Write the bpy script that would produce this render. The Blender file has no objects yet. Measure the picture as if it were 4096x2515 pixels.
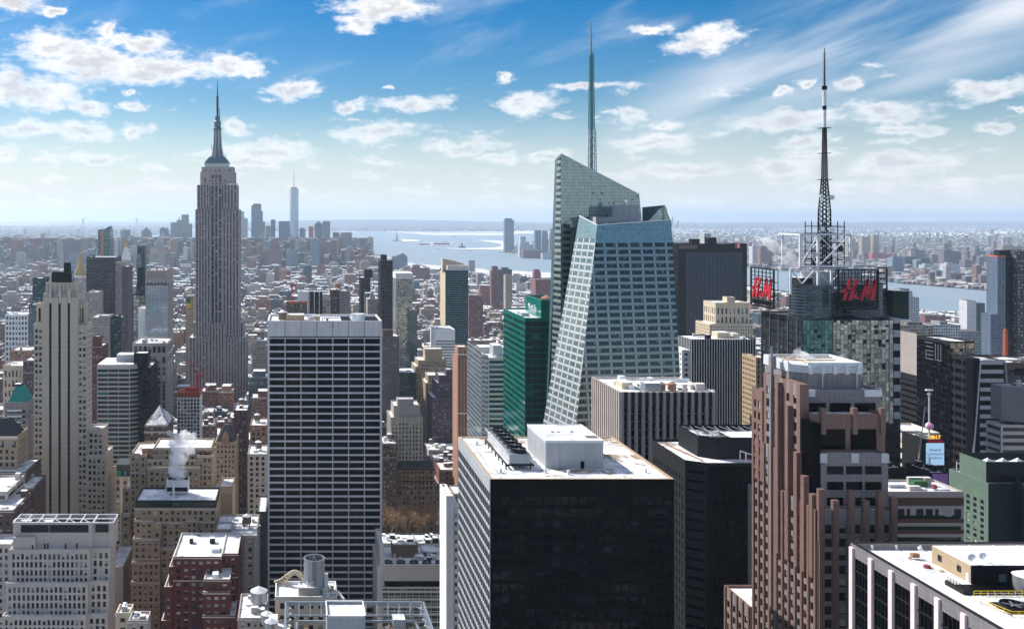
import bpy, math, random
import numpy as np
from mathutils import Matrix, Vector
R = math.radians
scene = bpy.context.scene
COL = scene.collection

# ------------------------------------------------------------------ camera
F, CX, CY, H = 3790.0, 1180.0, 868.0, 262.0      # focal length and principal point of the photograph, eye height
cam_d = bpy.data.cameras.new('camera'); cam = bpy.data.objects.new('camera', cam_d); COL.objects.link(cam)
cam.location = (0, 0, H); cam.rotation_euler = (R(90), 0, 0)
cam_d.sensor_width = 36; cam_d.lens = F/4096*36
cam_d.shift_x = (2048-CX)/4096; cam_d.shift_y = -(1257.5-CY)/4096
cam_d.clip_start = 1; cam_d.clip_end = 200000
scene.camera = cam
def PX(px, Y): return (px-CX)/F*Y
def PZ(py, Y): return H-(py-CY)/F*Y
def GY(py): return H*F/(py-CY)                      # distance of the ground seen at row py

# ------------------------------------------------------------------ light
scene.view_settings.view_transform = 'Standard'
scene.view_settings.look = 'None'
scene.view_settings.exposure = 0.40
scene.view_settings.gamma = 1
scene.view_settings.use_curve_mapping = False
SUN_AZ, SUN_EL = -49.0, 42.0                        # left of the view direction, above the horizon
sd = bpy.data.lights.new('sun', 'SUN'); sun = bpy.data.objects.new('sun', sd); COL.objects.link(sun)
sd.energy = 5.0; sd.angle = R(0.53); sd.color = (1, .955, .88)
sv = Vector((math.sin(R(SUN_AZ))*math.cos(R(SUN_EL)), math.cos(R(SUN_AZ))*math.cos(R(SUN_EL)), math.sin(R(SUN_EL))))
sun.rotation_euler = (-sv).to_track_quat('-Z', 'Y').to_euler(); sun.location = (-400, 400, 700)

class NT:
    """small helper to write node trees"""
    def __init__(s, tree): s.t = tree; s.n = tree.nodes; s.l = tree.links
    def node(s, typ, props=None, **ins):
        n = s.n.new(typ)
        for k, v in (props or {}).items(): setattr(n, k, v)
        for k, v in ins.items():
            key = int(k[1:]) if k[0] == '_' and k[1:].isdigit() else k.replace('_', ' ')
            s.set(n.inputs[key], v)
        return n
    def set(s, sock, v):
        if isinstance(v, bpy.types.NodeSocket): s.l.new(v, sock)
        elif isinstance(v, bpy.types.Node): s.l.new(v.outputs[0], sock)
        elif isinstance(v, (tuple, list)):
            sock.default_value = tuple(v)+(1,)*(len(sock.default_value)-len(v)) if sock.type == 'RGBA' else v
        else: sock.default_value = v
    def m(s, op, a, b=0.0, c=None, clamp=False):
        n = s.n.new('ShaderNodeMath'); n.operation = op; n.use_clamp = clamp
        s.set(n.inputs[0], a); s.set(n.inputs[1], b)
        if c is not None: s.set(n.inputs[2], c)
        return n.outputs[0]
    def vm(s, op, a, b=(0, 0, 0)):
        n = s.n.new('ShaderNodeVectorMath'); n.operation = op; s.set(n.inputs[0], a); s.set(n.inputs[1], b)
        return n.outputs['Value'] if op == 'LENGTH' else n.outputs[0]
    def mix(s, f, a, b, blend='MIX'):
        n = s.n.new('ShaderNodeMix'); n.data_type = 'RGBA'; n.blend_type = blend; n.clamp_factor = True
        s.set(n.inputs[0], f); s.set(n.inputs[6], a); s.set(n.inputs[7], b); return n.outputs[2]
    def ramp(s, v, a, b, lo=0.0, hi=1.0):
        n = s.n.new('ShaderNodeMapRange'); n.interpolation_type = 'SMOOTHSTEP'
        s.set(n.inputs[0], v); s.set(n.inputs[1], a); s.set(n.inputs[2], b); s.set(n.inputs[3], lo); s.set(n.inputs[4], hi)
        return n.outputs[0]
    def noise(s, vec, scale, detail=3, rough=.55, dist=0.0):
        n = s.n.new('ShaderNodeTexNoise'); s.set(n.inputs['Vector'], vec); n.inputs['Scale'].default_value = scale
        n.inputs['Detail'].default_value = detail; n.inputs['Roughness'].default_value = rough
        n.inputs['Distortion'].default_value = dist; return n.outputs[0]

# ------------------------------------------------------------------ sky with clouds (in direction space, extra cover added out of view)
world = bpy.data.worlds.new('World'); scene.world = world; world.use_nodes = True
world.node_tree.nodes.clear(); W = NT(world.node_tree)
geo = W.node('ShaderNodeTexCoord'); d = geo.outputs['Generated']
sky = W.node('ShaderNodeTexSky', dict(sky_type='NISHITA', sun_disc=False, sun_elevation=R(SUN_EL),
      sun_rotation=R(SUN_AZ), altitude=250, air_density=1.0, dust_density=.6, ozone_density=2.2))
hs = W.node('ShaderNodeHueSaturation', None, Color=sky, Hue=.504, Saturation=1.72, Value=.74)
sep = W.node('ShaderNodeSeparateXYZ', None, Vector=d)
az = W.m('ARCTAN2', sep.outputs[0], sep.outputs[1])
el = W.m('ARCSINE', sep.outputs[2])
ae = W.node('ShaderNodeCombineXYZ', None, X=az, Y=el, Z=0.0).outputs[0]
def cl(c, o=0, k=.8315): return [(o+k*a, k*b, k*rx, k*ry) for a, b, rx, ry in c]
CLOUDS = cl([(250,235,200,85),(430,290,260,105),(750,325,350,72),(1100,315,180,55),(1230,345,70,25),(20,410,150,95),(190,450,230,85),(430,510,100,40),
 (510,145,75,45),(660,210,180,38),(60,30,130,42),(240,60,60,20),(1850,35,250,60),(1730,110,100,45),(1410,435,135,42),(640,503,80,26),(655,430,52,20),(120,620,220,40),(400,630,150,52),(640,632,95,42),
 (1960,500,220,38),(1690,510,80,30),(1810,635,215,48),(1125,610,100,45),(1270,730,240,58),(1200,790,160,35),(2230,700,200,40),(2400,755,130,26),(2405,378,40,26),(30,740,80,55),(470,760,150,28),(740,800,110,22),(1840,408,45,12)]) \
 + cl([(60,500,160,52),(930,192,200,55),(660,140,110,26),(380,418,230,17),(700,690,210,50),(1300,580,330,46),(1800,545,230,58),(1900,628,170,28),(1420,680,120,38),
 (1600,408,65,38),(1410,405,72,24),(1290,455,60,22),(2300,440,250,55),(2330,610,95,30),(830,820,230,42),(1320,800,190,60),(1850,800,260,52),(140,750,85,32),(2420,530,60,18),(570,540,50,40),(720,610,90,30)], 2048)
warp = W.node('ShaderNodeTexNoise', None, Vector=ae, Scale=26.0, Detail=5.0, Roughness=.6)
wv = W.vm('MULTIPLY', W.vm('SUBTRACT', warp.outputs['Color'], (.5, .5, .5)), (.06, .028, 0))
aw = W.vm('ADD', ae, wv)
dens = None
for (px, py, rx, ry) in CLOUDS:
    A = math.atan((px-CX)/F); E = math.atan((CY-py)/F*math.cos(A))
    k = math.cos(A)
    q = W.vm('LENGTH', W.vm('MULTIPLY', W.vm('SUBTRACT', aw, (A, E, 0)), (F/(rx*k*k*1.15), F/(ry*k*1.2), 0)))
    q = W.m('SUBTRACT', 1.0, q)
    dens = q if dens is None else W.m('SMOOTH_MAX', dens, q, .18)
sv2 = W.vm('MULTIPLY', ae, (1, 2.4, 1))
fbm = W.noise(sv2, 42, 8, .62)
fb2 = W.noise(W.vm('MULTIPLY', ae, (1, 3.2, 1)), 17, 7, .6)
# small fair-weather clouds towards the horizon; unseen ones added overhead to brighten ambient light
low = W.m('MULTIPLY', W.m('MAXIMUM', W.ramp(el, .30, .02), W.ramp(el, .26, .42, 0.0, 1.15)), W.ramp(el, -.02, .015))
gen = W.m('ADD', W.m('MULTIPLY', W.m('SUBTRACT', fb2, .56), 4.0), W.m('MULTIPLY', low, .12))
gen = W.m('ADD', gen, W.m('MULTIPLY', W.m('SUBTRACT', low, 1.0), 1.2))
dd = W.m('MAXIMUM', dens, gen)
dd = W.m('ADD', dd, W.m('MULTIPLY', W.m('SUBTRACT', fbm, .5), 1.75)); dd = W.m('ADD', dd, .08)
alpha = W.m('MULTIPLY', W.ramp(dd, -.03, .72), W.ramp(el, .0, .20, .55, 1.0))
thick = W.ramp(W.m('ADD', dd, W.m('MULTIPLY', W.m('SUBTRACT', W.noise(aw, 30, 5), .5), 1.6)), .42, 1.15)
ccol = W.mix(W.m('MULTIPLY', thick, .8), (8.3, 8.3, 8.4), (4.7, 4.8, 5.2))
# thin streaks of high cloud
rot = W.node('ShaderNodeMapping', None, Vector=ae, Rotation=(0, 0, R(-17)))
rs = W.vm('MULTIPLY', rot, (1.6, 9, 1))
ci = W.noise(rs, 2.4, 6, .5, .3)
cmask = W.vm('LENGTH', W.vm('MULTIPLY', W.vm('SUBTRACT', rot, tuple(Matrix.Rotation(R(-17), 3, 'Z') @ Vector((math.atan(2500/F), .172, 0)))), (1/.30, 1/.075, 0)))
cirrus = W.m('MULTIPLY', W.ramp(ci, .34, .72), W.ramp(cmask, 1.15, .25))
veil = W.m('MULTIPLY', W.ramp(W.noise(W.vm('MULTIPLY', rot, (3, 10, 1)), 2.0, 6, .55, .3), .50, .80), W.ramp(el, .05, .16, 0.0, .38))
thin = W.m('MAXIMUM', W.m('MULTIPLY', cirrus, .88), veil)
base = W.mix(thin, hs, (7.4, 7.6, 8.0))
# whitening towards the horizon seen through the thick low air
base = W.mix(W.ramp(el, .125, -.012, 0, .92), base, (6.5, 6.85, 7.3))
final = W.mix(alpha, base, ccol)
bg = W.node('ShaderNodeBackground', None, Color=final, Strength=.1)
wo = W.node('ShaderNodeOutputWorld', None, Surface=bg)
scene.cycles.volume_bounces = 6
world.cycles.sampling_method = 'MANUAL'; world.cycles.sample_map_resolution = 512

# ------------------------------------------------------------------ mesh builder
class MB:
    def __init__(s): s.P = []          # (verts (n,k,3), uv (n,k,2) or None, mat, rnd (n,) or None, col (n,4), par (n,4))
    def polys(s, V, UV=None, mat=0, rnd=None, col=None, par=None):
        if isinstance(V, list) and len(V) and np.ndim(V[0][0]) == 1 and len({len(q) for q in V}) > 1:
            for q in V: s.polys([q], None, mat, rnd, col, par)
            return s
        V = np.asarray(V, float)
        if V.ndim == 2: V = V[None]
        if len(V) == 0: return s
        n, k = V.shape[:2]
        if UV is None:
            UV = np.zeros((n, k, 2))
            nrm = np.abs(np.cross(V[:, 1]-V[:, 0], V[:, 2]-V[:, 0])); ax = nrm.argmax(1)
            for a, (i, j) in enumerate(((1, 2), (0, 2), (0, 1))):
                msk = ax == a; UV[msk, :, 0] = V[msk][:, :, i]; UV[msk, :, 1] = V[msk][:, :, j]
        f = lambda q, w: None if q is None else np.broadcast_to(np.asarray(q, float), (n, w) if w else (n,))
        s.P.append((V, np.asarray(UV, float), mat, f(rnd, 0), f(col, 4), f(par, 4))); return s
    def box(s, x0, x1, y0, y1, z0, z1, mat=0, top=None, skip='', **k):
        p = lambda a, b, c: ((x0, x1)[a], (y0, y1)[b], (z0, z1)[c])
        fs = dict(F=[p(0,0,0),p(1,0,0),p(1,0,1),p(0,0,1)], K=[p(1,1,0),p(0,1,0),p(0,1,1),p(1,1,1)], L=[p(0,1,0),p(0,0,0),p(0,0,1),p(0,1,1)],
                  R=[p(1,0,0),p(1,1,0),p(1,1,1),p(1,0,1)], T=[p(0,0,1),p(1,0,1),p(1,1,1),p(0,1,1)], B=[p(0,1,0),p(1,1,0),p(1,0,0),p(0,0,0)])
        s.polys([v for q, v in fs.items() if q not in skip and not (q == 'T' and top is not None)], mat=mat, **k)
        if top is not None and 'T' not in skip: s.polys([fs['T']], mat=top, **k)
        return s
    def prism(s, pts, z0, z1, mat=0, top=None, cap=True):
        """upright prism over a counter-clockwise outline"""
        n = len(pts)
        s.polys([[(*pts[i], z0), (*pts[(i+1) % n], z0), (*pts[(i+1) % n], z1), (*pts[i], z1)] for i in range(n)], mat=mat)
        if cap: s.polys([[(*p, z1) for p in pts]], mat=mat if top is None else top)
        return s
    def tube(s, p, q, r, n=6, r2=None, mat=0, cap=True):
        p, q = np.array(p, float), np.array(q, float); r2 = r if r2 is None else r2
        a = q-p; a /= np.linalg.norm(a)+1e-9
        u = np.cross(a, (0, 0, 1.) if abs(a[2]) < .9 else (1., 0, 0)); u /= np.linalg.norm(u); v = np.cross(a, u)
        t = np.arange(n)*2*math.pi/n; c = np.outer(np.cos(t), u)+np.outer(np.sin(t), v)
        A, B = p+c*r, q+c*r2; j = (np.arange(n)+1) % n
        s.polys(np.stack([A, A[j], B[j], B], 1)[:, ::-1], mat=mat)
        if cap and r2 > 1e-3: s.polys(B[::-1][None], mat=mat); 
        if cap: s.polys(A[None], mat=mat)
        return s
    def beam(s, p, q, w, h=None, mat=0):
        h = h or w; p, q = np.array(p, float), np.array(q, float); a = q-p; a /= np.linalg.norm(a)+1e-9
        u = np.cross(a, (0, 0, 1.) if abs(a[2]) < .95 else (0, 1., 0)); u /= np.linalg.norm(u); v = np.cross(u, a)
        c = np.array([-u*w/2-v*h/2, u*w/2-v*h/2, u*w/2+v*h/2, -u*w/2+v*h/2]); A, B = p+c, q+c; j = [1, 2, 3, 0]
        s.polys(np.stack([A, A[j], B[j], B], 1), mat=mat); s.polys([A[::-1], B], mat=mat); return s
    def lathe(s, cx, cy, prof, n=16, mat=0):
        t = np.arange(n)*2*math.pi/n; c = np.stack([np.cos(t), np.sin(t), 0*t], 1); j = (np.arange(n)+1) % n
        for (r0, z0), (r1, z1) in zip(prof, prof[1:]):
            A = c*r0+(cx, cy, z0); B = c*r1+(cx, cy, z1)
            if r0 < 1e-4: s.polys(np.stack([A, B[j], B], 1), mat=mat)
            elif r1 < 1e-4: s.polys(np.stack([A, A[j], B], 1), mat=mat)
            else: s.polys(np.stack([A, A[j], B[j], B], 1), mat=mat)
        return s
    def hip(s, x0, x1, y0, y1, z0, z1, inset, mat=0):
        a = [(x0,y0,z0),(x1,y0,z0),(x1,y1,z0),(x0,y1,z0)]
        cx, cy = (x0+x1)/2, (y0+y1)/2; hx, hy = (x1-x0)/2*(1-inset), (y1-y0)/2*(1-inset)
        b = [(cx-hx,cy-hy,z1),(cx+hx,cy-hy,z1),(cx+hx,cy+hy,z1),(cx-hx,cy+hy,z1)]
        s.polys([[a[i], a[(i+1) % 4], b[(i+1) % 4], b[i]] for i in range(4)], mat=mat)
        if inset < .999: s.polys([b], mat=mat)
        return s
    def mesh(s, name, mats, o=(0, 0, 0)):
        me = bpy.data.meshes.new(name)
        if not s.P: return me
        nv = sum(V.shape[0]*V.shape[1] for V, *_ in s.P)
        co = np.concatenate([V.reshape(-1, 3) for V, *_ in s.P])-np.array(o, float)
        uv = np.concatenate([U.reshape(-1, 2) for _, U, *_ in s.P])
        sz = np.concatenate([np.full(V.shape[0], V.shape[1]) for V, *_ in s.P])
        mi = np.concatenate([np.full(V.shape[0], m) for V, _, m, *_ in s.P])
        me.vertices.add(nv); me.vertices.foreach_set('co', co.ravel())
        me.loops.add(nv); me.loops.foreach_set('vertex_index', np.arange(nv))
        me.polygons.add(len(sz)); me.polygons.foreach_set('loop_start', np.concatenate([[0], np.cumsum(sz)[:-1]]))
        me.polygons.foreach_set('material_index', mi)
        l = me.uv_layers.new(name='UVMap'); l.data.foreach_set('uv', uv.ravel())
        for idx, nm, w in ((3, 'rnd', 1), (4, 'col', 4), (5, 'par', 4)):
            if any(p[idx] is not None for p in s.P):
                arr = np.concatenate([(p[idx] if p[idx] is not None else np.zeros((p[0].shape[0], w) if w > 1 else p[0].shape[0])) for p in s.P])
                at = me.attributes.new(nm, 'FLOAT' if w == 1 else 'FLOAT_COLOR', 'FACE')
                at.data.foreach_set('value' if w == 1 else 'color', arr.ravel())
        for m in mats: me.materials.append(m)
        me.update(); return me
    def ok(s): return bool(s.P)

def thing(name, label, cat, loc=(0, 0, 0), group=None):
    o = bpy.data.objects.new(name, None); COL.objects.link(o); o.location = loc
    o.empty_display_size = 5; o['label'] = label; o['category'] = cat
    if group: o['group'] = group
    return o
def part(name, mb, mats, parent=None, label=None, kind=None, cat=None, group=None, loc=None):
    """one mesh object; coordinates in mb are world coordinates unless loc is given"""
    mats = mats if isinstance(mats, (list, tuple)) else [mats]
    base = Vector((0, 0, 0)); q = parent
    while q is not None: base += q.location; q = q.parent
    me = mb.mesh(name, mats, base if loc is None else (0, 0, 0))
    o = bpy.data.objects.new(name, me); COL.objects.link(o); o.parent = parent
    if loc is not None: o.location = Vector(loc)-base
    if label: o['label'] = label
    if kind: o['kind'] = kind
    if cat: o['category'] = cat
    if group: o['group'] = group
    return o
def copy_tree(o, parent=None):
    c = o.copy(); COL.objects.link(c); c.parent = parent
    for ch in o.children: copy_tree(ch, c)
    return c

# ------------------------------------------------------------------ materials
def newmat(name):
    m = bpy.data.materials.new(name); m.use_nodes = True; m.node_tree.nodes.clear(); t = NT(m.node_tree)
    b = t.node('ShaderNodeBsdfPrincipled'); t.node('ShaderNodeOutputMaterial', None, Surface=b); return m, t, b
def wall(name, c, rough=.85, var=.28, joints=None, metal=0.0, streak=.22, spec=.3, jd=.6):
    m, t, b = newmat(name); g = t.node('ShaderNodeNewGeometry'); p = g.outputs['Position']
    n1 = t.noise(p, .12, 4); n2 = t.noise(t.vm('MULTIPLY', p, (1, 1, .06)), .9, 3); n3 = t.noise(p, 1.8, 2)
    k = t.m('ADD', 1-var/2-streak/2-.06, t.m('ADD', t.m('MULTIPLY', n1, var), t.m('ADD', t.m('MULTIPLY', n2, streak), t.m('MULTIPLY', n3, .12))))
    col = t.mix(1.0, c, t.node('ShaderNodeCombineXYZ', None, X=k, Y=k, Z=k).outputs[0], 'MULTIPLY')
    if joints:
        uvn = t.node('ShaderNodeUVMap'); w, h = joints
        br = t.node('ShaderNodeTexBrick', dict(offset=0.0), Vector=uvn, Color1=(1, 1, 1), Color2=(.86, .86, .87), Mortar=(jd, jd, jd), Scale=1.0,
                    Mortar_Size=.05, Mortar_Smooth=.1, Bias=0.0, Brick_Width=w, Row_Height=h)
        col = t.mix(1.0, col, br.outputs[0], 'MULTIPLY')
    t.set(b.inputs['Base Color'], col); b.inputs['Roughness'].default_value = rough
    b.inputs['Metallic'].default_value = metal; b.inputs['Specular IOR Level'].default_value = spec
    return m
def glass(name, c, blind=(.5, .5, .47), pb=.25, rough=.06, metal=0.0, bump=.0, spec=.5, var=.5, mull=None):
    """window glass: a tone of its own per pane and, on some panes, a blind drawn part of the way down"""
    m, t, b = newmat(name)
    at = t.node('ShaderNodeAttribute', dict(attribute_name='rnd')).outputs['Fac']; oi = t.node('ShaderNodeObjectInfo').outputs['Random']
    r = t.m('FRACT', t.m('MULTIPLY', t.m('ADD', at, oi), 7.31)); r2 = t.m('FRACT', t.m('MULTIPLY', r, 13.7)); r3 = t.m('FRACT', t.m('MULTIPLY', r, 41.3))
    uvn = t.node('ShaderNodeUVMap'); sp = t.node('ShaderNodeSeparateXYZ', None, Vector=uvn)
    k = t.m('ADD', 1-var/2, t.m('MULTIPLY', r3, var))
    col = t.mix(1.0, c, t.node('ShaderNodeCombineXYZ', None, X=k, Y=k, Z=k).outputs[0], 'MULTIPLY')
    isb = t.m('MULTIPLY', t.m('LESS_THAN', r, pb), t.m('GREATER_THAN', sp.outputs[1], t.m('SUBTRACT', 1.0, t.m('ADD', .25, t.m('MULTIPLY', r2, .75)))))
    bc = t.mix(r3, blind, tuple(x*.45 for x in blind))
    col = t.mix(isb, col, bc)
    if mull:
        nu, nv, wd, mc = mull
        fu = t.m('ABSOLUTE', t.m('SUBTRACT', t.m('FRACT', t.m('MULTIPLY', sp.outputs[0], nu)), .5)); fv = t.m('ABSOLUTE', t.m('SUBTRACT', t.m('FRACT', t.m('MULTIPLY', sp.outputs[1], nv)), .5))
        mk = t.m('GREATER_THAN', t.m('MAXIMUM', fu if nu > 1 else 0.0, fv if nv > 1 else 0.0), .5-wd)
        col = t.mix(mk, col, mc)
    t.set(b.inputs['Base Color'], col); b.inputs['Roughness'].default_value = rough; b.inputs['Metallic'].default_value = metal
    b.inputs['Specular IOR Level'].default_value = spec
    if bump:
        g = t.node('ShaderNodeNewGeometry')
        wv = t.noise(t.vm('ADD', g.outputs['Position'], t.vm('MULTIPLY', (37, 11, 23), t.node('ShaderNodeCombineXYZ', None, X=r, Y=r, Z=r).outputs[0])), .28, 2)
        bn = t.node('ShaderNodeBump', None, Height=wv, Strength=1.0, Distance=bump); t.set(b.inputs['Normal'], bn)
    return m
def snowmat(name, roof=(.16, .14, .12), cover=.62, scale=.07):
    m, t, b = newmat(name); g = t.node('ShaderNodeNewGeometry'); p = g.outputs['Position']
    n = t.m('ADD', t.m('MULTIPLY', t.noise(p, scale, 6, .6, .6), .75), t.m('MULTIPLY', t.noise(p, scale*9, 4, .6), .25))
    f = t.ramp(n, .66-.38*cover-.03, .66-.38*cover+.035); up = t.ramp(t.node('ShaderNodeSeparateXYZ', None, Vector=g.outputs['Normal']).outputs[2], .15, .5)
    tr = t.noise(p, scale*3, 3)
    dk = t.mix(tr, roof, tuple(x*1.9 for x in roof)); sn = t.mix(t.ramp(t.m('ADD', t.m('MULTIPLY', t.noise(p, .11, 5, .6, .8), .7), t.m('MULTIPLY', t.noise(t.vm('MULTIPLY', p, (3, .3, 1)), .5, 3), .3)), .38, .58), (.50, .51, .54), (.86, .87, .88))
    t.set(b.inputs['Base Color'], t.mix(t.m('MULTIPLY', f, up), dk, sn)); b.inputs['Roughness'].default_value = .8; b.inputs['Specular IOR Level'].default_value = .2
    return m
M = {}
M['snow'] = snowmat('snow_roof', cover=.68); M['snow_thin'] = snowmat('thin_snow_roof', (.26, .20, .13), .50, .055); M['snow_full'] = snowmat('fresh_snow', (.45, .42, .38), .86)
M['roof_dark'] = snowmat('dark_roof', (.05, .05, .055), .34, .09)
M['limestone'] = wall('limestone', (.44, .38, .29)); M['limestone2'] = wall('shaft_limestone', (.54, .47, .375), var=.1)
M['esb'] = wall('grey_limestone', (.40, .35, .335), streak=.3); M['concrete'] = wall('grey_concrete', (.52, .47, .43), streak=.35)
M['travertine'] = wall('travertine', (.72, .70, .70), joints=(1.5, 50), jd=.88, streak=.12, var=.1); M['white'] = wall('white_paint', (.78, .78, .77), streak=.1)
M['tan'] = wall('tan_brick', (.42, .315, .205)); M['red'] = wall('dark_red_brick', (.14, .04, .036)); M['brown'] = wall('brown_brick', (.13, .085, .07))
M['orange'] = wall('orange_brick', (.34, .185, .12)); M['buff'] = wall('buff_stone', (.58, .48, .35)); M['pink'] = wall('pink_granite', (.225, .135, .11), joints=(1.5, 3.9), rough=.5, jd=.5)
M['ggran'] = wall('grey_granite', (.25, .235, .24), joints=(1.5, 2), rough=.5, jd=.5); M['silver'] = wall('silver_metal', (.42, .44, .46), rough=.35, metal=.6, streak=.1)
M['black'] = wall('black_metal', (.004, .004, .005), rough=.5, streak=.05, spec=.06); M['dark'] = wall('dark_grey_metal', (.022, .022, .024), rough=.6, spec=.1)
M['steel'] = wall('white_steel', (.7, .72, .74), rough=.4, streak=.1); M['mech'] = wall('grey_metal_siding', (.44, .46, .48), rough=.5, joints=(1.0, 60), jd=.85, streak=.1)
M['copper'] = wall('green_copper', (.02, .27, .25), joints=(1.2, 60), jd=.7); M['slate'] = wall('dark_slate', (.045, .05, .055)); M['gold'] = wall('gilded_tile', (.62, .38, .09), rough=.35, metal=.75, streak=.1)
M['wood'] = wall('weathered_wood', (.17, .12, .085)); M['redsteel'] = wall('red_steel', (.55, .03, .025), rough=.5); M['orangepaint'] = wall('orange_paint', (.5, .13, .06))
M['yellow'] = wall('yellow_paint', (.75, .52, .03)); M['granite'] = wall('banded_brown_stone', (.10, .045, .032), streak=.1); M['greystone'] = wall('grey_stone', (.38, .335, .31))
M['purple'] = wall('purple_brown_brick', (.085, .055, .075)); M['greenpanel'] = wall('green_panel', (.15, .215, .17), joints=(1.2, 1.2), jd=.8, rough=.5); M['greendark'] = wall('dark_green_panel', (.012, .026, .021), joints=(1.2, 1.2), jd=.8, rough=.6, spec=.1)
M['teal'] = wall('teal_metal', (.10, .27, .29), rough=.35, metal=.3); M['pierlight'] = wall('pale_granite_pier', (.52, .46, .42)); M['bandlight'] = wall('pale_stone_band', (.60, .56, .50), streak=.1)
M['stripe'] = wall('light_column_cladding', (.78, .66, .66), streak=.1); M['silverblue'] = wall('ribbed_metal', (.30, .33, .36), rough=.35, metal=.4)
M['g_dark'] = glass('dark_window_glass', (.012, .014, .018)); M['g_black'] = glass('black_window_glass', (.002, .002, .003), pb=.16, blind=(.02, .025, .04), bump=.05, spec=.1)
M['g_res'] = glass('sash_window_glass', (.02, .022, .026), pb=.55, blind=(.66, .63, .56), mull=(1, 2, .03, (.05, .05, .05)))
M['g_band'] = glass('strip_window_glass', (.002, .002, .003), pb=.04, blind=(.03, .03, .03), spec=.06, bump=.02)
M['g_green'] = glass('green_window_glass', (.002, .030, .026), pb=.14, blind=(.02, .20, .17), bump=.02, spec=.25); M['g_green2'] = glass('green_glass_panel', (.0, .17, .13), pb=0, var=.25, bump=.03)
M['g_teal'] = glass('teal_window_glass', (.01, .05, .055), pb=.2, blind=(.12, .32, .31), bump=.02); M['g_blue'] = glass('blue_mirror_glass', (.36, .46, .60), metal=.6, pb=0, var=.2)
M['g_mirror'] = glass('wavy_mirror_glass', (.34, .37, .34), metal=.85, pb=.12, blind=(.04, .05, .05), var=.9, bump=.35); M['g_mirrordark'] = glass('dark_mirror_glass', (.05, .07, .08), metal=.5, pb=.1, blind=(.01, .012, .015), var=.9, bump=.25)
M['g_boa'] = glass('vision_glass', (.02, .03, .034), metal=.15, pb=.18, blind=(.16, .18, .18), bump=.03); M['g_boas'] = glass('fritted_glass_panel', (.37, .41, .39), metal=.35, pb=0, var=.12, rough=.18)
M['g_boat'] = glass('clear_screen_glass', (.38, .48, .46), metal=.45, pb=.05, blind=(.25, .38, .40), var=.22, bump=.05)
M['g_mirrorb'] = glass('amber_mirror_glass', (.42, .34, .25), metal=.85, pb=.06, blind=(.03, .03, .03), var=.9, bump=.4); M['g_teal2'] = glass('teal_mirror_glass', (.09, .22, .21), metal=.8, pb=.06, blind=(.01, .02, .02), var=.8, bump=.3)
M['tealdark'] = wall('weathered_nickel', (.10, .17, .20), rough=.4, metal=.5); M['snowslate'] = snowmat('snowy_slate_roof', (.11,.11,.13), .5); M['redorange'] = wall('red_netting', (.42, .07, .03)); M['greenmach'] = wall('green_machinery', (.04, .13, .05)); M['g_esb'] = glass('office_sash_glass', (.03, .035, .045), pb=.35, blind=(.42, .42, .45)); M['g_glzgreen'] = glass('olive_window_glass', (.03, .05, .04), pb=.35, blind=(.20,.27,.2), mull=(2, 1, .05, (.25,.25,.2)))
M['boabase'] = wall('dark_teal_mullion', (.05, .12, .13), rough=.4, metal=.3); M['g_boav2'] = glass('vision_glass_painted_sun', (.16, .21, .22), metal=.2, pb=.2, blind=(.4, .42, .4)); M['g_boas2'] = glass('fritted_panel_painted_sun', (.60, .63, .62), metal=.1, pb=0, var=.1, rough=.2); M['redpack'] = wall('faded_red_cover', (.22, .05, .05)); M['navy'] = wall('blue_grey_mullion', (.12, .15, .21), rough=.4); M['snow_patchy'] = snowmat('windblown_snow_roof', (.22, .16, .10), .57, .05)  # includes paler copies of the vision and fritted glass, sunlight in their colour
M['g_pale'] = glass('pale_window_glass', (.12, .17, .22), metal=.3, pb=.2, blind=(.4, .45, .5))
HAZE = 4.1e-5
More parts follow.
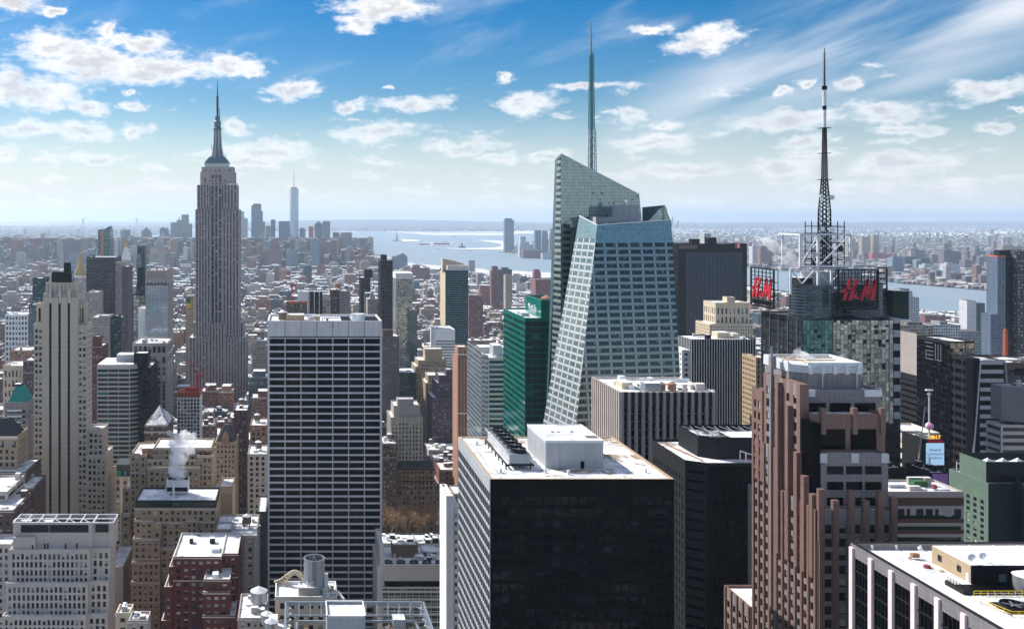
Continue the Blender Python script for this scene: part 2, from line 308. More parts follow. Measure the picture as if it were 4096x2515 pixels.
# ------------------------------------------------------------------ facades
def S(bay=3, fl=3.6, ww=1.5, wh=1.9, d=.35, mt=1.2, mb=0, ml=.8, win='g_res', name='window', fin=None, sp=None, curt=None):
    """window grid: bay and floor pitch, window width and height, reveal depth, blank margins; fin=(every n bays, width, proud, material)"""
    return dict(bay=bay, fl=fl, ww=ww, wh=wh, d=d, mt=mt, mb=mb, ml=ml, win=win, name=name, fin=fin, sp=sp)
DIRS = dict(F=((1, 0, 0), (0, -1, 0)), L=((0, -1, 0), (-1, 0, 0)), R=((0, 1, 0), (1, 0, 0)), K=((-1, 0, 0), (0, 1, 0)))
BOXES = []                                  # footprints of the modelled buildings, for spacing the rest of the city
class Bld:
    def __init__(s, name, label, cat='building', group=None, loc=(0, 0), wallm='tan'):
        s.e = thing(name, label, cat, (loc[0], loc[1], 0), group); s.w = MB(); s.mats = [wallm]; s.panes = []; s.roof = MB(); s.roofm = 'snow'; s.Y = loc[1]; s.fins = {}; s.cnt = {}
    def mi(s, m):
        if m not in s.mats: s.mats.append(m)
        return s.mats.index(m)
    def part(s, name, mb, mat, label=None, kind=None, parent=None):
        mats = [M[x] if isinstance(x, str) else x for x in (mat if isinstance(mat, (list, tuple)) else [mat])]
        return part(name, mb, mats, parent or s.e, label, kind)
    def facade(s, O, face, Wd, z0, z1, sp, mat):
        u, n = (np.array(q, float) for q in (DIRS[face] if isinstance(face, str) else face)); O = np.array(O, float)
        nu = max(1, int(round((Wd-2*sp['ml'])/sp['bay']))); nv = max(1, int((z1-z0-sp['mt']-sp['mb'])/sp['fl']+.35))
        pu = (Wd-2*sp['ml'])/nu; pv = (z1-z0-sp['mt']-sp['mb'])/nv; ww = min(sp['ww']*pu/sp['bay'], pu-.02); wh = min(sp['wh']*pv/sp['fl'], pv-.02)
        P = lambda a, b, k=0.0: O+np.multiply.outer(a, u)+np.multiply.outer(b, (0, 0, 1.))-n*k
        ca = sp['ml']+pu*(np.arange(nu)+.5); cb = z0+sp['mb']+pv*(np.arange(nv)+.5)
        a0, a1 = ca-ww/2, ca+ww/2; b0, b1 = cb-wh/2, cb+wh/2
        q = lambda A0, A1, B0, B1: np.stack([P(A0, B0), P(A1, B0), P(A1, B1), P(A0, B1)], 1)
        L = np.concatenate([[0], a1]); Rr = np.concatenate([a0, [Wd]]); z = np.full(nu+1, 0.)
        def uvq(A0, A1, B0, B1): return np.stack([np.stack([A0, B0], -1), np.stack([A1, B0], -1), np.stack([A1, B1], -1), np.stack([A0, B1], -1)], 1)
        s.w.polys(q(L, Rr, z+z0, z+z1), uvq(L, Rr, z+z0, z+z1), mat=mat)
        L = np.concatenate([[z0], b1]); Rr = np.concatenate([b0, [z1]])
        A0, B0 = (x.ravel() for x in np.meshgrid(a0, L)); A1, B1 = (x.ravel() for x in np.meshgrid(a1, Rr))
        s.w.polys(q(A0, A1, B0, B1), uvq(A0, A1, B0, B1), mat=s.mi(sp['sp']) if sp['sp'] else mat)
        A0, B0 = (x.ravel() for x in np.meshgrid(a0, b0)); A1, B1 = (x.ravel() for x in np.meshgrid(a1, b1)); d = sp['d']
        if d > 0:
            s.w.polys(np.concatenate([np.stack([P(A0, B0), P(A0, B0, d), P(A0, B1, d), P(A0, B1)], 1)[:, ::-1], np.stack([P(A1, B0, d), P(A1, B0), P(A1, B1), P(A1, B1, d)], 1)[:, ::-1],
                        np.stack([P(A0, B0), P(A1, B0), P(A1, B0, d), P(A0, B0, d)], 1), np.stack([P(A0, B1, d), P(A1, B1, d), P(A1, B1), P(A0, B1)], 1)]), mat=mat)
        C = P((A0+A1)/2, (B0+B1)/2, d); s.panes.append((C, u, (0, 0, 1.), n, ww, wh, sp['win'], sp['name']))
        if sp['fin']:
            ev, fw, fp, fm = sp['fin'][:4]
            for i in range(0, nu+1, ev):
                a = sp['ml']+pu*i; c = O+u*a
                s.fins.setdefault(('pier', fm), []).append((c, u, n, fw, fp, z0, z1))
    def mass(s, x0, x1, y0, y1, z0, z1, f=None, l=None, r=None, k=None, mat=None, roof='snow', par=.9, pw=.5, pm=None):
        """a block of the building: walls, a parapet round the sunken roof; f, l, r: window grids of its faces"""
        BOXES.append((x0, x1, y0, y1, z1, z0)); mt = s.mi(mat or s.mats[0]); zr = z1-par if roof else z1
        for face, sp, O, Wd in (('F', f, (x0, y0, 0), x1-x0), ('L', l, (x0, y1, 0), y1-y0), ('R', r, (x1, y0, 0), y1-y0), ('K', k, (x1, y1, 0), x1-x0)):
            if sp is None:
                u = np.array(DIRS[face][0], float); A = np.array(O, float); B = A+u*Wd
                s.w.polys([[A+(0, 0, z0), B+(0, 0, z0), B+(0, 0, z1), A+(0, 0, z1)]], np.array([[[0, z0], [Wd, z0], [Wd, z1], [0, z1]]]), mat=mt)
            else: s.facade(O, face, Wd, z0, z1, sp, mt)
        if f and f['win'] == 'g_res' and x1-x0 > 5:
            for q, e in ((z1-1.0, .28), (z1-f['mt']-f['fl']*3.0, .14)):
                if q > z0+4: s.w.box(x0-e, x1+e, y0-e, y0-.003, q, q+.45, mat=s.mi('bandlight'))
        if roof:
            pm = mt if pm is None else s.mi(pm)
            o = [(x0,y0),(x1,y0),(x1,y1),(x0,y1)]; i = [(x0+pw,y0+pw),(x1-pw,y0+pw),(x1-pw,y1-pw),(x0+pw,y1-pw)]
            for a in range(4):
                b = (a+1) % 4
                s.w.polys([[(*o[a], z1), (*o[b], z1), (*i[b], z1), (*i[a], z1)], [(*i[a], z1), (*i[b], z1), (*i[b], zr), (*i[a], zr)]], mat=pm)
            if roof != s.roofm and s.roof.ok(): s.flush_roof()
            s.roofm = roof; s.roof.polys([[(*p, zr) for p in i]]); s.flush_roof()
        return s
    def flush_roof(s):
        if s.roof.ok(): s.part('roof', s.roof, s.roofm); s.roof = MB()
    def near(s, px=9.0, cap=300):
        """close up: walls, roofs, piers and window panes become the parts of the thing"""
        s.part('wall', s.w, s.mats); s.flush_roof()
        for (nm, m), L in s.fins.items():
            cache = {}; rest = MB()
            for k, (c, u, n, fw, fp, z0, z1) in enumerate(L):
                A = c+(0, 0, z0); key = (round(fw, 3), round(fp, 3), round(z1-z0, 2))
                if k < cap and fw*F/max(s.Y, 1) > px*.45:
                    if key not in cache: cache[key] = MB().box(-fw/2, fw/2, -fp, .02, 0, z1-z0, skip='B').mesh('pier', [M[m]])
                    s.inst('pier', cache[key], A, u, (0, 0, 1.), n)
                else:
                    p = lambda a, b, z: A+u*a+n*b+(0, 0, z)
                    h = z1-z0; a = fw/2
                    rest.polys([[p(-a,fp,0),p(a,fp,0),p(a,fp,h),p(-a,fp,h)],[p(-a,0,0),p(-a,fp,0),p(-a,fp,h),p(-a,0,h)],[p(a,fp,0),p(a,0,0),p(a,0,h),p(a,fp,h)],[p(-a,fp,h),p(a,fp,h),p(a,0,h),p(-a,0,h)]])
            if rest.ok(): s.part('pier', rest, m, kind='stuff')
        s.do_panes(px, cap)
        return s
    def inst(s, name, me, C, u, v, n, label=None, parent=None):
        o = bpy.data.objects.new(name, me); COL.objects.link(o); o.parent = parent or s.e
        Mx = Matrix(((u[0], -n[0], v[0]), (u[1], -n[1], v[1]), (u[2], -n[2], v[2]))).to_4x4(); Mx.translation = Vector(C)-s.e.location; o.matrix_basis = Mx
        if label: o['label'] = label
        return o
    def do_panes(s, px=9.0, cap=300):
        cand = []; rest = {}
        for gi, (C, u, v, n, ww, wh, m, nm) in enumerate(s.panes):
            dist = np.maximum(C[:, 1], 20.); sc = math.sqrt(ww*wh)*F/dist*min(1, .35+abs(n[1]))*(1 if n[2] < .9 else .3)
            vis = (C[:, 2] > H-1.0-(2530-CY)/F*dist) & (abs(n[1]) > .3 or True)
            for i in range(len(C)): cand.append((-sc[i] if vis[i] and max(ww, wh)*F/dist[i] >= px else 1, gi, i))
        cand.sort(); pick = set((g, i) for sc, g, i in cand[:cap] if sc < 0); rng = np.random.default_rng(len(cand)+7); cache = {}
        for gi, (C, u, v, n, ww, wh, m, nm) in enumerate(s.panes):
            idx = np.array([i for i in range(len(C)) if (gi, i) not in pick], int)
            if len(idx):
                c = C[idx]; U = np.array(u)*ww/2; V = np.array(v)*wh/2
                Q = np.stack([c-U-V, c+U-V, c+U+V, c-U+V], 1); uv = np.broadcast_to(np.array([[0, 0], [1, 0], [1, 1], [0, 1.]]), (len(idx), 4, 2))
                rest.setdefault((nm, m), MB()).polys(Q, uv, rnd=rng.random(len(idx)))
            me = None
            for i in range(len(C)):
                if (gi, i) in pick:
                    if me is None:
                        key = (round(ww, 3), round(wh, 3), m)
                        if key not in cache: cache[key] = MB().polys([[(-ww/2, 0, -wh/2), (ww/2, 0, -wh/2), (ww/2, 0, wh/2), (-ww/2, 0, wh/2)]], np.array([[[0, 0], [1, 0], [1, 1], [0, 1.]]])).mesh(nm, [M[m]])
                        me = cache[key]
                    s.inst(nm, me, C[i], u, v, n)
        for (nm, m), mb in rest.items(): s.part(nm, mb, m, kind='stuff')
        return s
    # -------- things on the roof, part of the building
    def bulk(s, x0, x1, y0, y1, z, h, m=None, name='bulkhead', top='snow_full'):
        return s.part(name, MB().box(x0, x1, y0, y1, z, z+h, top=1, skip='B'), [m or s.mats[0], top])
    def tank(s, x, y, z, r=2.2, h=4, leg=2.5, m='wood', roofm='snow_full'):
        t = MB().lathe(x, y, [(r, z+leg), (r*.97, z+leg+h)], 12).lathe(x, y, [(.01, z+leg), (r, z+leg)], 12)
        for a in range(4): t.tube((x+r*.6*(-1)**a, y+r*.6*(1 if a < 2 else -1), z), (x+r*.6*(-1)**a, y+r*.6*(1 if a < 2 else -1), z+leg), .18, 4)
        o = s.part('water_tank', t, m)
        s.part('tank_roof', MB().lathe(x, y, [(r*1.08, z+leg+h), (.01, z+leg+h+r*.6)], 12), roofm, parent=o); return o
    def fan(s, x, y, z, r=1.5, h=1.2):
        o = s.part('cooling_fan', MB().lathe(x, y, [(r*1.15, z), (r, z+h*.5), (r*1.05, z+h)], 14).lathe(x, y, [(r*.95, z+h), (r*.9, z+h*.4), (.01, z+h*.4)], 14), 'dark')
        b = MB()
        for k in range(5):
            a = k*2*math.pi/5; b.beam((x, y, z+h*.7), (x+r*.85*math.cos(a), y+r*.85*math.sin(a), z+h*.7), .35, .06)
        s.part('fan_blades', b, 'silverblue', parent=o)
    def dish(s, x, y, z, r=.9, az=0.6, m='steel'):
        b = MB().tube((x, y, z), (x, y, z+1.2), .08, 5); c = np.array((x, y, z+1.2)); d = np.array((math.sin(az), -math.cos(az), .5)); d /= np.linalg.norm(d)
        b.tube(c, c+d*.35, .15, 12, r2=r, cap=False); s.part('dish_antenna', b, m)
    def clutter(s, x0, x1, y0, y1, z, seed, n=5, tank=0, big=1.0):
        g = random.Random(seed); w, d = x1-x0, y1-y0
        for k in range(n):
            a, b = g.uniform(1.2, min(4.5, w*.3))*big, g.uniform(1.2, min(4, d*.4))*big; h = g.uniform(.8, 2.6)*big
            x, y = g.uniform(x0+.5, x1-a-.5), g.uniform(y0+.5, y1-b-.5); t = g.random()
            if t < .5: s.bulk(x, x+a, y, y+b, z, h, g.choice(['mech', 'dark', 'steel', 'concrete']), 'air_handler')
            elif t < .7:
                o = MB().beam((x, y, z+.5), (x+a*2.2, y, z+.5), .5); o.beam((x+a*2.2, y, z+.5), (x+a*2.2, y+b, z+.5), .5); s.part('duct', o, 'mech')
            elif t < .85: s.part('vent_pipe', MB().tube((x, y, z), (x, y, z+h*1.3), .35, 8), 'steel')
            else: s.bulk(x, x+a*1.3, y, y+b, z, h*1.4)
        for k in range(tank): s.tank(g.uniform(x0+3, x1-3), g.uniform(y0+3, max(y0+3.1, y1-3)), z, g.uniform(1.7, 2.4), g.uniform(3, 4.5), g.uniform(1.5, 3.5))

def patch_panes(b, poly, bay, rows, mats, gap=.2, proud=.06, umin=None):
    """glazing of a sloping planar facet: panes clipped to the facet, horizontal rows; rows = [(height, material index or None)] repeated"""
    P = [np.array(p, float) for p in poly]; n = np.cross(P[1]-P[0], P[2]-P[0]); n /= np.linalg.norm(n)
    u = np.cross((0, 0, 1.), n); u /= np.linalg.norm(u); v = np.cross(n, u); O = P[0]
    p2 = [((p-O) @ u, (p-O) @ v) for p in P]
    def clip(q):
        for i in range(len(p2)):
            (x0, y0), (x1, y1) = p2[i], p2[(i+1) % len(p2)]; o = []
            side = lambda p: (x1-x0)*(p[1]-y0)-(y1-y0)*(p[0]-x0)
            for j in range(len(q)):
                A, B = q[j], q[(j+1) % len(q)]; sa, sb = side(A), side(B)
                if sa >= 0: o.append(A)
                if (sa >= 0) != (sb >= 0): t = sa/(sa-sb); o.append((A[0]+t*(B[0]-A[0]), A[1]+t*(B[1]-A[1])))
            q = o
            if len(q) < 3: return []
        return q
    u0, u1 = min(p[0] for p in p2), max(p[0] for p in p2); v0, v1 = min(p[1] for p in p2), max(p[1] for p in p2)
    full = {}; odd = {}; rng = random.Random(5); y = v1; k = 0
    inside = lambda q: all(((p2[(i+1) % len(p2)][0]-p2[i][0])*(c[1]-p2[i][1])-(p2[(i+1) % len(p2)][1]-p2[i][1])*(c[0]-p2[i][0])) >= -1e-6 for i in range(len(p2)) for c in q)
    while y > v0-.01:
        h, mi = rows(k, (v1-y)) if callable(rows) else rows[k % len(rows)]; k += 1; y -= h
        x = u0
        j = 0
        while x < u1:
            q = [(x+gap/2, y+gap/2), (x+bay-gap/2, y+gap/2), (x+bay-gap/2, y+h-gap/2), (x+gap/2, y+h-gap/2)]
            m = mi(j) if callable(mi) else mi
            if m is not None:
                if inside(q): full.setdefault((m, round(h, 3)), []).append(O+u*(x+bay/2)+v*(y+h/2)+n*proud)
                else:
                    c = clip(q)
                    if c: odd.setdefault(m, []).append(([O+u*a+v*bb+n*proud for a, bb in c], rng.random()))
            x += bay; j += 1
    for (m, h), C in full.items():
        b.panes.append((np.array(C), u, v, n, bay-gap, h-gap, mats[m], 'window' if 'boas' not in mats[m] else 'glass_panel'))
    for m, L in odd.items():
        mb = MB()
        for pts, r in L: mb.polys([pts], rnd=[r], UV=np.full((1, len(pts), 2), .4))
        b.part('edge_panes', mb, mats[m], kind='stuff')
    b.w.polys([P])
# ------------------------------------------------------------------ water, land, streets
def sheet(name, pts, z, mat, label=None):
    o = part(name, MB().polys([[(x, y, z) for x, y in pts]]), mat); o['kind'] = 'structure'
    if label: o['label'] = label
    return o
m, t, b = newmat('harbour_water'); g = t.node('ShaderNodeNewGeometry'); p = g.outputs['Position']
n1 = t.noise(t.vm('MULTIPLY', p, (1, .35, 1)), .0016, 5, .6, 1.0)
t.set(b.inputs['Base Color'], t.mix(n1, (.20, .27, .32), (.29, .35, .39))); b.inputs['Roughness'].default_value = .5; b.inputs['Specular IOR Level'].default_value = .3
bn = t.node('ShaderNodeBump', None, Height=t.noise(p, .05, 4), Strength=.6, Distance=2.0); t.set(b.inputs['Normal'], bn); M['water'] = m
def landmat(name, dark, scale, cover):
    m, t, b = newmat(name); p = t.node('ShaderNodeNewGeometry').outputs['Position']
    a = t.noise(t.vm('MULTIPLY', p, (1, .8, 1)), scale, 8, .7); c = t.noise(p, scale*9, 4, .7); e = t.noise(p, scale*.14, 4)
    v = t.m('ADD', t.m('MULTIPLY', a, .5), t.m('ADD', t.m('MULTIPLY', c, .3), t.m('MULTIPLY', e, .2)))
    dk = t.mix(t.noise(p, scale*3, 4), dark, tuple(x*.55 for x in dark))
    t.set(b.inputs['Base Color'], t.mix(t.ramp(v, .57-cover*.12, .60-cover*.02), dk, (.72, .73, .76))); b.inputs['Roughness'].default_value = .9; b.inputs['Specular IOR Level'].default_value = .1; return m
M['land_city'] = landmat('snowy_city_ground', (.17, .15, .15), .012, .9); M['land_far'] = landmat('snowy_far_land', (.16, .15, .15), .0025, 1.0)
M['land_wood'] = landmat('wooded_hills', (.10, .095, .09), .0016, -.2)
M['asphalt'] = wall('asphalt', (.06, .06, .065), streak=0, var=.3); M['paint'] = wall('road_paint', (.75, .75, .75)); M['snowpure'] = snowmat('snow_field', cover=.95)
sheet('water', [(-60000, -3000), (90000, -3000), (90000, 62000), (-60000, 62000)], -2.5, M['water'])
def gp(L): return [(PX(x, GY(y)), GY(y)) for x, y in L]
man = gp([(4096, 1285), (3940, 1262), (3600, 1238), (3000, 1150), (2500, 1112), (2060, 1088), (1840, 1073), (1650, 1056), (1520, 1018), (1440, 1004)])
sheet('ground', [(2300, -2900), (2300, 1500)]+man+[(150, 7400), (-800, 7000), (-1500, 5600), (-2300, 4600), (-3000, 2500), (-3000, -2900)], 0, M['land_city'])
sheet('new_jersey_shore', gp([(4096, 1170), (3943, 1160), (3573, 1128), (3540, 1118), (3000, 1066), (2700, 1052), (2220, 1030), (1990, 1008), (2060, 985), (2160, 960), (2230, 930)])+[(9000, 27000), (14000, 61000), (89000, 61000), (89000, 2500), (4200, 2500)], -.2, M['land_far'])
sheet('brooklyn_shore', [(-59000, 9000), (-3600, 7600)]+gp([(300, 985), (420, 962), (560, 948), (700, 925), (620, 914), (300, 908)])+[(-9000, 32000), (-58000, 36000)], -.2, M['land_far'])
sheet('staten_island_shore', gp([(700, 921), (1100, 924), (1300, 927), (1560, 927), (1700, 934), (2050, 941), (2200, 938), (2210, 908)])+[(12000, 30000), (9000, 60000), (-30000, 60000), (-9000, 30000)], -.1, M['land_far'])
sheet('far_shore', [(-59000, 40000), (-6000, 40000), (9000, 52000), (88000, 52000), (88000, 61500), (-59000, 61500)], .6, M['land_wood'])
for L in ([(2560, 935), (2700, 945), (3100, 938), (3060, 950), (2800, 957), (2600, 950)], [(2900, 926), (3300, 924), (3330, 932), (3000, 938)], [(3300, 944), (3600, 950), (4090, 958), (4096, 970), (3700, 964), (3400, 957)]):
    sheet('inlet_water', gp(L)[::-1], .4, M['water'])
for L in ([(430, 972), (760, 955), (880, 960), (760, 985), (560, 1000), (430, 998)], [(300, 930), (620, 928), (700, 938), (420, 944), (250, 938)], [(0, 890), (330, 893), (700, 897), (690, 904), (300, 903), (0, 901)], [(650, 978), (900, 975), (900, 992), (660, 1000)]):
    sheet('bay_water', gp(L)[::-1], .5, M['water'])
for L in ([(180, 985), (420, 972), (440, 995), (200, 1005)], [(60, 1005), (250, 1000), (300, 1015), (80, 1020)], [(2030, 925), (2200, 922), (2200, 932), (2060, 934)], [(3350, 935), (4096, 925), (4096, 938), (3500, 946)]):
    sheet('snow_field', gp(L)[::-1], .3, M['snowpure'])
for nm, L in (('liberty_island_shore', [(1553, 963), (1600, 966), (1665, 966), (1688, 962), (1640, 958), (1590, 957)]), ('ellis_island_shore', [(1662, 978), (1730, 983), (1810, 981), (1820, 972), (1780, 966), (1700, 969)]),
              ('park_shore', [(1740, 994), (1850, 997), (1960, 999), (2060, 1000), (2060, 988), (2040, 972), (2000, 963), (1905, 960), (1935, 965), (2000, 974), (2010, 984), (1980, 991), (1900, 993)]), ('harbour_pier', [(1590, 930), (1730, 940), (2060, 942), (2060, 936), (1760, 934)])):
    o = part(nm, MB().prism(gp(L), -2.4, 1.0), M['snowpure'] if nm != 'ellis_island_shore' else M['land_city']); o['kind'] = 'structure'
# wooded hills on the far shore, as real relief
nx, ny = 150, 16; hx = np.linspace(-9000, 60000, nx); hy = np.linspace(21000, 44000, ny); X, Yg = np.meshgrid(hx, hy)
rg = np.random.default_rng(3); Z = sum(a*np.sin(X/l+p1)*np.cos(Yg/(l*.7)+p2) for a, l, p1, p2 in ((35, 2600, 1, 2), (22, 1300, .3, 1.2), (12, 600, 2, .4), (7, 280, 1, 1)))
ridge = np.exp(-((X-2600)/5200)**2)*145+np.exp(-((X-30000)/16000)**2)*60
Z = (Z+ridge)*np.sin(np.linspace(0, math.pi, ny))[:, None]; Z[0] = -5; Z[-1] = -5
V = np.stack([X, Yg, Z], -1); Q = np.stack([V[:-1, :-1], V[:-1, 1:], V[1:, 1:], V[1:, :-1]], 2).reshape(-1, 4, 3)
o = part('hills', MB().polys(Q), M['land_wood']); o['kind'] = 'structure'
# streets of the grid
AV = [-2150, -1900, -1650, -1430, -1210, -1000, -860, -720, -580, -440, -300, -162, 131, 398, 665, 935, 1205, 1475, 1730]
rd = MB()
for x in AV: rd.polys([[(x-9.5, -2600, .03), (x+9.5, -2600, .03), (x+9.5, 4400, .03), (x-9.5, 4400, .03)]])
o = part('avenue_road', rd, M['asphalt']); o['kind'] = 'structure'
rd = MB()
for k in range(-32, 55): rd.polys([[(-2500, 80*k+35, .026), (1760, 80*k+35, .026), (1760, 80*k+45, .026), (-2500, 80*k+45, .026)]])
o = part('side_street_road', rd, M['asphalt']); o['kind'] = 'structure'
mk = MB()
for k in range(9, 40):
    for x in (398, 131, -162):
        for j in range(8): mk.polys([[(x-8.5+j*2.2, 80*k-34, .036), (x-7.5+j*2.2, 80*k-34, .036), (x-7.5+j*2.2, 80*k-31, .036), (x-8.5+j*2.2, 80*k-31, .036)]])
    for dxx in (-3, 0, 3): mk.polys([[(131+dxx-.1, 80*k, .036), (131+dxx+.1, 80*k, .036), (131+dxx+.1, 80*k+60, .036), (131+dxx-.1, 80*k+60, .036)]])
o = part('road_markings', mk, M['paint']); o['kind'] = 'structure'
sed_fix = 0
# ================================================================== near and middle-distance buildings
def gridbld(name, label, px0, px1, py, Y, D, wm, sp, side=None, group=None, roof='snow', clut=3, tank=0, seed=0, steps=(), cat='building', px=9, par=.9, zb=0, fin=True):
    """a block seen frontally; px0, px1: its front corners; side: grid of the flank that shows"""
    x0, x1, z = PX(px0, Y), PX(px1, Y), PZ(py, Y); side = side or sp
    b = Bld(name, label, cat, group, ((x0+x1)/2, Y), wm)
    L = side if x0 > 0 else None; Rr = side if x1 < 0 else None
    b.mass(x0, x1, Y, Y+D, zb, z, sp, L, Rr, roof=roof, par=par)
    for (a0, a1, pyy, dy, D2, spx) in steps:                    # upper blocks standing on the first
        Y2 = Y+dy; z2 = PZ(pyy, Y2); zz = min(z, z2)-par
        b.mass(PX(a0, Y2), PX(a1, Y2), Y2, Y2+D2, z-par if z2 > z else 0, z2, spx, spx if PX(a0, Y2) > 0 else None, spx if PX(a1, Y2) < 0 else None, roof=roof, par=par)
    if fin: b.near(px)
    if clut or tank:
        w = x1-x0
        if not steps: b.clutter(x0+.8, x1-.8, Y+1, Y+D-1, z-par, seed+int(px0), clut, tank)
    return b
M['esb_sp'] = wall('dark_metal_spandrel', (.06, .055, .06)); M['brown_sp'] = wall('dark_brick_spandrel', (.06, .045, .04)); M['tan_sp'] = wall('tan_brick_spandrel', (.20, .165, .12))

# ---- limestone skyscraper with three black stripes
Y = 560
b = Bld('limestone_skyscraper', 'tall limestone skyscraper with three black vertical window stripes down its blank front', 'skyscraper', None, (PX(240, Y), Y), 'limestone2')
pr = S(1.95, 3.43, 1.3, 2.05, mt=2.5, ml=.35); zt = PZ(1175, Y)
sx = [(171, 196), (206, 233), (243, 270), (280, 310)]
for a0, a1 in sx: b.mass(PX(a0, Y), PX(a1, Y), Y, Y+1.2, 0, zt-2, roof=None)
b.mass(PX(171, Y), PX(310, Y), Y+1.2, Y+15, 0, zt, None, None, S(3.2, 3.43, 1.3, 2.05, mt=3)); 
for a0, a1 in ((196, 206), (233, 243), (270, 280)):
    n = 70
    for k in range(n): b.panes.append((np.array([[PX((a0+a1)/2, Y), Y+1.1, 8+k*3.0]]), (1, 0, 0), (0, 0, 1), np.array((0, -1., 0)), PX(a1, Y)-PX(a0, Y), 2.9, 'g_band', 'window'))
    b.w.box(PX(a0, Y), PX(a1, Y), Y-.05, Y+1.1, 8+n*3.0, zt-2.0, mat=b.mi('limestone2'))
b.mass(PX(134, Y), PX(171, Y), Y+.6, Y+16, 0, PZ(1295, Y), pr, roof='snow')
b.mass(PX(146, Y+6), PX(171, Y+6), Y+6, Y+14, PZ(1295, Y)-1, PZ(1212, Y+6), S(2, 14, 1, 10, ml=.5, win='g_black'), None, roof='snow')
b.mass(PX(310, Y), PX(347, Y), Y+.6, Y+15, 0, PZ(1300, Y), pr, None, pr)
b.mass(PX(310, Y+6), PX(340, Y+6), Y+6, Y+14, PZ(1300, Y)-1, PZ(1212, Y+6), S(2, 14, 1, 10, ml=.5, win='g_black'), None, S(3, 14, 1, 10, win='g_black'))
p3 = S(2.55, 3.43, 1.6, 2.05, mt=2.2, ml=.5, fin=(1, .5, .25, 'limestone2'))
b.mass(PX(347, Y), PX(410, Y), Y+3, Y+16, 0, PZ(1718, Y), p3, None, p3)
b.mass(PX(347, Y), PX(425, Y), Y+.2, Y+21, 0, PZ(1818, Y), p3, None, p3)
b.mass(PX(425, Y), PX(436, Y), Y+6, Y+22, 0, PZ(1900, Y), p3, None, p3)
# crown with fluted parapet
b.mass(PX(177, Y), PX(304, Y), Y+3, Y+16, zt-.9, PZ(1130, Y+3), S(2.4, 6, .25, 5, mt=.6, ml=.6, win='g_dark', fin=(1, .6, .35, 'bandlight')), None, S(2.4, 6, .25, 5, mt=.6, win='g_dark', fin=(1, .6, .35, 'bandlight')), roof='roof_dark', par=2)
b.near()
z = PZ(1130, Y+3)
b.bulk(PX(215, Y+12), PX(292, Y+12), Y+7, Y+13, z-2, 8, 'dark', top='dark'); b.bulk(PX(262, Y+12), PX(285, Y+12), Y+8, Y+12, z+6, 5.5, 'dark', 'cooling_tower', 'dark')
fr = MB()
for q in (212, 236, 262, 290, 300): fr.beam((PX(q, Y+8), Y+8, z), (PX(q, Y+8), Y+8, z+5), .35)
fr.beam((PX(208, Y+8), Y+8, z+5), (PX(300, Y+8), Y+8, z+5), .5); fr.beam((PX(208, Y+8), Y+8, z+2.6), (PX(300, Y+8), Y+8, z+2.6), .3); b.part('roof_frame', fr, 'steel')
for q in (202, 240, 277): b.part('ornament', MB().box(PX(q-4, Y), PX(q+4, Y), Y-.5, Y+1.1, zt-5.5, zt+1.5).hip(PX(q-4, Y), PX(q+4, Y), Y-.5, Y+1.1, zt+1.5, zt+3.2, .95), 'bandlight')
b.dish(PX(250, Y+8), Y+8, z+5)

# ---- grey concrete setback building, bottom left
Y = 430
b = Bld('concrete_office_building', 'grey concrete setback office building with open steel frame on top, bottom left corner', 'building', None, (PX(240, Y), Y), 'concrete')
ws = S(2.1, 3.25, 1.2, 2.3, mt=1.4, ml=.9, win='g_dark')
def tier(pxa, pxb, pxc, py, dy, zb):
    y = Y+dy; z = PZ(py, y)
    b.mass(PX(pxa, y), PX(pxb, y), y, Y+14, zb, z, ws, roof='snow', par=.6)
    b.mass(PX(pxb, y), PX(pxc, y), y+1.6, Y+14, zb, z, S(2.3, 3.25, 1.25, 2.3, mt=1.4, ml=.7, win='g_dark'), None, None, roof='snow', par=.6)
tier(8, 345, 428, 2462, -6, 0); tier(22, 352, 432, 2330, -3, PZ(2462, Y-6)-2); tier(37, 360, 440, 2197, 0, PZ(2330, Y-3)-2)
z1 = PZ(2197, Y)-.6; z2 = PZ(2093, Y+3)
b.mass(PX(52, Y+3), PX(370, Y+3), Y+3, Y+15.5, z1, z2, None, roof='roof_dark', par=4.5); b.mass(PX(370, Y+3), PX(452, Y+3), Y+4, Y+15.5, z1, z2, None, roof='roof_dark', par=4.5)
b.mass(PX(52, Y+1), PX(140, Y+1), Y+1, Y+3, z1, PZ(2148, Y+1), None)
b.mass(PX(-60, Y), PX(22, Y), Y+8, Y+22, 0, PZ(2175, Y+8), S(2.4, 3.3, 1.1, 2, mt=1.4)); b.near()
for a0, a1 in ((84, 195), (198, 354), (382, 432)): b.part('louvre_panel', MB().box(PX(a0, Y+3), PX(a1, Y+3), Y+2.85 if a0 < 380 else Y+3.85, Y+3, PZ(2128, Y+3), PZ(2098, Y+3)), 'dark', 'dark louvre band below the roof edge')
for q in (130, 175, 187, 258, 303): b.part('door', MB().box(PX(q-3, Y+1), PX(q+3, Y+1), Y+(.88 if q < 140 else 2.88), Y+(1 if q < 140 else 3), z1, z1+2.4), 'black')
fr = MB(); zz = z2+.3; xa, xb = PX(52, Y+3), PX(452, Y+3)
for y in (Y+3.4, Y+9, Y+15.2): fr.beam((xa, y, zz), (xb, y, zz), .5)
for q in (52, 100, 150, 205, 262, 320, 372, 452): fr.beam((PX(q, Y+3), Y+3, zz), (PX(q, Y+3), Y+15.3, zz), .38)
for q in (150, 205, 262, 320): fr.beam((PX(q, Y+3), Y+9, zz), (PX(q, Y+3)+5, Y+3, zz), .25)
b.part('roof_frame', fr, 'steel')
for k in range(8): b.fan(PX(240+26*k, Y+12), Y+12, z2-2.6, 1.5, 2.0)
b.bulk(PX(190, Y+15), PX(222, Y+15), Y+9, Y+14, z2-4.5, 3.6, 'steel'); b.tank(PX(95, Y+15), Y+7, z2-4.5, 2.4, 2.2, .5, 'steel')
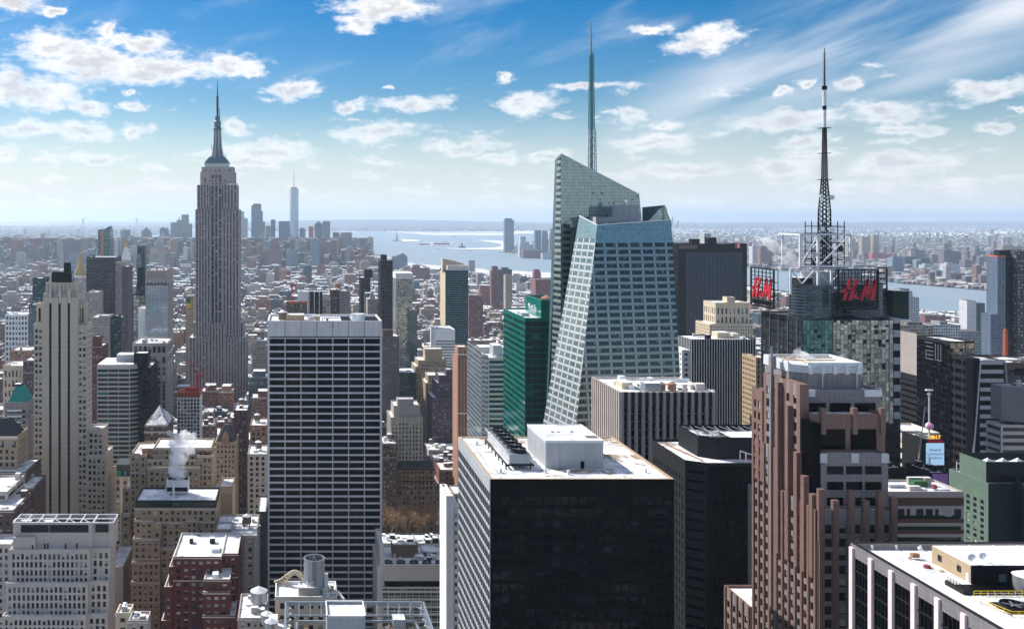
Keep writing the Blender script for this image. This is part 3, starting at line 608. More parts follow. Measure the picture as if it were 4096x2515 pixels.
b.bulk(PX(65, Y+15), PX(140, Y+15), Y+10, Y+14.5, z2-4.5, 3.4, 'dark')

# ---- tan brick stepped building with penthouse glazing, and the taller one behind it
Y = 500
tw = S(3.0, 3.3, 1.45, 1.9, mt=1.0, ml=.5)
b = Bld('stepped_brick_building', 'tan brick stepped building with a green-glazed top storey and snowy roof', 'building', None, (PX(700, Y), Y), 'tan')
def ms(a0, a1, py, dy, D, sp=tw, zb=0, **k): y = Y+dy; b.mass(PX(a0, y), PX(a1, y), y, y+D, zb, PZ(py, y), sp, sp if PX(a0, y) > 0 else None, sp if PX(a1, y) < 0 else None, **k)
ms(537, 866, 2030, 0, 26); ms(537, 612, 2078, -3, 5); ms(612, 645, 2092, -5, 6); ms(645, 745, 2085, -1.5, 3); ms(745, 790, 2078, -4, 5); ms(790, 862, 2082, -2, 3)
ms(531, 640, 2152, -7, 8); ms(527, 640, 2245, -9, 10); ms(524, 640, 2325, -11, 12); ms(640, 700, 2190, -6, 8)
b.mass(PX(540, Y), PX(864, Y), Y+.8, Y+25, PZ(2030, Y)-.5, PZ(2002, Y), S(4, 3.6, 3.6, 2.7, mt=.5, ml=.3, win='g_green', d=.2), roof='snow_full', mat='dark'); b.near()
z = PZ(2002, Y)-.9
b.part('cooling_tower', MB().box(PX(665, Y+12), PX(752, Y+12), Y+12, Y+19, z+1.5, z+8), 'steel'); b.part('vent_grille', MB().box(PX(667, Y+12), PX(750, Y+12), Y+11.9, Y+12, z+2.4, z+4.6), 'black')
for k in range(4): b.fan(PX(678+21*k, Y+12), Y+15.5, z+8, 1.2, 1.0)
b.part('chimney', MB().tube((PX(694, Y+8), Y+8, z), (PX(694, Y+8), Y+8, z+9), .6, 8), 'steel')
g = random.Random(4); fr = MB()
for k in range(16):
    x, y = PX(g.uniform(620, 680), Y+6), Y+g.uniform(4, 14); fr.beam((x, y, z+g.uniform(.5, 3)), (x+g.uniform(-4, 4), y+g.uniform(-3, 3), z+g.uniform(.5, 4)), .25)
b.part('roof_frame', fr, 'steel')
Y = 545
b = Bld('tan_apartment_hotel', 'tall tan brick building with corner parapet boxes behind the rising steam', 'building', None, (PX(680, Y), Y), 'tan')
ms(520, 585, 1818, 0, 30); ms(520, 560, 1815, -.5, 2); ms(585, 848, 1835, .8, 30); ms(612, 845, 1790, 4, 24, zb=60); ms(790, 850, 1822, -1, 12)
ms(490, 522, 1955, 1, 26, tw); ms(484, 520, 2055, -4, 26, tw); ms(850, 930, 1970, 6, 24, None); ms(878, 930, 1945, 10, 20, None); ms(590, 800, 1868, -4, 8, S(3, 3.3, 1.4, 1.9, mt=2))
b.near(); b.bulk(PX(563, Y), PX(610, Y), Y+4, Y+14, PZ(1818, Y)-.9, 3.6, 'orange'); b.bulk(PX(795, Y), PX(840, Y), Y+4, Y+14, PZ(1835, Y)-.9, 4.2, 'orange')

# ---- dark red brick apartment block
Y = 445
b = Bld('red_brick_building', 'dark red brick stepped apartment building with snow-filled roofs and white stone ledges', 'building', None, (PX(800, Y), Y), 'red')
rw = S(3.7, 3.35, 1.9, 1.75, mt=1.5, ml=.8, win='g_res')
ms(692, 886, 2225, 0, 34, rw, pm='bandlight'); ms(886, 952, 2212, 4, 30, rw, pm='bandlight'); ms(676, 700, 2265, .6, 24, rw, pm='bandlight'); ms(657, 690, 2345, -1, 22, rw, pm='bandlight'); ms(645, 680, 2480, -2, 20, rw, pm='bandlight')
ms(815, 920, 2315, -10, 14, rw, pm='bandlight'); ms(813, 918, 2366, -12, 6, rw, pm='bandlight'); ms(811, 940, 2460, -14, 20, rw, pm='bandlight'); b.near()
z = PZ(2225, Y)-.9
b.bulk(PX(848, Y-8), PX(872, Y-8), Y-8, Y-3, PZ(2315, Y-10)-.9, 2.2, 'steel', 'air_handler'); b.bulk(PX(845, Y+8), PX(880, Y+8), Y+8, Y+14, z, 1.6, 'steel', 'air_handler'); b.bulk(PX(747, Y+8), PX(760, Y+8), Y+20, Y+23, z, 2.6, 'dark', 'air_handler'); b.bulk(PX(830, Y+8), PX(850, Y+8), Y+20, Y+23, z, 2.6, 'dark', 'air_handler')
for k in range(3): b.fan(PX(846+12*k, Y-4), Y-1+k*2, PZ(2315, Y-10)-.9, 1.0, 1.4)
b = gridbld('dark_office_slab', 'narrow dark-walled building squeezed between the red brick block and the white banded slab', 1028, 1066, 2045, 520, 30, 'slate', S(4, 3.6, .8, 1.5, win='g_dark'), clut=0)
Y = 480
b = Bld('stone_palazzo_building', 'brown stone building with pilastered attic and rooftop machinery behind the red brick block', 'building', None, (PX(950, Y), Y), 'greystone')
ms(858, 1026, 2140, 0, 34, S(5.2, 3.8, 1.8, 2.2, mt=1.6, fin=(1, 1.2, .5, 'greystone'))); ms(864, 925, 2115, 2, 12, None); b.near(); b.clutter(PX(885, Y), PX(1015, Y), Y+4, Y+30, PZ(2140, Y)-.9, 7, 12, 1)

# ---- white banded slab (travertine) with black strip windows
Y = 530
b = Bld('white_banded_slab_tower', 'broad white stone slab tower with rows of black strip windows between white bands', 'skyscraper', None, (PX(1300, Y), Y), 'travertine')
z = PZ(1283, Y); xa, xb = PX(1070, Y), PX(1528, Y); lw = .9; W7 = (xb-xa-2*lw)/7; fl = 27.55/F*Y; z0b = z-9.5
nfl = int(z0b/fl)
b.mass(xa, xb, Y, Y+36, z0b, z, None, None, S(4, 3.8, .1, .1, win='g_band'), roof='snow_full', par=1.3, pw=.8)
BOXES.append((xa, xb, Y, Y+36, z, 0))
zb0 = z0b-nfl*fl
b.facade((xa, Y, 0), 'F', xb-xa, zb0, z0b, S(W7, fl, W7-.5, fl*.76, d=.7, mt=0, mb=0, ml=lw, win='g_band', fin=(1, .34, .12, 'travertine')), 0)
b.w.box(xa, xb, Y+.9, Y+36, 0, z0b, skip='FT')
b.near()
for k in range(1, 7): x = xa+lw+W7*k; b.part('panel_joint', MB().box(x-.12, x+.12, Y-.06, Y, z0b+.2, z-.2), 'dark')
b.part('slot', MB().box(xa+lw, xb-lw, Y-.05, Y+.02, z0b+.2, z0b+.8), 'black', 'thin dark gap below the blank top wall')
zr = z-1.3
b.bulk(PX(1143, 538), PX(1217, 538), 540, 549, zr, 3.6, 'tan'); b.bulk(PX(1262, 538), PX(1280, 538), 538, 542, zr, 3.2, 'tan'); b.tank(PX(1131, 540), 543, zr, 2.6, 4.2, .6, 'wood')
b.part('plant_well', MB().box(PX(1365, 545), PX(1403, 545), 536, 560, zr-.02, zr+.5).box(PX(1460, 545), PX(1512, 545), 534, 560, zr-.02, zr+.5), 'black')
b.part('cooling_tower', MB().lathe(PX(1432, 545), 547, [(4.4, zr), (4.0, zr+3), (4.2, zr+3.6)], 20).lathe(PX(1432, 545), 547, [(4.1, zr+3.5), (1, zr+3.0), (.01, zr+3)], 20), 'steel')
b.clutter(PX(1225, 545), PX(1350, 545), 536, 560, zr, 31, 7); b.dish(PX(1230, 545), 550, zr+.4)

# ---- black glass tower with snowy roof
Y = 279
b = Bld('black_glass_tower', 'broad black glass office tower with a snowy roof, grey penthouse box and cooling towers', 'skyscraper', None, (85, Y), 'black')
xa, xb = PX(1962, Y), PX(2697, Y); z = PZ(1915, Y); Yb = 333
b.mass(xa, xb, Y, Yb, 0, z, S(2.58, 3.66, 2.1, 2.3, d=.12, mt=4.4, ml=.4, win='g_black'), S(2.7, 3.66, 2.2, 2.1, d=.35, mt=4, ml=.4, win='g_dark', sp='dark', fin=(1, .3, .2, 'mech')), None, roof='snow_patchy', par=.35, pw=.9, pm='tan')  # flank metal paler than the black front: sunlight put into the colour
b.near()
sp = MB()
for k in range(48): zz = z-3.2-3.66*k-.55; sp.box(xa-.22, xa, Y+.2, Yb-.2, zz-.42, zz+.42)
b.part('spandrel_band', sp, M['mech'], 'metal bands stepping down the flank, coloured pale for the sun on it', kind='stuff')
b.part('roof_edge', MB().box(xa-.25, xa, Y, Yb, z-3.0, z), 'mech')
zr = z-.35
xa2, xb2 = PX(2183, 292), PX(2413, 292); hb = 8.4
b.part('penthouse', MB().box(xa2, xb2, 292, 315, zr, zr+hb, top=1, skip='B'), ['mech', 'snow']); b.part('penthouse_rim', MB().box(xa2-.15, xb2+.15, 291.8, 292.1, zr+hb-.5, zr+hb+.25).box(xa2-.15, xa2+.1, 292, 315, zr+hb-.5, zr+hb+.25).box(xb2-.1, xb2+.15, 292, 315, zr+hb-.5, zr+hb+.25).box(xa2, xb2, 315, 315.2, zr+hb-.5, zr+hb+.25), 'steel')
b.part('door', MB().box(PX(2322, 292), PX(2337, 292), 291.85, 292, zr, zr+2.2), 'black'); b.part('hatch', MB().box(PX(2333, 300), PX(2385, 300), 296, 299, zr+hb, zr+hb+.15), 'wood')
for q in (2200, 2222, 2275): b.bulk(PX(q, 305), PX(q+14, 305), 304, 306, zr+hb, .4, 'steel', 'roof_vent')
xa3, xb3 = 66.2, 72.4; ct = MB().box(xa3, xb3, 291, 323, zr+1.6, zr+4.6)
b.part('cooling_tower', ct, 'silverblue')
for k in range(14):
    lv = MB().beam((xa3-.3, 291.3+k*2.3, zr+2.0), (xa3-.3, 293.2+k*2.3, zr+2.0), .3, .5).beam((xa3-.3, 291.3+k*2.3, zr+3), (xa3-.3, 293.2+k*2.3, zr+3), .3, .5).beam((xa3-.3, 291.3+k*2.3, zr+4), (xa3-.3, 293.2+k*2.3, zr+4), .3, .5)
    b.part('louvre', lv, 'steel')
for k in range(6): b.fan((xa3+xb3)/2, 294+5.3*k, zr+4.6, 2.3, 1.3)
lg = MB()
for k in range(7):
    for x in (xa3-1.3, xb3): lg.beam((x, 291.3+k*5.2, zr), (x, 291.3+k*5.2, zr+1.7), .35)
lg.beam((xa3-1.3, 290.5, zr+1.6), (xa3-1.3, 323, zr+1.6), .4).beam((xb3+.4, 290.5, zr+1.6), (xb3+.4, 323, zr+1.6), .4).beam((xa3-1.3, 290.7, zr+1.4), (xb3+1, 290.7, zr+1.4), .5)
b.part('support_frame', lg, 'dark')
rl = MB()
for k in range(17): rl.beam((xa3-1.4, 290.7+k*2, zr+4.6), (xa3-1.4, 290.7+k*2, zr+5.7), .08)
rl.beam((xa3-1.4, 290.7, zr+5.7), (xa3-1.4, 323, zr+5.7), .1).beam((xa3-1.4, 290.7, zr+5.15), (xa3-1.4, 323, zr+5.15), .08); b.part('railing', rl, 'steel')
for x, y in ((75.5, 286.6), (82, 285), (106, 287), (100.5, 300), (62, 287), (61.5, 322)): b.part('roof_vent', MB().box(x, x+.7, y, y+.7, zr, zr+1.3), 'steel')
b.part('roof_seam', MB().beam((60.5, 300, zr+.06), (60.5, 318, zr+.06), .15, .05).beam((61.5, 286, zr+.06), (61.5, 292, zr+.06), .15, .05).beam((101, 300, zr+.06), (101, 312, zr+.06), .15, .05), 'dark')

# ---- tower with white vertical piers, bottom right
b = Bld('white_piered_tower', 'dark glass tower with white vertical piers and a snowy roof, bottom right corner', 'skyscraper', None, (175, 203), 'dark')
xa, Yn, Yf, z = 150.0, 200.2, 254.5, 174.6
b.mass(xa, 226, Yn, Yf, 0, z, S(8, 3.7, 7, 2.6, win='g_band', mt=5), None, None, roof='snow_full', par=1.5, pw=.8, pm='ggran')
BOXES.append((150, 226, Yn, Yf, z, 0))
b.facade((xa-.45, Yf, 0), 'L', Yf-Yn, 20, z-3.2, S(1.4, 3.66, 1.26, 3.4, d=.4, mt=0, mb=0, ml=.2, win='g_band'), b.mi('dark'))
b.near()
b.part('parapet_band', MB().box(xa-.6, xa, Yn-.3, Yf+.3, z-3.4, z), 'ggran')
for px in (3407, 3483, 3565, 3655, 3750, 3855, 3972):
    y = 149.2*F/(px-CX); b.part('pier', MB().box(xa-1.15, xa+.02, y-.75, y+.75, 0, z-1.0), 'stripe')
b.part('parapet_coping', MB().box(xa-.6, xa+.5, Yn-.3, Yf+.3, z, z+.15).box(xa, 226, Yf-.6, Yf+.3, z+.01, z+.16), 'dark')
zr = z-1.5
for k in range(11): b.part('parapet_bracket', MB().box(154+k*6.5, 154.5+k*6.5, Yf-1.4, Yf-.8, zr, zr+1.2), 'steel')
# penthouse
b.part('penthouse', MB().box(164, 224, 230, 244, zr, zr+4.4, top=1, skip='B'), ['tan', 'snow_full']); b.part('penthouse_front', MB().box(164.1, 224, 229.6, 230, zr-4, zr+4.45), 'black')
for y, h in ((241, 1), (234, 1)): b.part('window', MB().box(163.93, 164, y-.7, y+.7, zr+1.4, zr+3.0), 'g_dark')
b.part('door', MB().box(163.9, 164, 230.6, 231.5, zr, zr+2.2), 'steel')
b.part('window', MB().box(170.5, 172.3, 229.5, 229.6, zr+.6, zr+2.4), 'g_pale')
b.dish(165.6, 231.5, zr+4.4, 1.0, -.6); b.dish(169, 232.5, zr+4.4, 1.0, -.6); b.dish(164.8, 250, zr, .8, 2); b.dish(196, 250, zr, .8, 2); b.dish(200, 250, zr, .8, 2)
b.part('roof_tarpaulin', MB().lathe(160.5, 240.5, [(1.0, zr), (.8, zr+.6), (.01, zr+.9)], 7), 'redpack', 'red crumpled tarpaulin'); b.part('roof_tarpaulin', MB().lathe(162.2, 238, [(.8, zr), (.6, zr+.4), (.01, zr+.6)], 7), 'buff', 'tan crumpled tarpaulin')
b.part('barrow', MB().box(160.4, 162.2, 246, 247.2, zr+.5, zr+1.5).box(159.6, 160.4, 246.4, 246.8, zr+.2, zr+.5), 'orange')
# plant well, pit shade painted as black floor, with tank, railings and fans
b.part('plant_well_wall', MB().box(157.4, 158, 223, 229.5, zr, zr+1.1).box(158, 226, 223, 223.4, zr, zr+.5), ['dark']); b.part('well_floor', MB().box(158, 226, 223.4, 229.5, zr, zr+.05), 'black')
t = b.part('water_tank', MB().lathe(175, 226.3, [(3.0, zr+.1), (3.0, zr+3.4)], 24), 'silver'); b.part('tank_roof', MB().lathe(175, 226.3, [(3.2, zr+3.4), (.01, zr+4.7)], 24), 'steel', parent=t)
def rail(P, h=1.15, m='yellow', step=1.6):
    o = MB()
    for (x0, y0, z0), (x1, y1, z1) in zip(P, P[1:]):
        n = max(1, int(math.hypot(x1-x0, y1-y0)/step))
        for k in range(n+1): f = k/n; o.beam((x0+(x1-x0)*f, y0+(y1-y0)*f, z0+(z1-z0)*f), (x0+(x1-x0)*f, y0+(y1-y0)*f, z0+(z1-z0)*f+h), .09)
        for q in (h, h*.5): o.beam((x0, y0, z0+q), (x1, y1, z1+q), .1)
    b.part('railing', o, m)
rail([(159.5, 222.6, zr), (226, 222.6, zr)]); rail([(157.8, 229, zr+1), (157.8, 224, zr+1)], 1, 'dark', .9)
rail([(157.3, 219.5, zr), (159.6, 211, zr), (185, 211, zr)]); rail([(161, 220, zr), (190, 220, zr)], 1.6, 'bandlight', 1.8)
b.part('fan_pit', MB().box(160, 192, 212, 219, zr+.01, zr+.06), 'dark')
for k in range(4): b.fan(163.4+6.2*k, 215.5, zr+.05, 2.6, 1.1)

# ---- dark bevelled tower behind the black one
Y = 360
b = Bld('dark_bronze_tower', 'dark bronze tower with an angled corner and rooftop cranes behind the black glass tower', 'skyscraper', None, (170, Y), 'dark')
z = PZ(1850, Y); BOXES.append((150, 200, Y, 398, z, 0))
zz = z-1.0
b.w.prism([(156.5, Y), (200, Y), (200, 398), (150, 398), (150, 364.5)], 0, zz, cap=False); b.roofm = 'snow'; b.roof.polys([[(156.5, Y, zz-.0), (200, Y, zz), (200, 398, zz), (150, 398, zz), (150, 364.5, zz)]])
pw = S(2.9, 3.7, 1.1, 2.4, d=.3, mt=5, ml=1, win='g_teal')
b.w = MB().polys([[(200, 398, 0), (150, 398, 0), (150, 398, zz), (200, 398, zz)], [(200, Y, 0), (200, 398, 0), (200, 398, zz), (200, Y, zz)]])
b.facade((150, 398, 0), 'L', 33.5, 0, zz, pw, 0); u = np.array((6.5, -4.5, 0)); lu = np.linalg.norm(u); b.facade((150, 364.5, 0), (tuple(u/lu), tuple(np.array((-4.5, -6.5, 0))/lu)), lu, 0, zz, S(7, 3.7, 6.4, 1.2, d=.1, ml=.3, win='g_black'), 0)
b.facade((156.5, Y, 0), 'F', 43.5, 0, zz, S(2.8, 3.7, 1.2, 2.2, d=.2, mt=5, ml=2, win='g_black'), b.mi('black'))
b.w.polys([[(156.5, Y, zz), (200, Y, zz), (200, Y, z), (156.5, Y, z)], [(150, 364.5, zz), (156.5, Y, zz), (156.5, Y, z), (150, 364.5, z)], [(150, 398, zz), (150, 364.5, zz), (150, 364.5, z), (150, 398, z)], [(150, 398, zz), (150.01, 398, z), (200, 398, z), (200, 398, zz)]], mat=b.mi('dark'))
b.near()
b.part('penthouse', MB().prism([(163.5, 369), (200, 369), (200, 392), (158.6, 392), (158.6, 373)], zz, zz+8.5, mat=0, cap=False), 'dark')
b.part('penthouse_roof', MB().polys([[(163.5, 369, zz+6.5), (200, 369, zz+6.5), (200, 392, zz+6.5), (158.6, 392, zz+6.5), (158.6, 373, zz+6.5)]]), 'roof_dark'); b.bulk(170.5, 198, 371, 381, zz+6.5, 1.6, 'dark')
fr = MB()
for k in range(6): fr.beam((160+k*5, 373, zz+8), (163+k*5, 391, zz+8), .3).beam((164+k*5, 373, zz+8), (160+k*5, 391, zz+8), .25)
b.part('roof_frame', fr, 'silverblue')
for x in (173, 179.5):
    b.part('davit_crane', MB().beam((x, 363.5, zz), (x, 363.5, zz+4), .3).beam((x-2.2, 363.5, zz+4.6), (x+4.2, 362.5, zz+2.6), .4).beam((x-2.2, 363.5, zz+4.6), (x-2.2, 363.5, zz+1.2), .15), 'steel')
    b.part('davit_base', MB().beam((x-1, 364, zz), (x, 363.5, zz+3), .2).beam((x+1.5, 363, zz), (x, 363.5, zz+3), .2), 'redsteel')
b.part('roof_pipe', MB().beam((153.5, 392, zz+.3), (157.5, 366, zz+.3), .5, .4), 'orange')

# ---- building with vertical piers, sunlight put into the paler flank ones
Y = 437
b = Bld('pale_piered_office', 'office block with close stone piers, coloured paler on the sunlit flank, and a cluttered snowy roof', 'building', None, (172, Y), 'pierlight')
z = PZ(1567, Y)
b.mass(150, 194, Y, 478, 0, z, S(3.35, 3.7, 1.9, 3.2, d=.6, mt=6.5, mb=0, ml=.9, win='g_black', sp='dark', fin=(1, 1.3, .5, 'greystone')), S(3.0, 3.7, 1.7, 2.5, d=.5, mt=6.5, ml=.9, win='g_dark', sp='tan', fin=(1, 1.1, .5, 'pierlight')), None)
b.near(); zr = z-.9
b.bulk(163, 170.5, Y+4, Y+10, zr, 4.2, 'silverblue'); b.bulk(155, 160, Y+12, Y+22, zr, 3, 'buff')
for x in (172, 177): b.tank(x, Y+8, zr, 2.0, 2.6, .6, 'orange', 'orange')
b.part('duct', MB().beam((160, Y+24, zr+2.5), (192, Y+24, zr+2.5), .8).beam((160, Y+24, zr+2.5), (160, Y+5, zr+2.5), .6), 'steel'); b.clutter(152, 193, Y+10, Y+38, zr, 12, 14); b.clutter(178, 193, Y+3, Y+14, zr, 5, 5)

# ---- faceted glass tower with mast
b = Bld('faceted_glass_tower', 'faceted glass skyscraper with a slanted crystal top rising above all its neighbours', 'skyscraper', None, (190, 540), 'boabase')
BOXES.append((150, 225, 520, 600, 260, 0)); BOXES.append((150, 210, 560, 600, 295, 0))
Pp = lambda px, py, Y: (PX(px, Y), Y, PZ(py, Y))
def low(A, Bt, z=0.0):  # continue an edge downwards
    A, Bt = np.array(A), np.array(Bt); t = (z-A[2])/(Bt[2]-A[2]); return tuple(A+(Bt-A)*t)
# front main facet
A = Pp(2389, 900, 532); B_ = Pp(2684, 879, 540); C_ = Pp(2306, 1690, 516); D_ = Pp(2744, 1690, 522)
A0, B0 = low(A, C_, 60), low(B_, D_, 60)
def boa_rows(k, v):
    return ((1.45, 3) if k < 9 else ((2.35, (lambda j: 1 if j % 5 == 0 else 0)) if (k-9) % 2 == 0 else (1.55, 1)))
mats = ['g_boa', 'g_boas', 'g_teal', 'g_boat']; mats2 = ['g_boav2', 'g_boas2', 'g_teal', 'g_boat']
# make facets planar by construction: front facet through A, B_, A0
def on_plane_x(P0, P1, P2, y, z):
    P0, P1, P2 = map(np.array, (P0, P1, P2)); n = np.cross(P1-P0, P2-P0); return (P0[0]-(n[1]*(y-P0[1])+n[2]*(z-P0[2]))/n[0], y, z)
def on_plane(P0, P1, P2, x, z):
    P0, P1, P2 = map(np.array, (P0, P1, P2)); n = np.cross(P1-P0, P2-P0); return (x, P0[1]-(n[0]*(x-P0[0])+n[2]*(z-P0[2]))/n[1], z)
B0 = on_plane(A, B_, A0, B0[0], 60)
patch_panes(b, [A0, B0, B_, A], 1.5, boa_rows, mats)
# left chamfer facet, its sunlight put into paler copies of the front glass
E = Pp(2318, 863, 556); Ef = Pp(2226, 1690, 556); E0 = low(E, Ef, 60)
E0 = on_plane_x(E, A0, A, 556, 60)
patch_panes(b, [E0, A0, A, E], 1.5, boa_rows, mats2)
# dark back volume: front face and left face
G = Pp(2243, 615, 575); G0 = (G[0]-1.5, 574, 60)
T2 = Pp(2557, 778, 581); T3 = Pp(2569, 842, 581); 
G0 = (G[0], 575, 60); yb = lambda x: 575+(x-G[0])*6/(T2[0]-G[0]); zs = lambda x: G[2]+(T2[2]-G[2])*(x-G[0])/(T2[0]-G[0])
T2 = (T2[0], yb(T2[0]), T2[2]); T3 = (T3[0]+.8, yb(T3[0]+.8), 250)
def back_rows(k, v): return (1.95, (lambda j: 0 if j % 9 in (1, 2, 3) and v > 40 else 3)) if k % 2 == 0 else (1.95, 1 if v > 44 else 3)
patch_panes(b, [G0, (T3[0], yb(T3[0]), 60), T3, T2, G], 1.5, back_rows, mats)
L0 = (PX(2186, 592), 592, 60); Lt = (PX(2238, 579.5), 579.5, G[2]-1)
patch_panes(b, [L0, G0, G, Lt], 1.5, lambda k, v: (1.9, 0) if k % 2 else (1.95, 1), mats)
# right glass screen behind the roof
S1, S2, S3, S0 = Pp(2569, 830, 578), Pp(2661, 820, 566), Pp(2684, 879, 541), Pp(2569, 892, 579)
q0 = on_plane(S1, S2, S0, S2[0], 256)
b.w.polys([[(T3[0], yb(T3[0]), 250), (T3[0], 610, 250), (T3[0], 610, T3[2]), T2, T3]][:0] or [[G, Lt, (T2[0], 604, T2[2]-2), T2]])
b.part('roof', MB().polys([[(A[0], A[1]+.3, 255.6), (B_[0], B_[1]+.2, 255.6), (B_[0]+1, 600, 255.6), (G[0]+1, 600, 255.6), (E[0], E[1]+.3, 255.6)]]), 'dark')
b.w.polys([[L0, Lt, (Lt[0]+4, 604, G[2]-2), (L0[0], 604, 60)]][:1]); b.w.polys([[B0, (B0[0], 604, 60), (B_[0], 604, 258), B_]]); b.w.polys([[(L0[0], 604, 60), Lt, (B_[0], 604, 258), (B0[0], 604, 60)]])
b.w.box(152, 222, 530, 600, 0, 60)
b.near(5, 300)
sc = Bld('glass_roof_screen', '', 'x', None, (0, 578)); bpy.data.objects.remove(sc.e); sc.e = b.e; sc.w = MB(); sc.mats = ['boabase']
patch_panes(sc, [(S0[0], S0[1], 255), (S2[0], S2[1], 255), S2, S1], 1.6, lambda k, v: (1.6, 3), mats); patch_panes(sc, [(S2[0], S2[1], 255), (S3[0], S3[1], 255), S3, S2], 1.6, lambda k, v: (1.6, 3), mats); sc.near(5, 60)
b.part('edge_rail', MB().beam(E, A, .5).beam(A, B_, .5).beam(G, T2, .5).beam(S1, S2, .35).beam(S2, S3, .35), 'steel')
b.part('penthouse', MB().box(PX(2375, 560), PX(2475, 560), 556, 566, 255.6, 262), 'mech'); b.part('penthouse', MB().box(PX(2463, 562), PX(2545, 562), 558, 568, 255.6, PZ(822, 562)), 'mech'); b.part('vent_pipe', MB().box(PX(2500, 562), PX(2510, 562), 560, 562, PZ(822, 562), PZ(800, 562)), 'steel')
b.part('penthouse_door', MB().box(PX(2435, 556), PX(2470, 556), 555.8, 556, 255.6, 259), 'teal')
fr = MB()
for k in range(4): fr.beam((PX(2655, 560)+k*1.2, 565-k*5, 256), (PX(2655, 560)+k*1.2, 562-k*5, 266-k*2), .3)
b.part('roof_frame', fr, 'steel')
rm = MB()
for k in range(7): x = PX(2390+k*38, 545); rm.beam((x, 545, 255.6), (x, 545, 258), .3).beam((x-2, 545, 257.6), (x+2.5, 545, 258.4), .25)
b.part('window_washing_rig', rm, 'dark')
# mast
def lattice(o, x, y, z0, z1, w0, w1, n, r, rd=None, sides=((1, 1), (-1, 1), (-1, -1), (1, -1))):
    rd = rd or r*.6
    for i in range(n):
        f, g = i/n, (i+1)/n; za, zb = z0+(z1-z0)*f, z0+(z1-z0)*g; wa, wb = w0+(w1-w0)*f, w0+(w1-w0)*g
        for k in range(4):
            (a, c), (a2, c2) = sides[k], sides[(k+1) % 4]
            o.beam((x+a*wa, y+c*wa, za), (x+a*wb, y+c*wb, zb), r*2); o.beam((x+a*wa, y+c*wa, za), (x+a2*wa, y+c2*wa, za), rd*1.6)
            o.beam((x+a*wa, y+c*wa, za), (x+a2*wb, y+c2*wb, zb), rd*1.6)
ms_ = Bld('spire_mast', 'pale teal lattice spire standing on the faceted glass tower', 'spire', None, (PX(2367, 590), 590)); y = 590; x = PX(2369, y); x2 = PX(2364, y)
o = MB(); z0, z1 = 256, PZ(520, y); lattice(o, x, y, z0, z1, 2.5, 1.6, 12, .22); ms_.part('lattice', o, 'silverblue')
ms_.part('lattice_core', MB().tube((x, y, z0), (x2, y, PZ(210, y)), .8, 8), 'teal')
o = MB(); lattice(o, x2+.3, y, z1, PZ(215, y), 1.5, 1.0, 12, .2); ms_.part('upper_lattice', o, 'teal')
ms_.part('pole', MB().tube((x2, y, PZ(215, y)), (x2, y, PZ(88, y)), .75, 8, .35).tube((x2, y, PZ(222, y)), (x2, y, PZ(214, y)), 1.3, 10), 'silverblue')
# ================================================================== stone and granite tower, right of centre
M['grgl'] = M['g_band']
b = Bld('postmodern_granite_tower', 'pink and grey granite stepped tower with stubby rooftop piers and silver bands', 'skyscraper', None, (162, 272), 'pink')
def gm(x0, x1, y0, y1, z0, z1, f, l, mat='pink', **k): b.mass(x0, x1, y0, y1, z0, z1, f, l, None, mat=mat, **k)
pf = S(4.1, 3.9, 2.3, 2.5, d=.5, mt=3.5, ml=1.0, win='g_dark', sp='ggran', fin=(1, 1.5, .6, 'pink')); pl = S(4.0, 3.9, 1.9, 2.3, d=.4, mt=3.5, ml=1.0, win='g_dark', sp='ggran', fin=(1, 1.0, .4, 'pink'))
zD, zC, zB, zA, zK = PZ(2040, 272), PZ(1813, 276), PZ(1655, 281), PZ(1558, 288), PZ(1461, 291)
gm(150, 172.5, 272, 296, 0, zD, pf, pl); gm(150.6, 172.5, 296, 312, 0, PZ(1790, 297), pl, pl); gm(150, 172, 312, 331, 0, PZ(2360, 326), pl, pl)
gm(153, 172.8, 276, 300, zD-1, zC, S(5.2, 3.9, 4.6, 2.1, d=.3, mt=2.6, ml=1.6, win='g_band'), S(3, 3.9, 2, 2.2, win='g_dark'), 'ggran')
gm(153, 175, 281, 306, zC-1, zB, S(10, 9, 8.4, 7.0, d=.4, mt=3.6, mb=0, ml=1.8, win='g_band'), S(3.2, 3.9, 1.6, 3, d=.3, mt=3.4, win='g_dark'), 'pink')
gm(153.5, 178, 288, 310, zC-1, zA, S(7.6, 5, 6.6, 3.3, d=.3, mt=3.2, ml=.9, win='g_band'), S(4, 3.9, 3.2, 3.3, mt=3.2, win='g_band'), 'ggran')
# crown drum with chamfered corner
b.w.prism([(157.5, 291), (174, 291), (174, 309), (153.2, 309), (153.2, 294)], zA-1, zK-2, mat=b.mi('ggran'))
gm(150.8, 153.5, 283, 305, zD-1, PZ(1500, 300), None, S(4, 3.9, 1.7, 2.5, d=.3, mt=3, win='g_dark', sp='ggran'), 'pink'); gm(150.4, 153, 305, 312, zD-1, PZ(1560, 306), None, S(3, 3.9, 1.6, 2.5, mt=3, win='g_dark'), 'pink')
b.near()
def louvres(x0, x1, y0, y1, z, n=4, nm='silver_band'):
    o = MB()
    for k in range(n): o.box(x0-.25, x1+.25, y0-.25, y1+.25, z-.55*(k+1)+.12, z-.55*k-.02)
    b.part(nm, o, 'steel')
P5 = [(157.4, 290.7), (174.3, 290.7), (174.3, 309.3), (152.9, 309.3), (152.9, 293.8)]
o = MB()
for k in range(4): o.prism(P5, zK-.6*(k+1)+.12, zK-.6*k); 
b.part('silver_band', o, 'steel')
for k in range(5): b.part('crown_block', MB().box(157.6+k*3.7, 158.7+k*3.7, 290.3, 291, zK-2.6, zK+.1), 'steel')
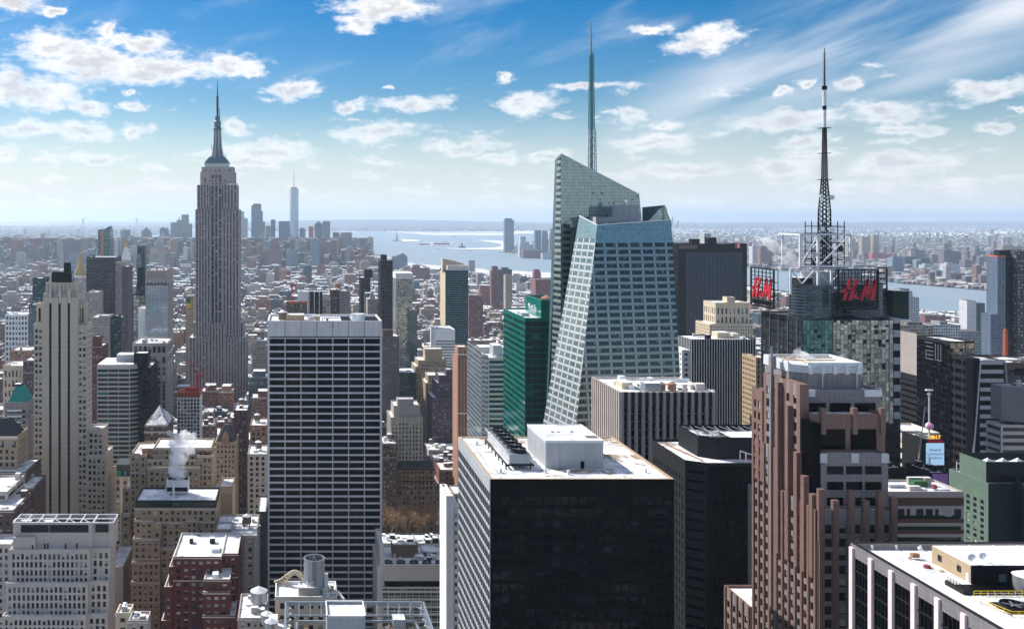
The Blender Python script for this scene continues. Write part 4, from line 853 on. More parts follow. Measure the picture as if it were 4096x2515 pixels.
b.part('crown_well', MB().prism([(158, 291.8), (173.4, 291.8), (173.4, 308.4), (154, 308.4), (154, 294.4)], zK, zK+.05), 'snow_patchy'); b.part('pipe', MB().tube((156, 303, zK+.6), (172, 303, zK+.6), .3).tube((156, 298, zK+.5), (170, 298, zK+.5), .25).tube((160, 294, zK+.4), (160, 306, zK+.4), .3), 'buff'); b.part('crown_rim', MB().beam((157.4, 291.2, zK+.4), (174.3, 291.2, zK+.4), .5, .9).beam((174.1, 291, zK+.4), (174.1, 309, zK+.4), .5, .9).beam((153.2, 309, zK+.4), (174.1, 309, zK+.4), .5, .9).beam((153.1, 294, zK+.4), (153.1, 309, zK+.4), .5, .9), 'steel')
b.part('silver_band', MB().box(153.2, 158, 287.7, 288, zA-2.1, zA).box(173, 178.3, 287.7, 288, zA-2.1, zA).box(153.1, 153.5, 288, 298, zA-2.1, zA), 'steel')
for x in (153, 162.2, 171): 
    louvres(x, x+1.6, 275.9, 276.4, zC, 5)
for x, y, h in ((155.8, 281, 3.4), (165.2, 281, 3.4), (173.4, 281, 3.4)): b.part('roof_pier', MB().box(x, x+1.4, y-.6, y+1, zB-6, zB+h-1.6), 'pink')
for k, (x, h) in enumerate(((150.2, 6.2), (154.3, 3), (158.8, 5.8), (163, 3), (167.2, 5.8), (171, 4))): b.part('roof_pier', MB().box(x-.2, x+1.5, 271.2, 272.6, zD-9, zD+h), 'pink')
for y, zt2 in ((274.5, zD+4), (279, zD+8), (283, zD+14), (288, zD+27), (294, zD+33)): b.part('roof_pier', MB().box(149.3, 150.9, y-.9, y+.9, zD-20, zt2), 'pink')
y = 299; b.part('pylon', MB().box(149.9, 151.0, y-.5, y+.5, zD-40, PZ(1560, y)).box(150, 150.8, y-.4, y+.4, PZ(1560, y), PZ(1440, y)).box(149.9, 151.5, y-.8, y+.9, PZ(1475, y), PZ(1425, y)).box(150.2, 150.7, y-.2, y+.2, PZ(1425, y), PZ(1385, y)), 'ggran', 'grey pylon climbing the sunlit flank')
b.part('glazed_bay', MB().prism([(151.2, 277), (152.9, 275.6), (153.4, 278), (153.4, 283), (151.2, 283)], 0, zD+24), 'g_band', 'dark glazed bay strip'); louvres(151.3, 153.2, 275.8, 278, PZ(2000, 274), 6)
b.part('roof_hoist', MB().beam((161.5, 290, zA), (161.5, 290, zA+6), .2).beam((161.5, 290, zA+6), (164.5, 290, zA+6), .2).beam((172, 290, zA), (172, 290, zA+6), .2).beam((169, 290, zA+6), (172, 290, zA+6), .2), 'steel')

# ================================================================== tower with red letter signs and lattice mast
b = Bld('sign_topped_glass_tower', 'green-black glass tower with drum corners and red letter signs hung in steel frames', 'skyscraper', None, (315, 540), 'dark')
Y = 540; x0, x1 = PX(3210, Y), PX(3573, Y); z = PZ(1278, Y); zL = PZ(1245, 590)
lf = S(7.5, 7.3, 7.2, 3.4, d=.25, mt=1.5, ml=.5, win='g_mirrordark')
b.mass(x0, x1, Y, 588, 0, z, None, S(5.4, 3.9, 5.1, 2.7, d=.25, mt=1, ml=.5, win='g_mirrordark', fin=(2, .3, .3, 'silverblue'), sp='dark'), None, roof='roof_dark')
xm = PX(3329, Y)
b.facade((x0, Y-.25, 0), 'F', xm-x0, 0, z, S(2.2, 2.7, 2.08, 2.6, d=.06, mt=.4, ml=.2, win='g_teal2' if 'g_teal2' in M else 'g_mirrordark'), b.mi('dark'))
b.facade((xm, Y-.3, 0), 'F', x1-xm, 0, z, S(2.2, 2.7, 2.08, 2.6, d=.06, mt=.4, ml=.2, win='g_mirror', fin=(5, .35, .3, 'silverblue')), b.mi('dark'))
b.mass(x1, PX(3602, Y+3), Y+3, 586, 0, z+.5, S(4, 7.8, 3.9, 3.9, d=.1, mt=1, ml=.1, win='g_black'), None, None, mat='mech', roof='snow')
b.mass(PX(3300, 552), PX(3550, 552), 552, 580, z-1, PZ(1170, 552), S(2.4, 3, 2.3, 2.8, d=.1, win='g_green'), S(2.4, 3, 2.3, 2.8, d=.1, win='g_green'), None, roof='roof_dark'); b.near(9, 300)
b.part('green_glass_fin', MB().prism([(PX(3555, 560), 556), (PX(3600, 560), 552), (PX(3610, 560), 575), (PX(3555, 560), 575)], z-1, PZ(1160, 560)), 'g_green')
for cxp, rp, nm in ((3245, 80, 'drum'), (3440, 80, 'drum')):
    yc = 555; xc, r = PX(cxp, yc), rp/F*yc; zt = PZ(1136, yc); zb = z-1; pr_ = [(r, zb), (r, zt)]
    o = b.part(nm, MB().lathe(xc, yc, pr_, 36).lathe(xc, yc, [(r, zt), (.01, zt)], 36), 'g_mirrordark')
    for k in range(9): zz = zb+3.2+k*(zt-zb-4)/9; b.part('drum_ring', MB().lathe(xc, yc, [(r, zz-.18), (r+.25, zz-.18), (r+.25, zz+.18), (r, zz+.18)], 36), 'navy', parent=o)
# upper white machinery block
zt = PZ(1136, 555); b.bulk(PX(3235, 565), PX(3330, 565), 562, 575, zt-2, 8.5, 'mech'); b.bulk(PX(3330, 565), PX(3420, 565), 558, 575, zt-2, 10, 'mech'); b.bulk(PX(3190, 565), PX(3240, 565), 562, 575, zt-2, 5, 'dark'); b.bulk(PX(3420, 565), PX(3520, 565), 562, 575, zt-2, 7, 'steel')
b.clutter(PX(3190, 565), PX(3520, 565), 560, 580, PZ(1075, 565)-1, 3, 10)
# white truss crown
o = MB(); yA, yB = 553, 577; xa, xc = PX(3201, yA), PX(3402, yA); xmid = PX(3272, yA); zt, zb = PZ(938, yA), PZ(1066, yA)
for x in (xa, xmid, xc): o.beam((x, yA, zb-(12 if x == xmid else 0)), (x, yA, zt), 1.2)
for x in (xa+2, xc): o.beam((x, yB, zb), (x, yB, zt), 1.0)
for (p, q) in (((xa, yA, zt), (xc, yA, zt)), ((xa, yB, zt), (xc, yB, zt)), ((xa, yA, zt), (xa, yB, zt)), ((xc, yA, zt), (xc, yB, zt)), ((xa, yA, zb), (xc, yA, zb))): o.beam(p, q, 1.0)
for (p, q) in (((xa, yA, zt), (xmid, yA, zb)), ((xmid, yA, zt), (xa, yA, zb)), ((xmid, yA, zt), (xc, yA, zb)), ((xc, yA, zt), (xmid, yA, zb)), ((xa, yB, zt), (xmid, yB, zb)), ((xc, yB, zt), (xmid, yB, zb))): o.beam(p, q, .45)
b.part('roof_truss', o, 'steel')
o = MB(); za = PZ(1076, 546); zc = PZ(1135, 546); xs = [PX(q, 546) for q in (3162, 3208, 3262, 3320, 3372, 3440, 3508)]
o.beam((xs[0], 546, za), (xs[-1], 546, za), .7)
for i, x in enumerate(xs):
    if i % 2: o.beam((xs[i-1], 546, za), (x, 546, zc), .6).beam((x, 546, zc), (xs[i+1] if i+1 < len(xs) else x, 546, za), .6)
for x in (xs[0], PX(3325, 546), xs[-1]): o.beam((x, 546, zc-6), (x, 546, za), 1.0)
b.part('roof_truss', o, 'steel')
def letter_sign(face, c, w, h):
    """open steel grid frame and red italic letters; c: lower left corner of the frame"""
    c = np.array(c, float); u, n = (np.array(q, float) for q in DIRS[face]); s = thing('rooftop_sign', 'red italic letter sign in a black grid frame on the tower %s' % ('facing the viewer' if face == 'F' else 'left flank'), 'sign', tuple(c), 'red letter signs of the tower')
    def pt(a, bb, k=0): return tuple(c+u*a+n*k+np.array((0, 0, bb)))
    o = MB()
    for i in range(11): o.beam(pt(0, h*i/10), pt(w, h*i/10), .38 if i not in (0, 10) else .7)
    for i in range(7): o.beam(pt(w*i/6, 0), pt(w*i/6, h), .32 if i not in (0, 6) else .8)
    for i in range(7): o.beam(pt(w*i/6, 0, -2.5), pt(w*i/6, h, -2.5), .3)
    for i in range(4): o.beam(pt(0, h*i/3, -2.5), pt(w, h*i/3, -2.5), .3); o.beam(pt(0, h*i/3, -2.5), pt(0, h*i/3, 0), .3); o.beam(pt(w, h*i/3, -2.5), pt(w, h*i/3, 0), .3)
    part('frame', o, M['black'], s)
    part('sign_board', MB().polys([[pt(w*.06, h*.05, .1), pt(w*.94, h*.05, .1), pt(w*.94, h*.17, .1), pt(w*.06, h*.17, .1)]]), M['black'], s)
    def strokes(L, nm, lab=None):
        o = MB()
        for (ax, ay, bx, by, wd) in L:
            ax, ay, bx, by, wd = ax*w, ay*h, bx*w, by*h, wd*w
            if abs(by-ay) > abs(bx-ax)*.5: q = [(ax-wd/2, ay), (ax+wd/2, ay), (bx+wd/2, by), (bx-wd/2, by)]
            else: q = [(ax, ay-wd/2), (bx, by-wd/2), (bx, by+wd/2), (ax, ay+wd/2)]
            if ay > by: q = [q[3], q[2], q[1], q[0]]
            Fq = [pt(p, r, .9) for p, r in q]; Bq = [pt(p, r, .25) for p, r in q]
            o.polys([Fq, Bq[::-1]]+[[Bq[i], Bq[(i+1) % 4], Fq[(i+1) % 4], Fq[i]] for i in range(4)])
        part(nm, o, M['signred'], s, lab)
    strokes([(.13, .22, .29, .76, .07), (.28, .22, .47, .76, .075), (.09, .45, .43, .55, .055)], 'letter', 'letter H')
    strokes([(.42, .33, .47, .42, .03), (.46, .42, .43, .29, .025), (.40, .29, .50, .28, .03)], 'ampersand', 'small ampersand')
    strokes([(.57, .22, .74, .76, .06), (.73, .76, .71, .30, .08), (.71, .28, .95, .76, .055), (.93, .76, .85, .22, .085)], 'letter', 'letter M')
M['signred'] = wall('red_sign_letter', (.62, .012, .03), rough=.45, streak=.05)
letter_sign('F', (PX(3331, 542), 536.5, PZ(1231, 542)), PX(3486, 542)-PX(3331, 542), (1231-1076)/F*542)
letter_sign('L', (284, 590, PZ(1221, 583)), 28, 23)
fr = MB(); xr = PX(3530, 548)
for zz in np.linspace(PZ(1220, 548), PZ(1072, 548), 8): fr.beam((xr-2.5, 548, zz), (xr+2.5, 548, zz), .5).beam((xr+2.5, 548, zz), (xr+2.5, 575, zz), .4)
for dx in (-2.5, 2.5): fr.beam((xr+dx, 548, PZ(1220, 548)), (xr+dx, 548, PZ(1072, 548)), .6)
for k in range(6): zz = PZ(1220, 548)+k*3.4; fr.beam((xr-2.5, 548, zz), (xr+2.5, 548, zz+3.4), .3)
b.part('side_frame', fr, 'black')
# lattice mast
m_ = Bld('broadcast_mast', 'black lattice broadcast mast with dishes and white tube section above the red letter signs', 'mast', None, (PX(3298, 568), 568)); y = 568; x = PX(3298, y)
o = MB(); lattice(o, x, y, PZ(1075, y), PZ(840, y), 2.7, 2.3, 12, .3, .22); lattice(o, x, y, PZ(840, y), PZ(720, y), 2.3, 1.2, 8, .25, .2); lattice(o, x, y, PZ(720, y), PZ(512, y), 1.1, .7, 16, .22, .16); m_.part('lattice', o, 'black')
o = MB(); z0, z1 = PZ(1070, y), PZ(905, y)
for zz in np.linspace(z0, z1, 6): o.beam((x-7.8, y-7, zz), (x+7.8, y-7, zz), .4).beam((x-7.8, y+7, zz), (x+7.8, y+7, zz), .4).beam((x-7.8, y-7, zz), (x-7.8, y+7, zz), .4).beam((x+7.8, y-7, zz), (x+7.8, y+7, zz), .4)
for dx in (-7.8, -3.9, 3.9, 7.8):
    for dy in (-7, 7): o.beam((x+dx, y+dy, z0), (x+dx, y+dy, z1+3), .4)
zz = PZ(932, y); o.box(x-8, x+8, y-7.2, y+7.2, zz-.3, zz); m_.part('platform_frame', o, 'black')
m_.part('rail', MB().beam((x-8, y-7.4, zz+3.4), (x+8, y-7.4, zz+3.4), .25).beam((x-8, y-7.4, zz+1.8), (x+8, y-7.4, zz+1.8), .2), 'dark')
m_.part('tube', MB().tube((x, y, PZ(512, y)), (x, y, PZ(432, y)), 1.0, 12).tube((x, y, PZ(424, y)), (x, y, PZ(360, y)), 1.05, 12), 'steel', 'white tube section')
m_.part('collar', MB().tube((x, y, PZ(440, y)), (x, y, PZ(424, y)), 1.1, 12).tube((x, y, PZ(360, y)), (x, y, PZ(344, y)), 1.4, 12), 'black')
o = MB().tube((x, y, PZ(344, y)), (x, y, PZ(193, y)), .45, 6, .2)
for k in range(13): zz = PZ(335-k*10, y); o.beam((x-.9, y, zz), (x+.9, y, zz), .35)
m_.part('antenna', o, 'dark')
o = MB()
for py in (512, 613, 718): zz = PZ(py, y); o.box(x-2.6 if py < 700 else x-3.3, x+2.6 if py < 700 else x+3.3, y-2.5, y+2.5, zz-.25, zz+.05)
for k in range(30): zz = PZ(800-k*6, y); o.beam((x-2.4, y, zz), (x+2.4, y, zz), .14)
m_.part('platform', o, 'black')
for dx, py, r in ((3.2, 790, 1.5), (-3.0, 785, 1.0), (-2.6, 797, 1.0)): zz = PZ(py, y); m_.part('dish_antenna', MB().tube((x+dx, y-2.5, zz), (x+dx, y-1.6, zz), r, 16).lathe(x+dx, y-1.6, [(r, zz)]*2, 4), 'steel')
for dx, py, r in ((0, 918, 1.6), (.4, 962, 1.0), (1.8, 1040, 1.1), (1.7, 1062, 1.0), (2.3, 962, 1.1), (-5.5, 915, 1.3)): zz = PZ(py, y); m_.part('dish_antenna', MB().tube((x+dx, y-8.2, zz), (x+dx, y-7.4, zz), r, 16), 'steel')
for dx, py, r in ((-11, 1046, 2.6), (4.6, 992, 2.0)): zz = PZ(py, y); m_.part('dish_antenna', MB().tube((x+dx, y-9.5, zz), (x+dx-.8, y-8, zz), r, 18, r2=r*.4), 'dark', 'large dark dish')
m_.part('dish_post', MB().beam((x-11, y-8, PZ(1075, y)), (x-11, y-8, PZ(1040, y)), .4), 'dark')

# ================================================================== square of screens, right
def flat_text(s, txt, x, y, z, size, mat, parent, nm='lettering', face='F', ext=.05, align='LEFT', sx=1.0):
    cu = bpy.data.curves.new('lettering', 'FONT'); cu.body = txt; cu.size = size; cu.extrude = ext; cu.align_x = align; cu.resolution_u = 2
    t = bpy.data.objects.new(nm, cu); COL.objects.link(t); dg = bpy.context.evaluated_depsgraph_get(); me = bpy.data.meshes.new_from_object(t.evaluated_get(dg)); bpy.data.objects.remove(t)
    o = bpy.data.objects.new(nm, me); COL.objects.link(o); me.materials.clear(); me.materials.append(M[mat]); o.parent = parent; o.location = Vector((x, y, z))-parent.location
    o.rotation_euler = (R(90), 0, 0 if face == 'F' else R(-90)); o.scale = (sx, 1, 1); return o
def emis(name, c, k):
    m, t, bb = newmat(name); t.set(bb.inputs['Base Color'], c); bb.inputs['Emission Color'].default_value = (*c, 1); bb.inputs['Emission Strength'].default_value = k; bb.inputs['Roughness'].default_value = .4; M[name] = m
emis('screen_blue', (.30, .50, .68), .75); emis('lit_yellow', (.9, .45, .02), .9); emis('lit_red', (.45, .01, .02), .5); emis('screen_purple', (.14, .07, .24), .3); emis('screen_orange', (.75, .13, .01), .5); M['magenta'] = wall('magenta_print', (.25, .02, .12)); emis('ball_pink', (.62, .20, .42), .25)
M['cream'] = wall('cream_panel', (.72, .66, .52)); M['blue'] = wall('blue_panel', (.03, .10, .42))
Y = 560; xa, xb = PX(3703, Y), PX(3775, Y)
b = Bld('screen_clad_tower', 'slim tower faced with lit screens, topped by yellow year numerals and a flagpole', 'building', None, ((xa+xb)/2, Y), 'dark')
b.mass(xa, xb, Y, Y+22, 0, PZ(1757, Y), None, None, None, roof='roof_dark', par=.4); b.near()
b.part('screen', MB().box(xa+.1, xb-.1, Y-.5, Y-.02, PZ(1858, Y), PZ(1771, Y)), 'screen_blue', 'pale blue screen reading Retail & Commerce Solutions')
b.part('sign_board', MB().box(xa+.1, xb-.1, Y-.4, Y-.02, PZ(1770.5, Y), PZ(1757, Y)), 'black')
for k, s in enumerate(('Retail &', 'Commerce', 'Solutions')): flat_text(b, s, (xa+xb)/2, Y-.56, PZ(1802+k*15.5, Y), 1.95, 'magenta', b.e, align='CENTER', sx=1.08)
flat_text(b, 'TOSHIBA', (xa+xb)/2, Y-.46, PZ(1768.5, Y), 2.1, 'lit_red', b.e, align='CENTER', sx=1.12)
flat_text(b, '2017', (xa+xb)/2+.3, Y+.3, PZ(1755, Y), 3.1, 'lit_yellow', b.e, 'numerals', align='CENTER', ext=.3, sx=1.1)
xp = PX(3717, Y+3); b.part('flagpole', MB().tube((xp, Y+3, PZ(1757, Y)), (xp, Y+3, PZ(1582, Y)), .55, 10, .45).tube((xp, Y+3, PZ(1582, Y)), (xp, Y+3, PZ(1577, Y)), 1.0, 12), 'steel')
b.part('pole_light', MB().box(xp-2, xp+1.8, Y+2, Y+4, PZ(1566, Y), PZ(1561, Y)).beam((xp, Y+3, PZ(1577, Y)), (xp, Y+3, PZ(1564, Y)), .3), 'steel')
o = thing('time_ball', 'round pink and white panelled ball on the flagpole above the yellow numerals', 'ball', (xp, Y+3, PZ(1708, Y)))
cz = PZ(1708, Y); rb = 2.25
for k in range(12):
    o1 = MB()
    for j in range(8):
        f = lambda a, t: (xp+rb*math.sin(t)*math.cos(a), Y+3+rb*math.sin(t)*math.sin(a), cz+rb*math.cos(t))
        a0, a1, t0, t1 = k*math.pi/6, (k+1)*math.pi/6-.04, .05+j*.38, .05+(j+1)*.38; o1.polys([[f(a0, t1), f(a1, t1), f(a1, t0), f(a0, t0)]])
    part('panel', o1, M['ball_pink' if k % 2 else 'steel'], o)
Yq = 555; L_ = [(3618, 1856), (3722, 1893), (3722, 1990), (3640, 1990)]
b = Bld('billboard_building', 'low building with a bright orange and cream angled billboard above a snowy roof', 'building', None, (PX(3670, Yq), Yq), 'cream')
b.w.prism([(PX(3620, 600), 600), (PX(3722, Yq), Yq), (PX(3722, Yq)+6, Yq+30), (PX(3620, 600)+14, 616)], 0, 108, cap=True); b.near()
xA, xB = PX(3620, 600), PX(3722, Yq); dr = np.array((xB-xA, Yq-600.)); f2 = lambda t, z: (xA+dr[0]*t-.35, 600+dr[1]*t-.35, z)
b.part('billboard', MB().polys([[f2(0, 60), f2(.62, 60), f2(.42, 118), f2(0, 118)]]), 'screen_orange', 'orange billboard panel'); b.part('billboard', MB().polys([[f2(.62, 60), f2(1, 60), f2(1, 113), f2(.44, 118)]]), 'cream', 'cream billboard panel')
fr = MB()
for k in range(12): t = k/11; p0 = f2(t, 116); fr.beam(p0, (p0[0]+1, p0[1]+3, 122), .25).beam(p0, f2(min(1, t+.09), 121), .2)
fr.beam(f2(0, 121), f2(1, 119), .25); fr.beam((PX(3675, 565), 565, 118), (PX(3700, 560), 560, 150), .4); b.part('billboard_frame', fr, 'steel')
b = Bld('purple_screen_building', 'dark low building with a purple video screen beside the green building', 'building', None, (PX(3760, 530), 530), 'black')
b.mass(PX(3722, 530), PX(3792, 530), 530, 552, 0, PZ(1890, 530), None, None, None, roof='snow'); b.near(); b.part('screen', MB().box(PX(3729, 530), PX(3790, 530), 529.6, 529.98, PZ(1940, 530), PZ(1894, 530)), 'screen_purple', 'purple video screen'); b.clutter(PX(3724, 530), PX(3790, 530), 532, 550, PZ(1890, 530)-.9, 2, 6)
b = Bld('blue_banded_building', 'pale banded building with a bright blue stripe at its roofline behind the orange billboard', 'building', None, (PX(3690, 585), 585), 'cream')
xz = PX(3655, 585); b.mass(xz, xz+16, 585, 612, 0, PZ(1730, 585), S(8, 6.4, 7.6, 3.2, d=.3, mt=4, ml=.1, win='g_black'), S(8, 6.4, 7.6, 3.2, d=.3, mt=4, ml=.1, win='g_dark'), None); b.near()
b.part('blue_band', MB().box(xz-.1, xz+16, 584.9, 585, PZ(1748, 585), PZ(1738, 585)).box(xz-.1, xz, 585, 612, PZ(1748, 585), PZ(1738, 585)), 'blue')

# ---- dark tower with line emblems
b = Bld('emblem_glass_tower', 'dark glass tower with outlined line emblems near the top of both faces', 'skyscraper', None, (430, 600), 'dark')
x0 = 415; x1 = PX(3897, 600); z = PZ(1365, 600); BOXES.append((415, 460, 600, 652, z, 0))
b.mass(x0, x1, 600, 632, 0, z, None, None, None, roof='roof_dark'); b.mass(x0, x1, 632, 655, 0, PZ(1352, 640), None, None, None, roof='roof_dark')
b.facade((x0, 655, 0), 'L', 23, 0, PZ(1352, 640)-28, S(23, 3.9, 22.6, 2.7, d=.2, mt=0, ml=.1, win='g_black', sp='cream'), b.mi('cream')); b.facade((x0-.3, 632, 0), 'L', 32, 0, z-1, S(2.2, 3.9, 2.1, 3.7, d=.06, mt=1, ml=.1, win='g_black'), 0)
b.w.polys([[(x0-.35, 655, z-27), (x0-.35, 632, z-27), (x0-.35, 632, z+1), (x0-.35, 655, z+1)]], mat=b.mi('greystone'))
b.facade((x0-.3, 599.6, 0), 'F', x1-x0, 0, z-.5, S(1.5, 3.3, 1.42, 3.15, d=.05, mt=.5, ml=.1, win='g_mirrorb'), 0) if 'g_mirrorb' in M else None
b.near()
def emblem(fn, nm='emblem'):
    o = MB()
    for k in range(3):
        a = 1.1*k; o.beam(fn(0+a, 9), fn(0+a, 1.2+a*0), .35) if 0 else None
        o.beam(fn(0, 1+2.2*k), fn(3.6, 1+2.2*k), .35)
        o.beam(fn(4.6+1.3*k, 9.8), fn(4.6+1.3*k, 1.2), .35)
    o.beam(fn(0, 9.8), fn(3.2, 9.8), .35).beam(fn(0, 1), fn(0, 5), .3).beam(fn(4.6, 1.2), fn(7.4, 1.2), .35).beam(fn(0, 7.6), fn(3.2, 7.6), .35)
    b.part(nm, o, 'silver')
emblem(lambda a, c: (x0+2.2+a*1.25, 599.1, z-16+c*1.2)); emblem(lambda a, c: (x0-.75, 622-a*2, z-15+c*1.2))
# ================================================================== more of the right side
Y = 575
b = Bld('banded_slanted_tower', 'dark tower with grey horizontal bands between slanting metal edges, behind the green building', 'skyscraper', None, (450, Y), 'dark')
z = PZ(1440, Y); xA, xB, xC = PX(3918, Y), PX(3990, Y), PX(4110, Y)
b.mass(xA, xB+4, Y, Y+30, 0, z, S(40, 5.4, 39, 3.0, d=.3, mt=1.5, ml=.1, win='g_band', sp='mech'), S(8, 5.4, 7, 3, win='g_band'), None, roof='roof_dark')
b.mass(xB+4, xC+20, Y, Y+30, 0, z-1.5, S(1.8, 3.4, 1.7, 3.2, d=.06, mt=4, win='g_mirrordk2' if 0 else 'g_mirrordark'), None, None, mat='brown', roof='roof_dark'); b.near()
b.part('dark_wedge', MB().prism([(xA-4.8, Y-1), (xA, Y-.3), (xA, Y+5), (xA-4.8, Y+5)], 0, z+1), 'black')
b.part('metal_edge', MB().beam((PX(3888, Y)-.5, Y-1.2, PZ(1850, Y)), (xA-.3, Y-1.2, z), .8), 'silver'); b.part('metal_edge', MB().beam((xB+7.5, Y-.6, PZ(1700, Y)), (xB+4, Y-.6, z), .6), 'greystone'); b.part('roof_lattice', MB().beam((xB+9, Y-1, z-.5), (xC+18, Y-1, z-1.8), .5), 'dark')
b.part('dark_slot', MB().box(xB+10, xC, Y-.3, Y, z-9, z-5), 'black')
Y = 505
b = Bld('grey_stone_prow_building', 'grey-pink stone prow with curved bands of windows at the far right edge', 'building', None, (PX(4090, Y), Y), 'pierlight')
x0 = PX(4040, Y); b.w.prism([(x0, Y+6), (x0+8, Y), (x0+34, Y), (x0+34, Y+14), (x0, Y+14)], PZ(1690, Y), PZ(1552, Y), mat=b.mi('ggran'))
b.mass(x0-4, x0+34, Y+1, Y+12, 0, PZ(1700, Y), S(50, 3.8, 48, 2.0, d=.5, mt=.6, ml=.2, win='g_dark'), S(30, 3.8, 28.4, 2, d=.5, mt=.6, ml=.2, win='g_dark'), None); b.near(); b.clutter(x0+2, x0+30, Y+3, Y+12, PZ(1552, Y), 5, 8)
# two tall apartment towers on the right edge
Y = 1000
def Bt(name, label, *a, **k): return gridbld(name, label, *a, **k)
b = Bld('glass_apartment_tower', 'tall teal and dark glass apartment tower with an orange roof edge, far right', 'skyscraper', None, (PX(4000, Y), Y), 'dark')
xa, xb, xc = PX(3990, Y), PX(4022, Y), PX(4064, Y); z = PZ(1028, Y)
b.mass(xa, xb, Y, Y+16, 0, z, S(2.9, 3.3, 1.8, 1.7, d=.2, win='g_pale', mt=1, sp='navy'), S(4, 3.3, 3.7, 2.7, d=.2, mt=1, ml=.3, win='g_blue', sp='navy'), None, mat='navy'); b.mass(xb, xc, Y+1.5, Y+16, 0, z-1, S(3.5, 3.3, 3.3, 2.9, d=.1, mt=1, ml=.2, win='g_black'), None, None, mat='dark')
b.mass(PX(3962, Y-2), PX(3990, Y-2), Y-2, Y+12, 0, PZ(1255, Y), S(2.9, 3.3, 2, 1.8, d=.2, win='g_pale', mt=1), S(5, 3.3, 4.5, 2, win='g_blue', mt=1), None, mat='navy'); b.near()
b.part('orange_edge', MB().box(xa, xb, Y-.2, Y+.3, z, z+1.6).box(xa-.2, xa+.2, Y, Y+16, z, z+1.6), 'orangepaint'); b.part('mechanical_floor', MB().box(xb-2, xc+6, Y+6, Y+14, z-1, z+7), 'dark')
b = gridbld('slate_apartment_tower', 'tall dark slate apartment tower cut off by the right edge of the picture', 4068, 4150, 1000, Y-4, 14, 'slate', S(3, 3.3, 1.8, 1.6, d=.2, mt=2), clut=2)
b = Bld('tower_crane', 'short orange crane mast standing before the right-edge towers', 'crane', None, (PX(4022, 800), 800)); o = MB(); lattice(o, PX(4022, 800), 800, PZ(1440, 800), PZ(1320, 800), 1.1, .8, 8, .35); b.part('mast', o, 'orangepaint'); b.part('tip', MB().hip(PX(4022, 800)-1, PX(4022, 800)+1, 799, 801, PZ(1322, 800), PZ(1312, 800), .9), 'orangepaint')
gridbld('low_dark_building', 'low dark building under the orange crane mast', 3990, 4120, 1438, 796, 30, 'dark', S(3, 3.4, 1.6, 1.6), clut=3)
# brown banded building
Y = 350; z = PZ(1965, Y)
b = Bld('brown_banded_building', 'low building with brown and grey stone bands under a white snowy roof with green machinery', 'building', None, (226, Y), 'greystone')
b.mass(172, 247, Y, 366, 0, z, S(75, 4.05, 74, 1.75, d=.6, mt=7.6, ml=.5, win='g_green', sp='greystone'), None, None, roof='snow_full', par=.7, pm='greystone'); b.near()
b.part('stone_band', MB().box(172, 247, Y-.12, Y, z-5.2, z-2.2), 'granite')
for k in range(14): zz = z-11.5-4.05*k; b.part('stone_band', MB().box(172, 247, Y-.12, Y, zz, zz+1.5), 'granite')
for k in range(12):
    x = 205+k*3.5; b.part('window', MB().box(x, x+(2.6 if k % 3 else 1.2), Y-.06, Y+.02, z-9.2, z-6.4), 'g_dark')
for k in range(5): zz = z-12.6-4.05*k; b.part('lit_blind', MB().box(207, 212, Y-.05, Y, zz-1.4, zz), 'screen_lime') if 'screen_lime' in M else None
b.bulk(214, 219, 356, 359, z-.7, 1.4, 'bandlight', 'air_handler'); b.bulk(224, 230, 357, 359, z-.7, 1.2, 'mech', 'duct'); b.bulk(234, 239, 358, 361, z-.7, 2.2, 'greenmach', 'air_handler', 'greenmach'); b.bulk(239.5, 240.6, 355, 356.5, z-.7, 1.6, 'redpack', 'air_handler', 'redpack'); b.dish(222, 360, z-.7); b.clutter(210, 245, 352, 364, z-.7, 9, 6)
M['greenmach'] if 'greenmach' in M else None
# green panelled building
Y = 400; xc = PX(3953, Y); Yb = 424; z = PZ(1933, Y)
b = Bld('green_panelled_building', 'green panelled building with small gridded windows, sunlit flank and stepped upper block', 'building', None, (315, Y), 'greenpanel')
b.mass(xc, xc+50, Y, Yb, 0, z, S(5, 2.6, 2.5, 1.3, d=.2, mt=5, win='g_black'), S(4.6, 2.6, 2.2, 1.6, d=.25, mt=7.5, ml=1.5, win='g_dark'), None, mat='greenpanel', roof='snow')
b.mass(xc+.5, xc+50, Y+2, Y+18, z-1, PZ(1851, Y), None, None, None, mat='greenpanel', roof='roof_dark', par=3, pm='greendark'); b.mass(xc+11, xc+50, Y-5, Y-.1, 0, PZ(1940, Y-6), S(9, 4, 8, 2.6, d=.1, win='g_black'), None, None, mat='greendark'); b.near()
b.part('front_cladding', MB().box(xc+.1, xc+50, Y-.06, Y-.01, 20, z).box(xc+.6, xc+50, Y+1.9, Y+1.95, z, PZ(1853, Y)), 'greendark')
b.part('window_strip', MB().box(xc+2.5, xc+13, Y+1.8, Y+1.88, z+.6, z+2.8).box(xc+15, xc+24, Y+1.8, Y+1.88, z+.6, z+2.8), 'g_black')
for k in range(3): b.part('hatch', MB().hip(xc+5+6.5*k, xc+10+6.5*k, Y+8, Y+13, PZ(1851, Y)-3, PZ(1851, Y)-.4, .97), 'steel')
o = MB()
for k in range(4): o.beam((xc+1+k*2.2, Y+20.5, z), (xc+1+k*2.2, Y+20.5, z+4.0), .25)
b.part('roof_frame', o.beam((xc+1, Y+20.5, z+3), (xc+8, Y+20.5, z+4.0), .25), 'steel')
gridbld('dark_glass_base_block', 'low dark glass block with a snowy roof edge beside the granite tower', 3520, 3620, 1870, 520, 30, 'black', S(6, 4, 5.6, 3.2, d=.1, win='g_black'), clut=4)
gridbld('teal_low_glass_block', 'dark teal glass block between the sign tower and the blue striped building', 3500, 3602, 1705, 534, 5, 'greendark', S(4, 3.9, 3.8, 2.6, d=.1, win='g_black'), clut=0)

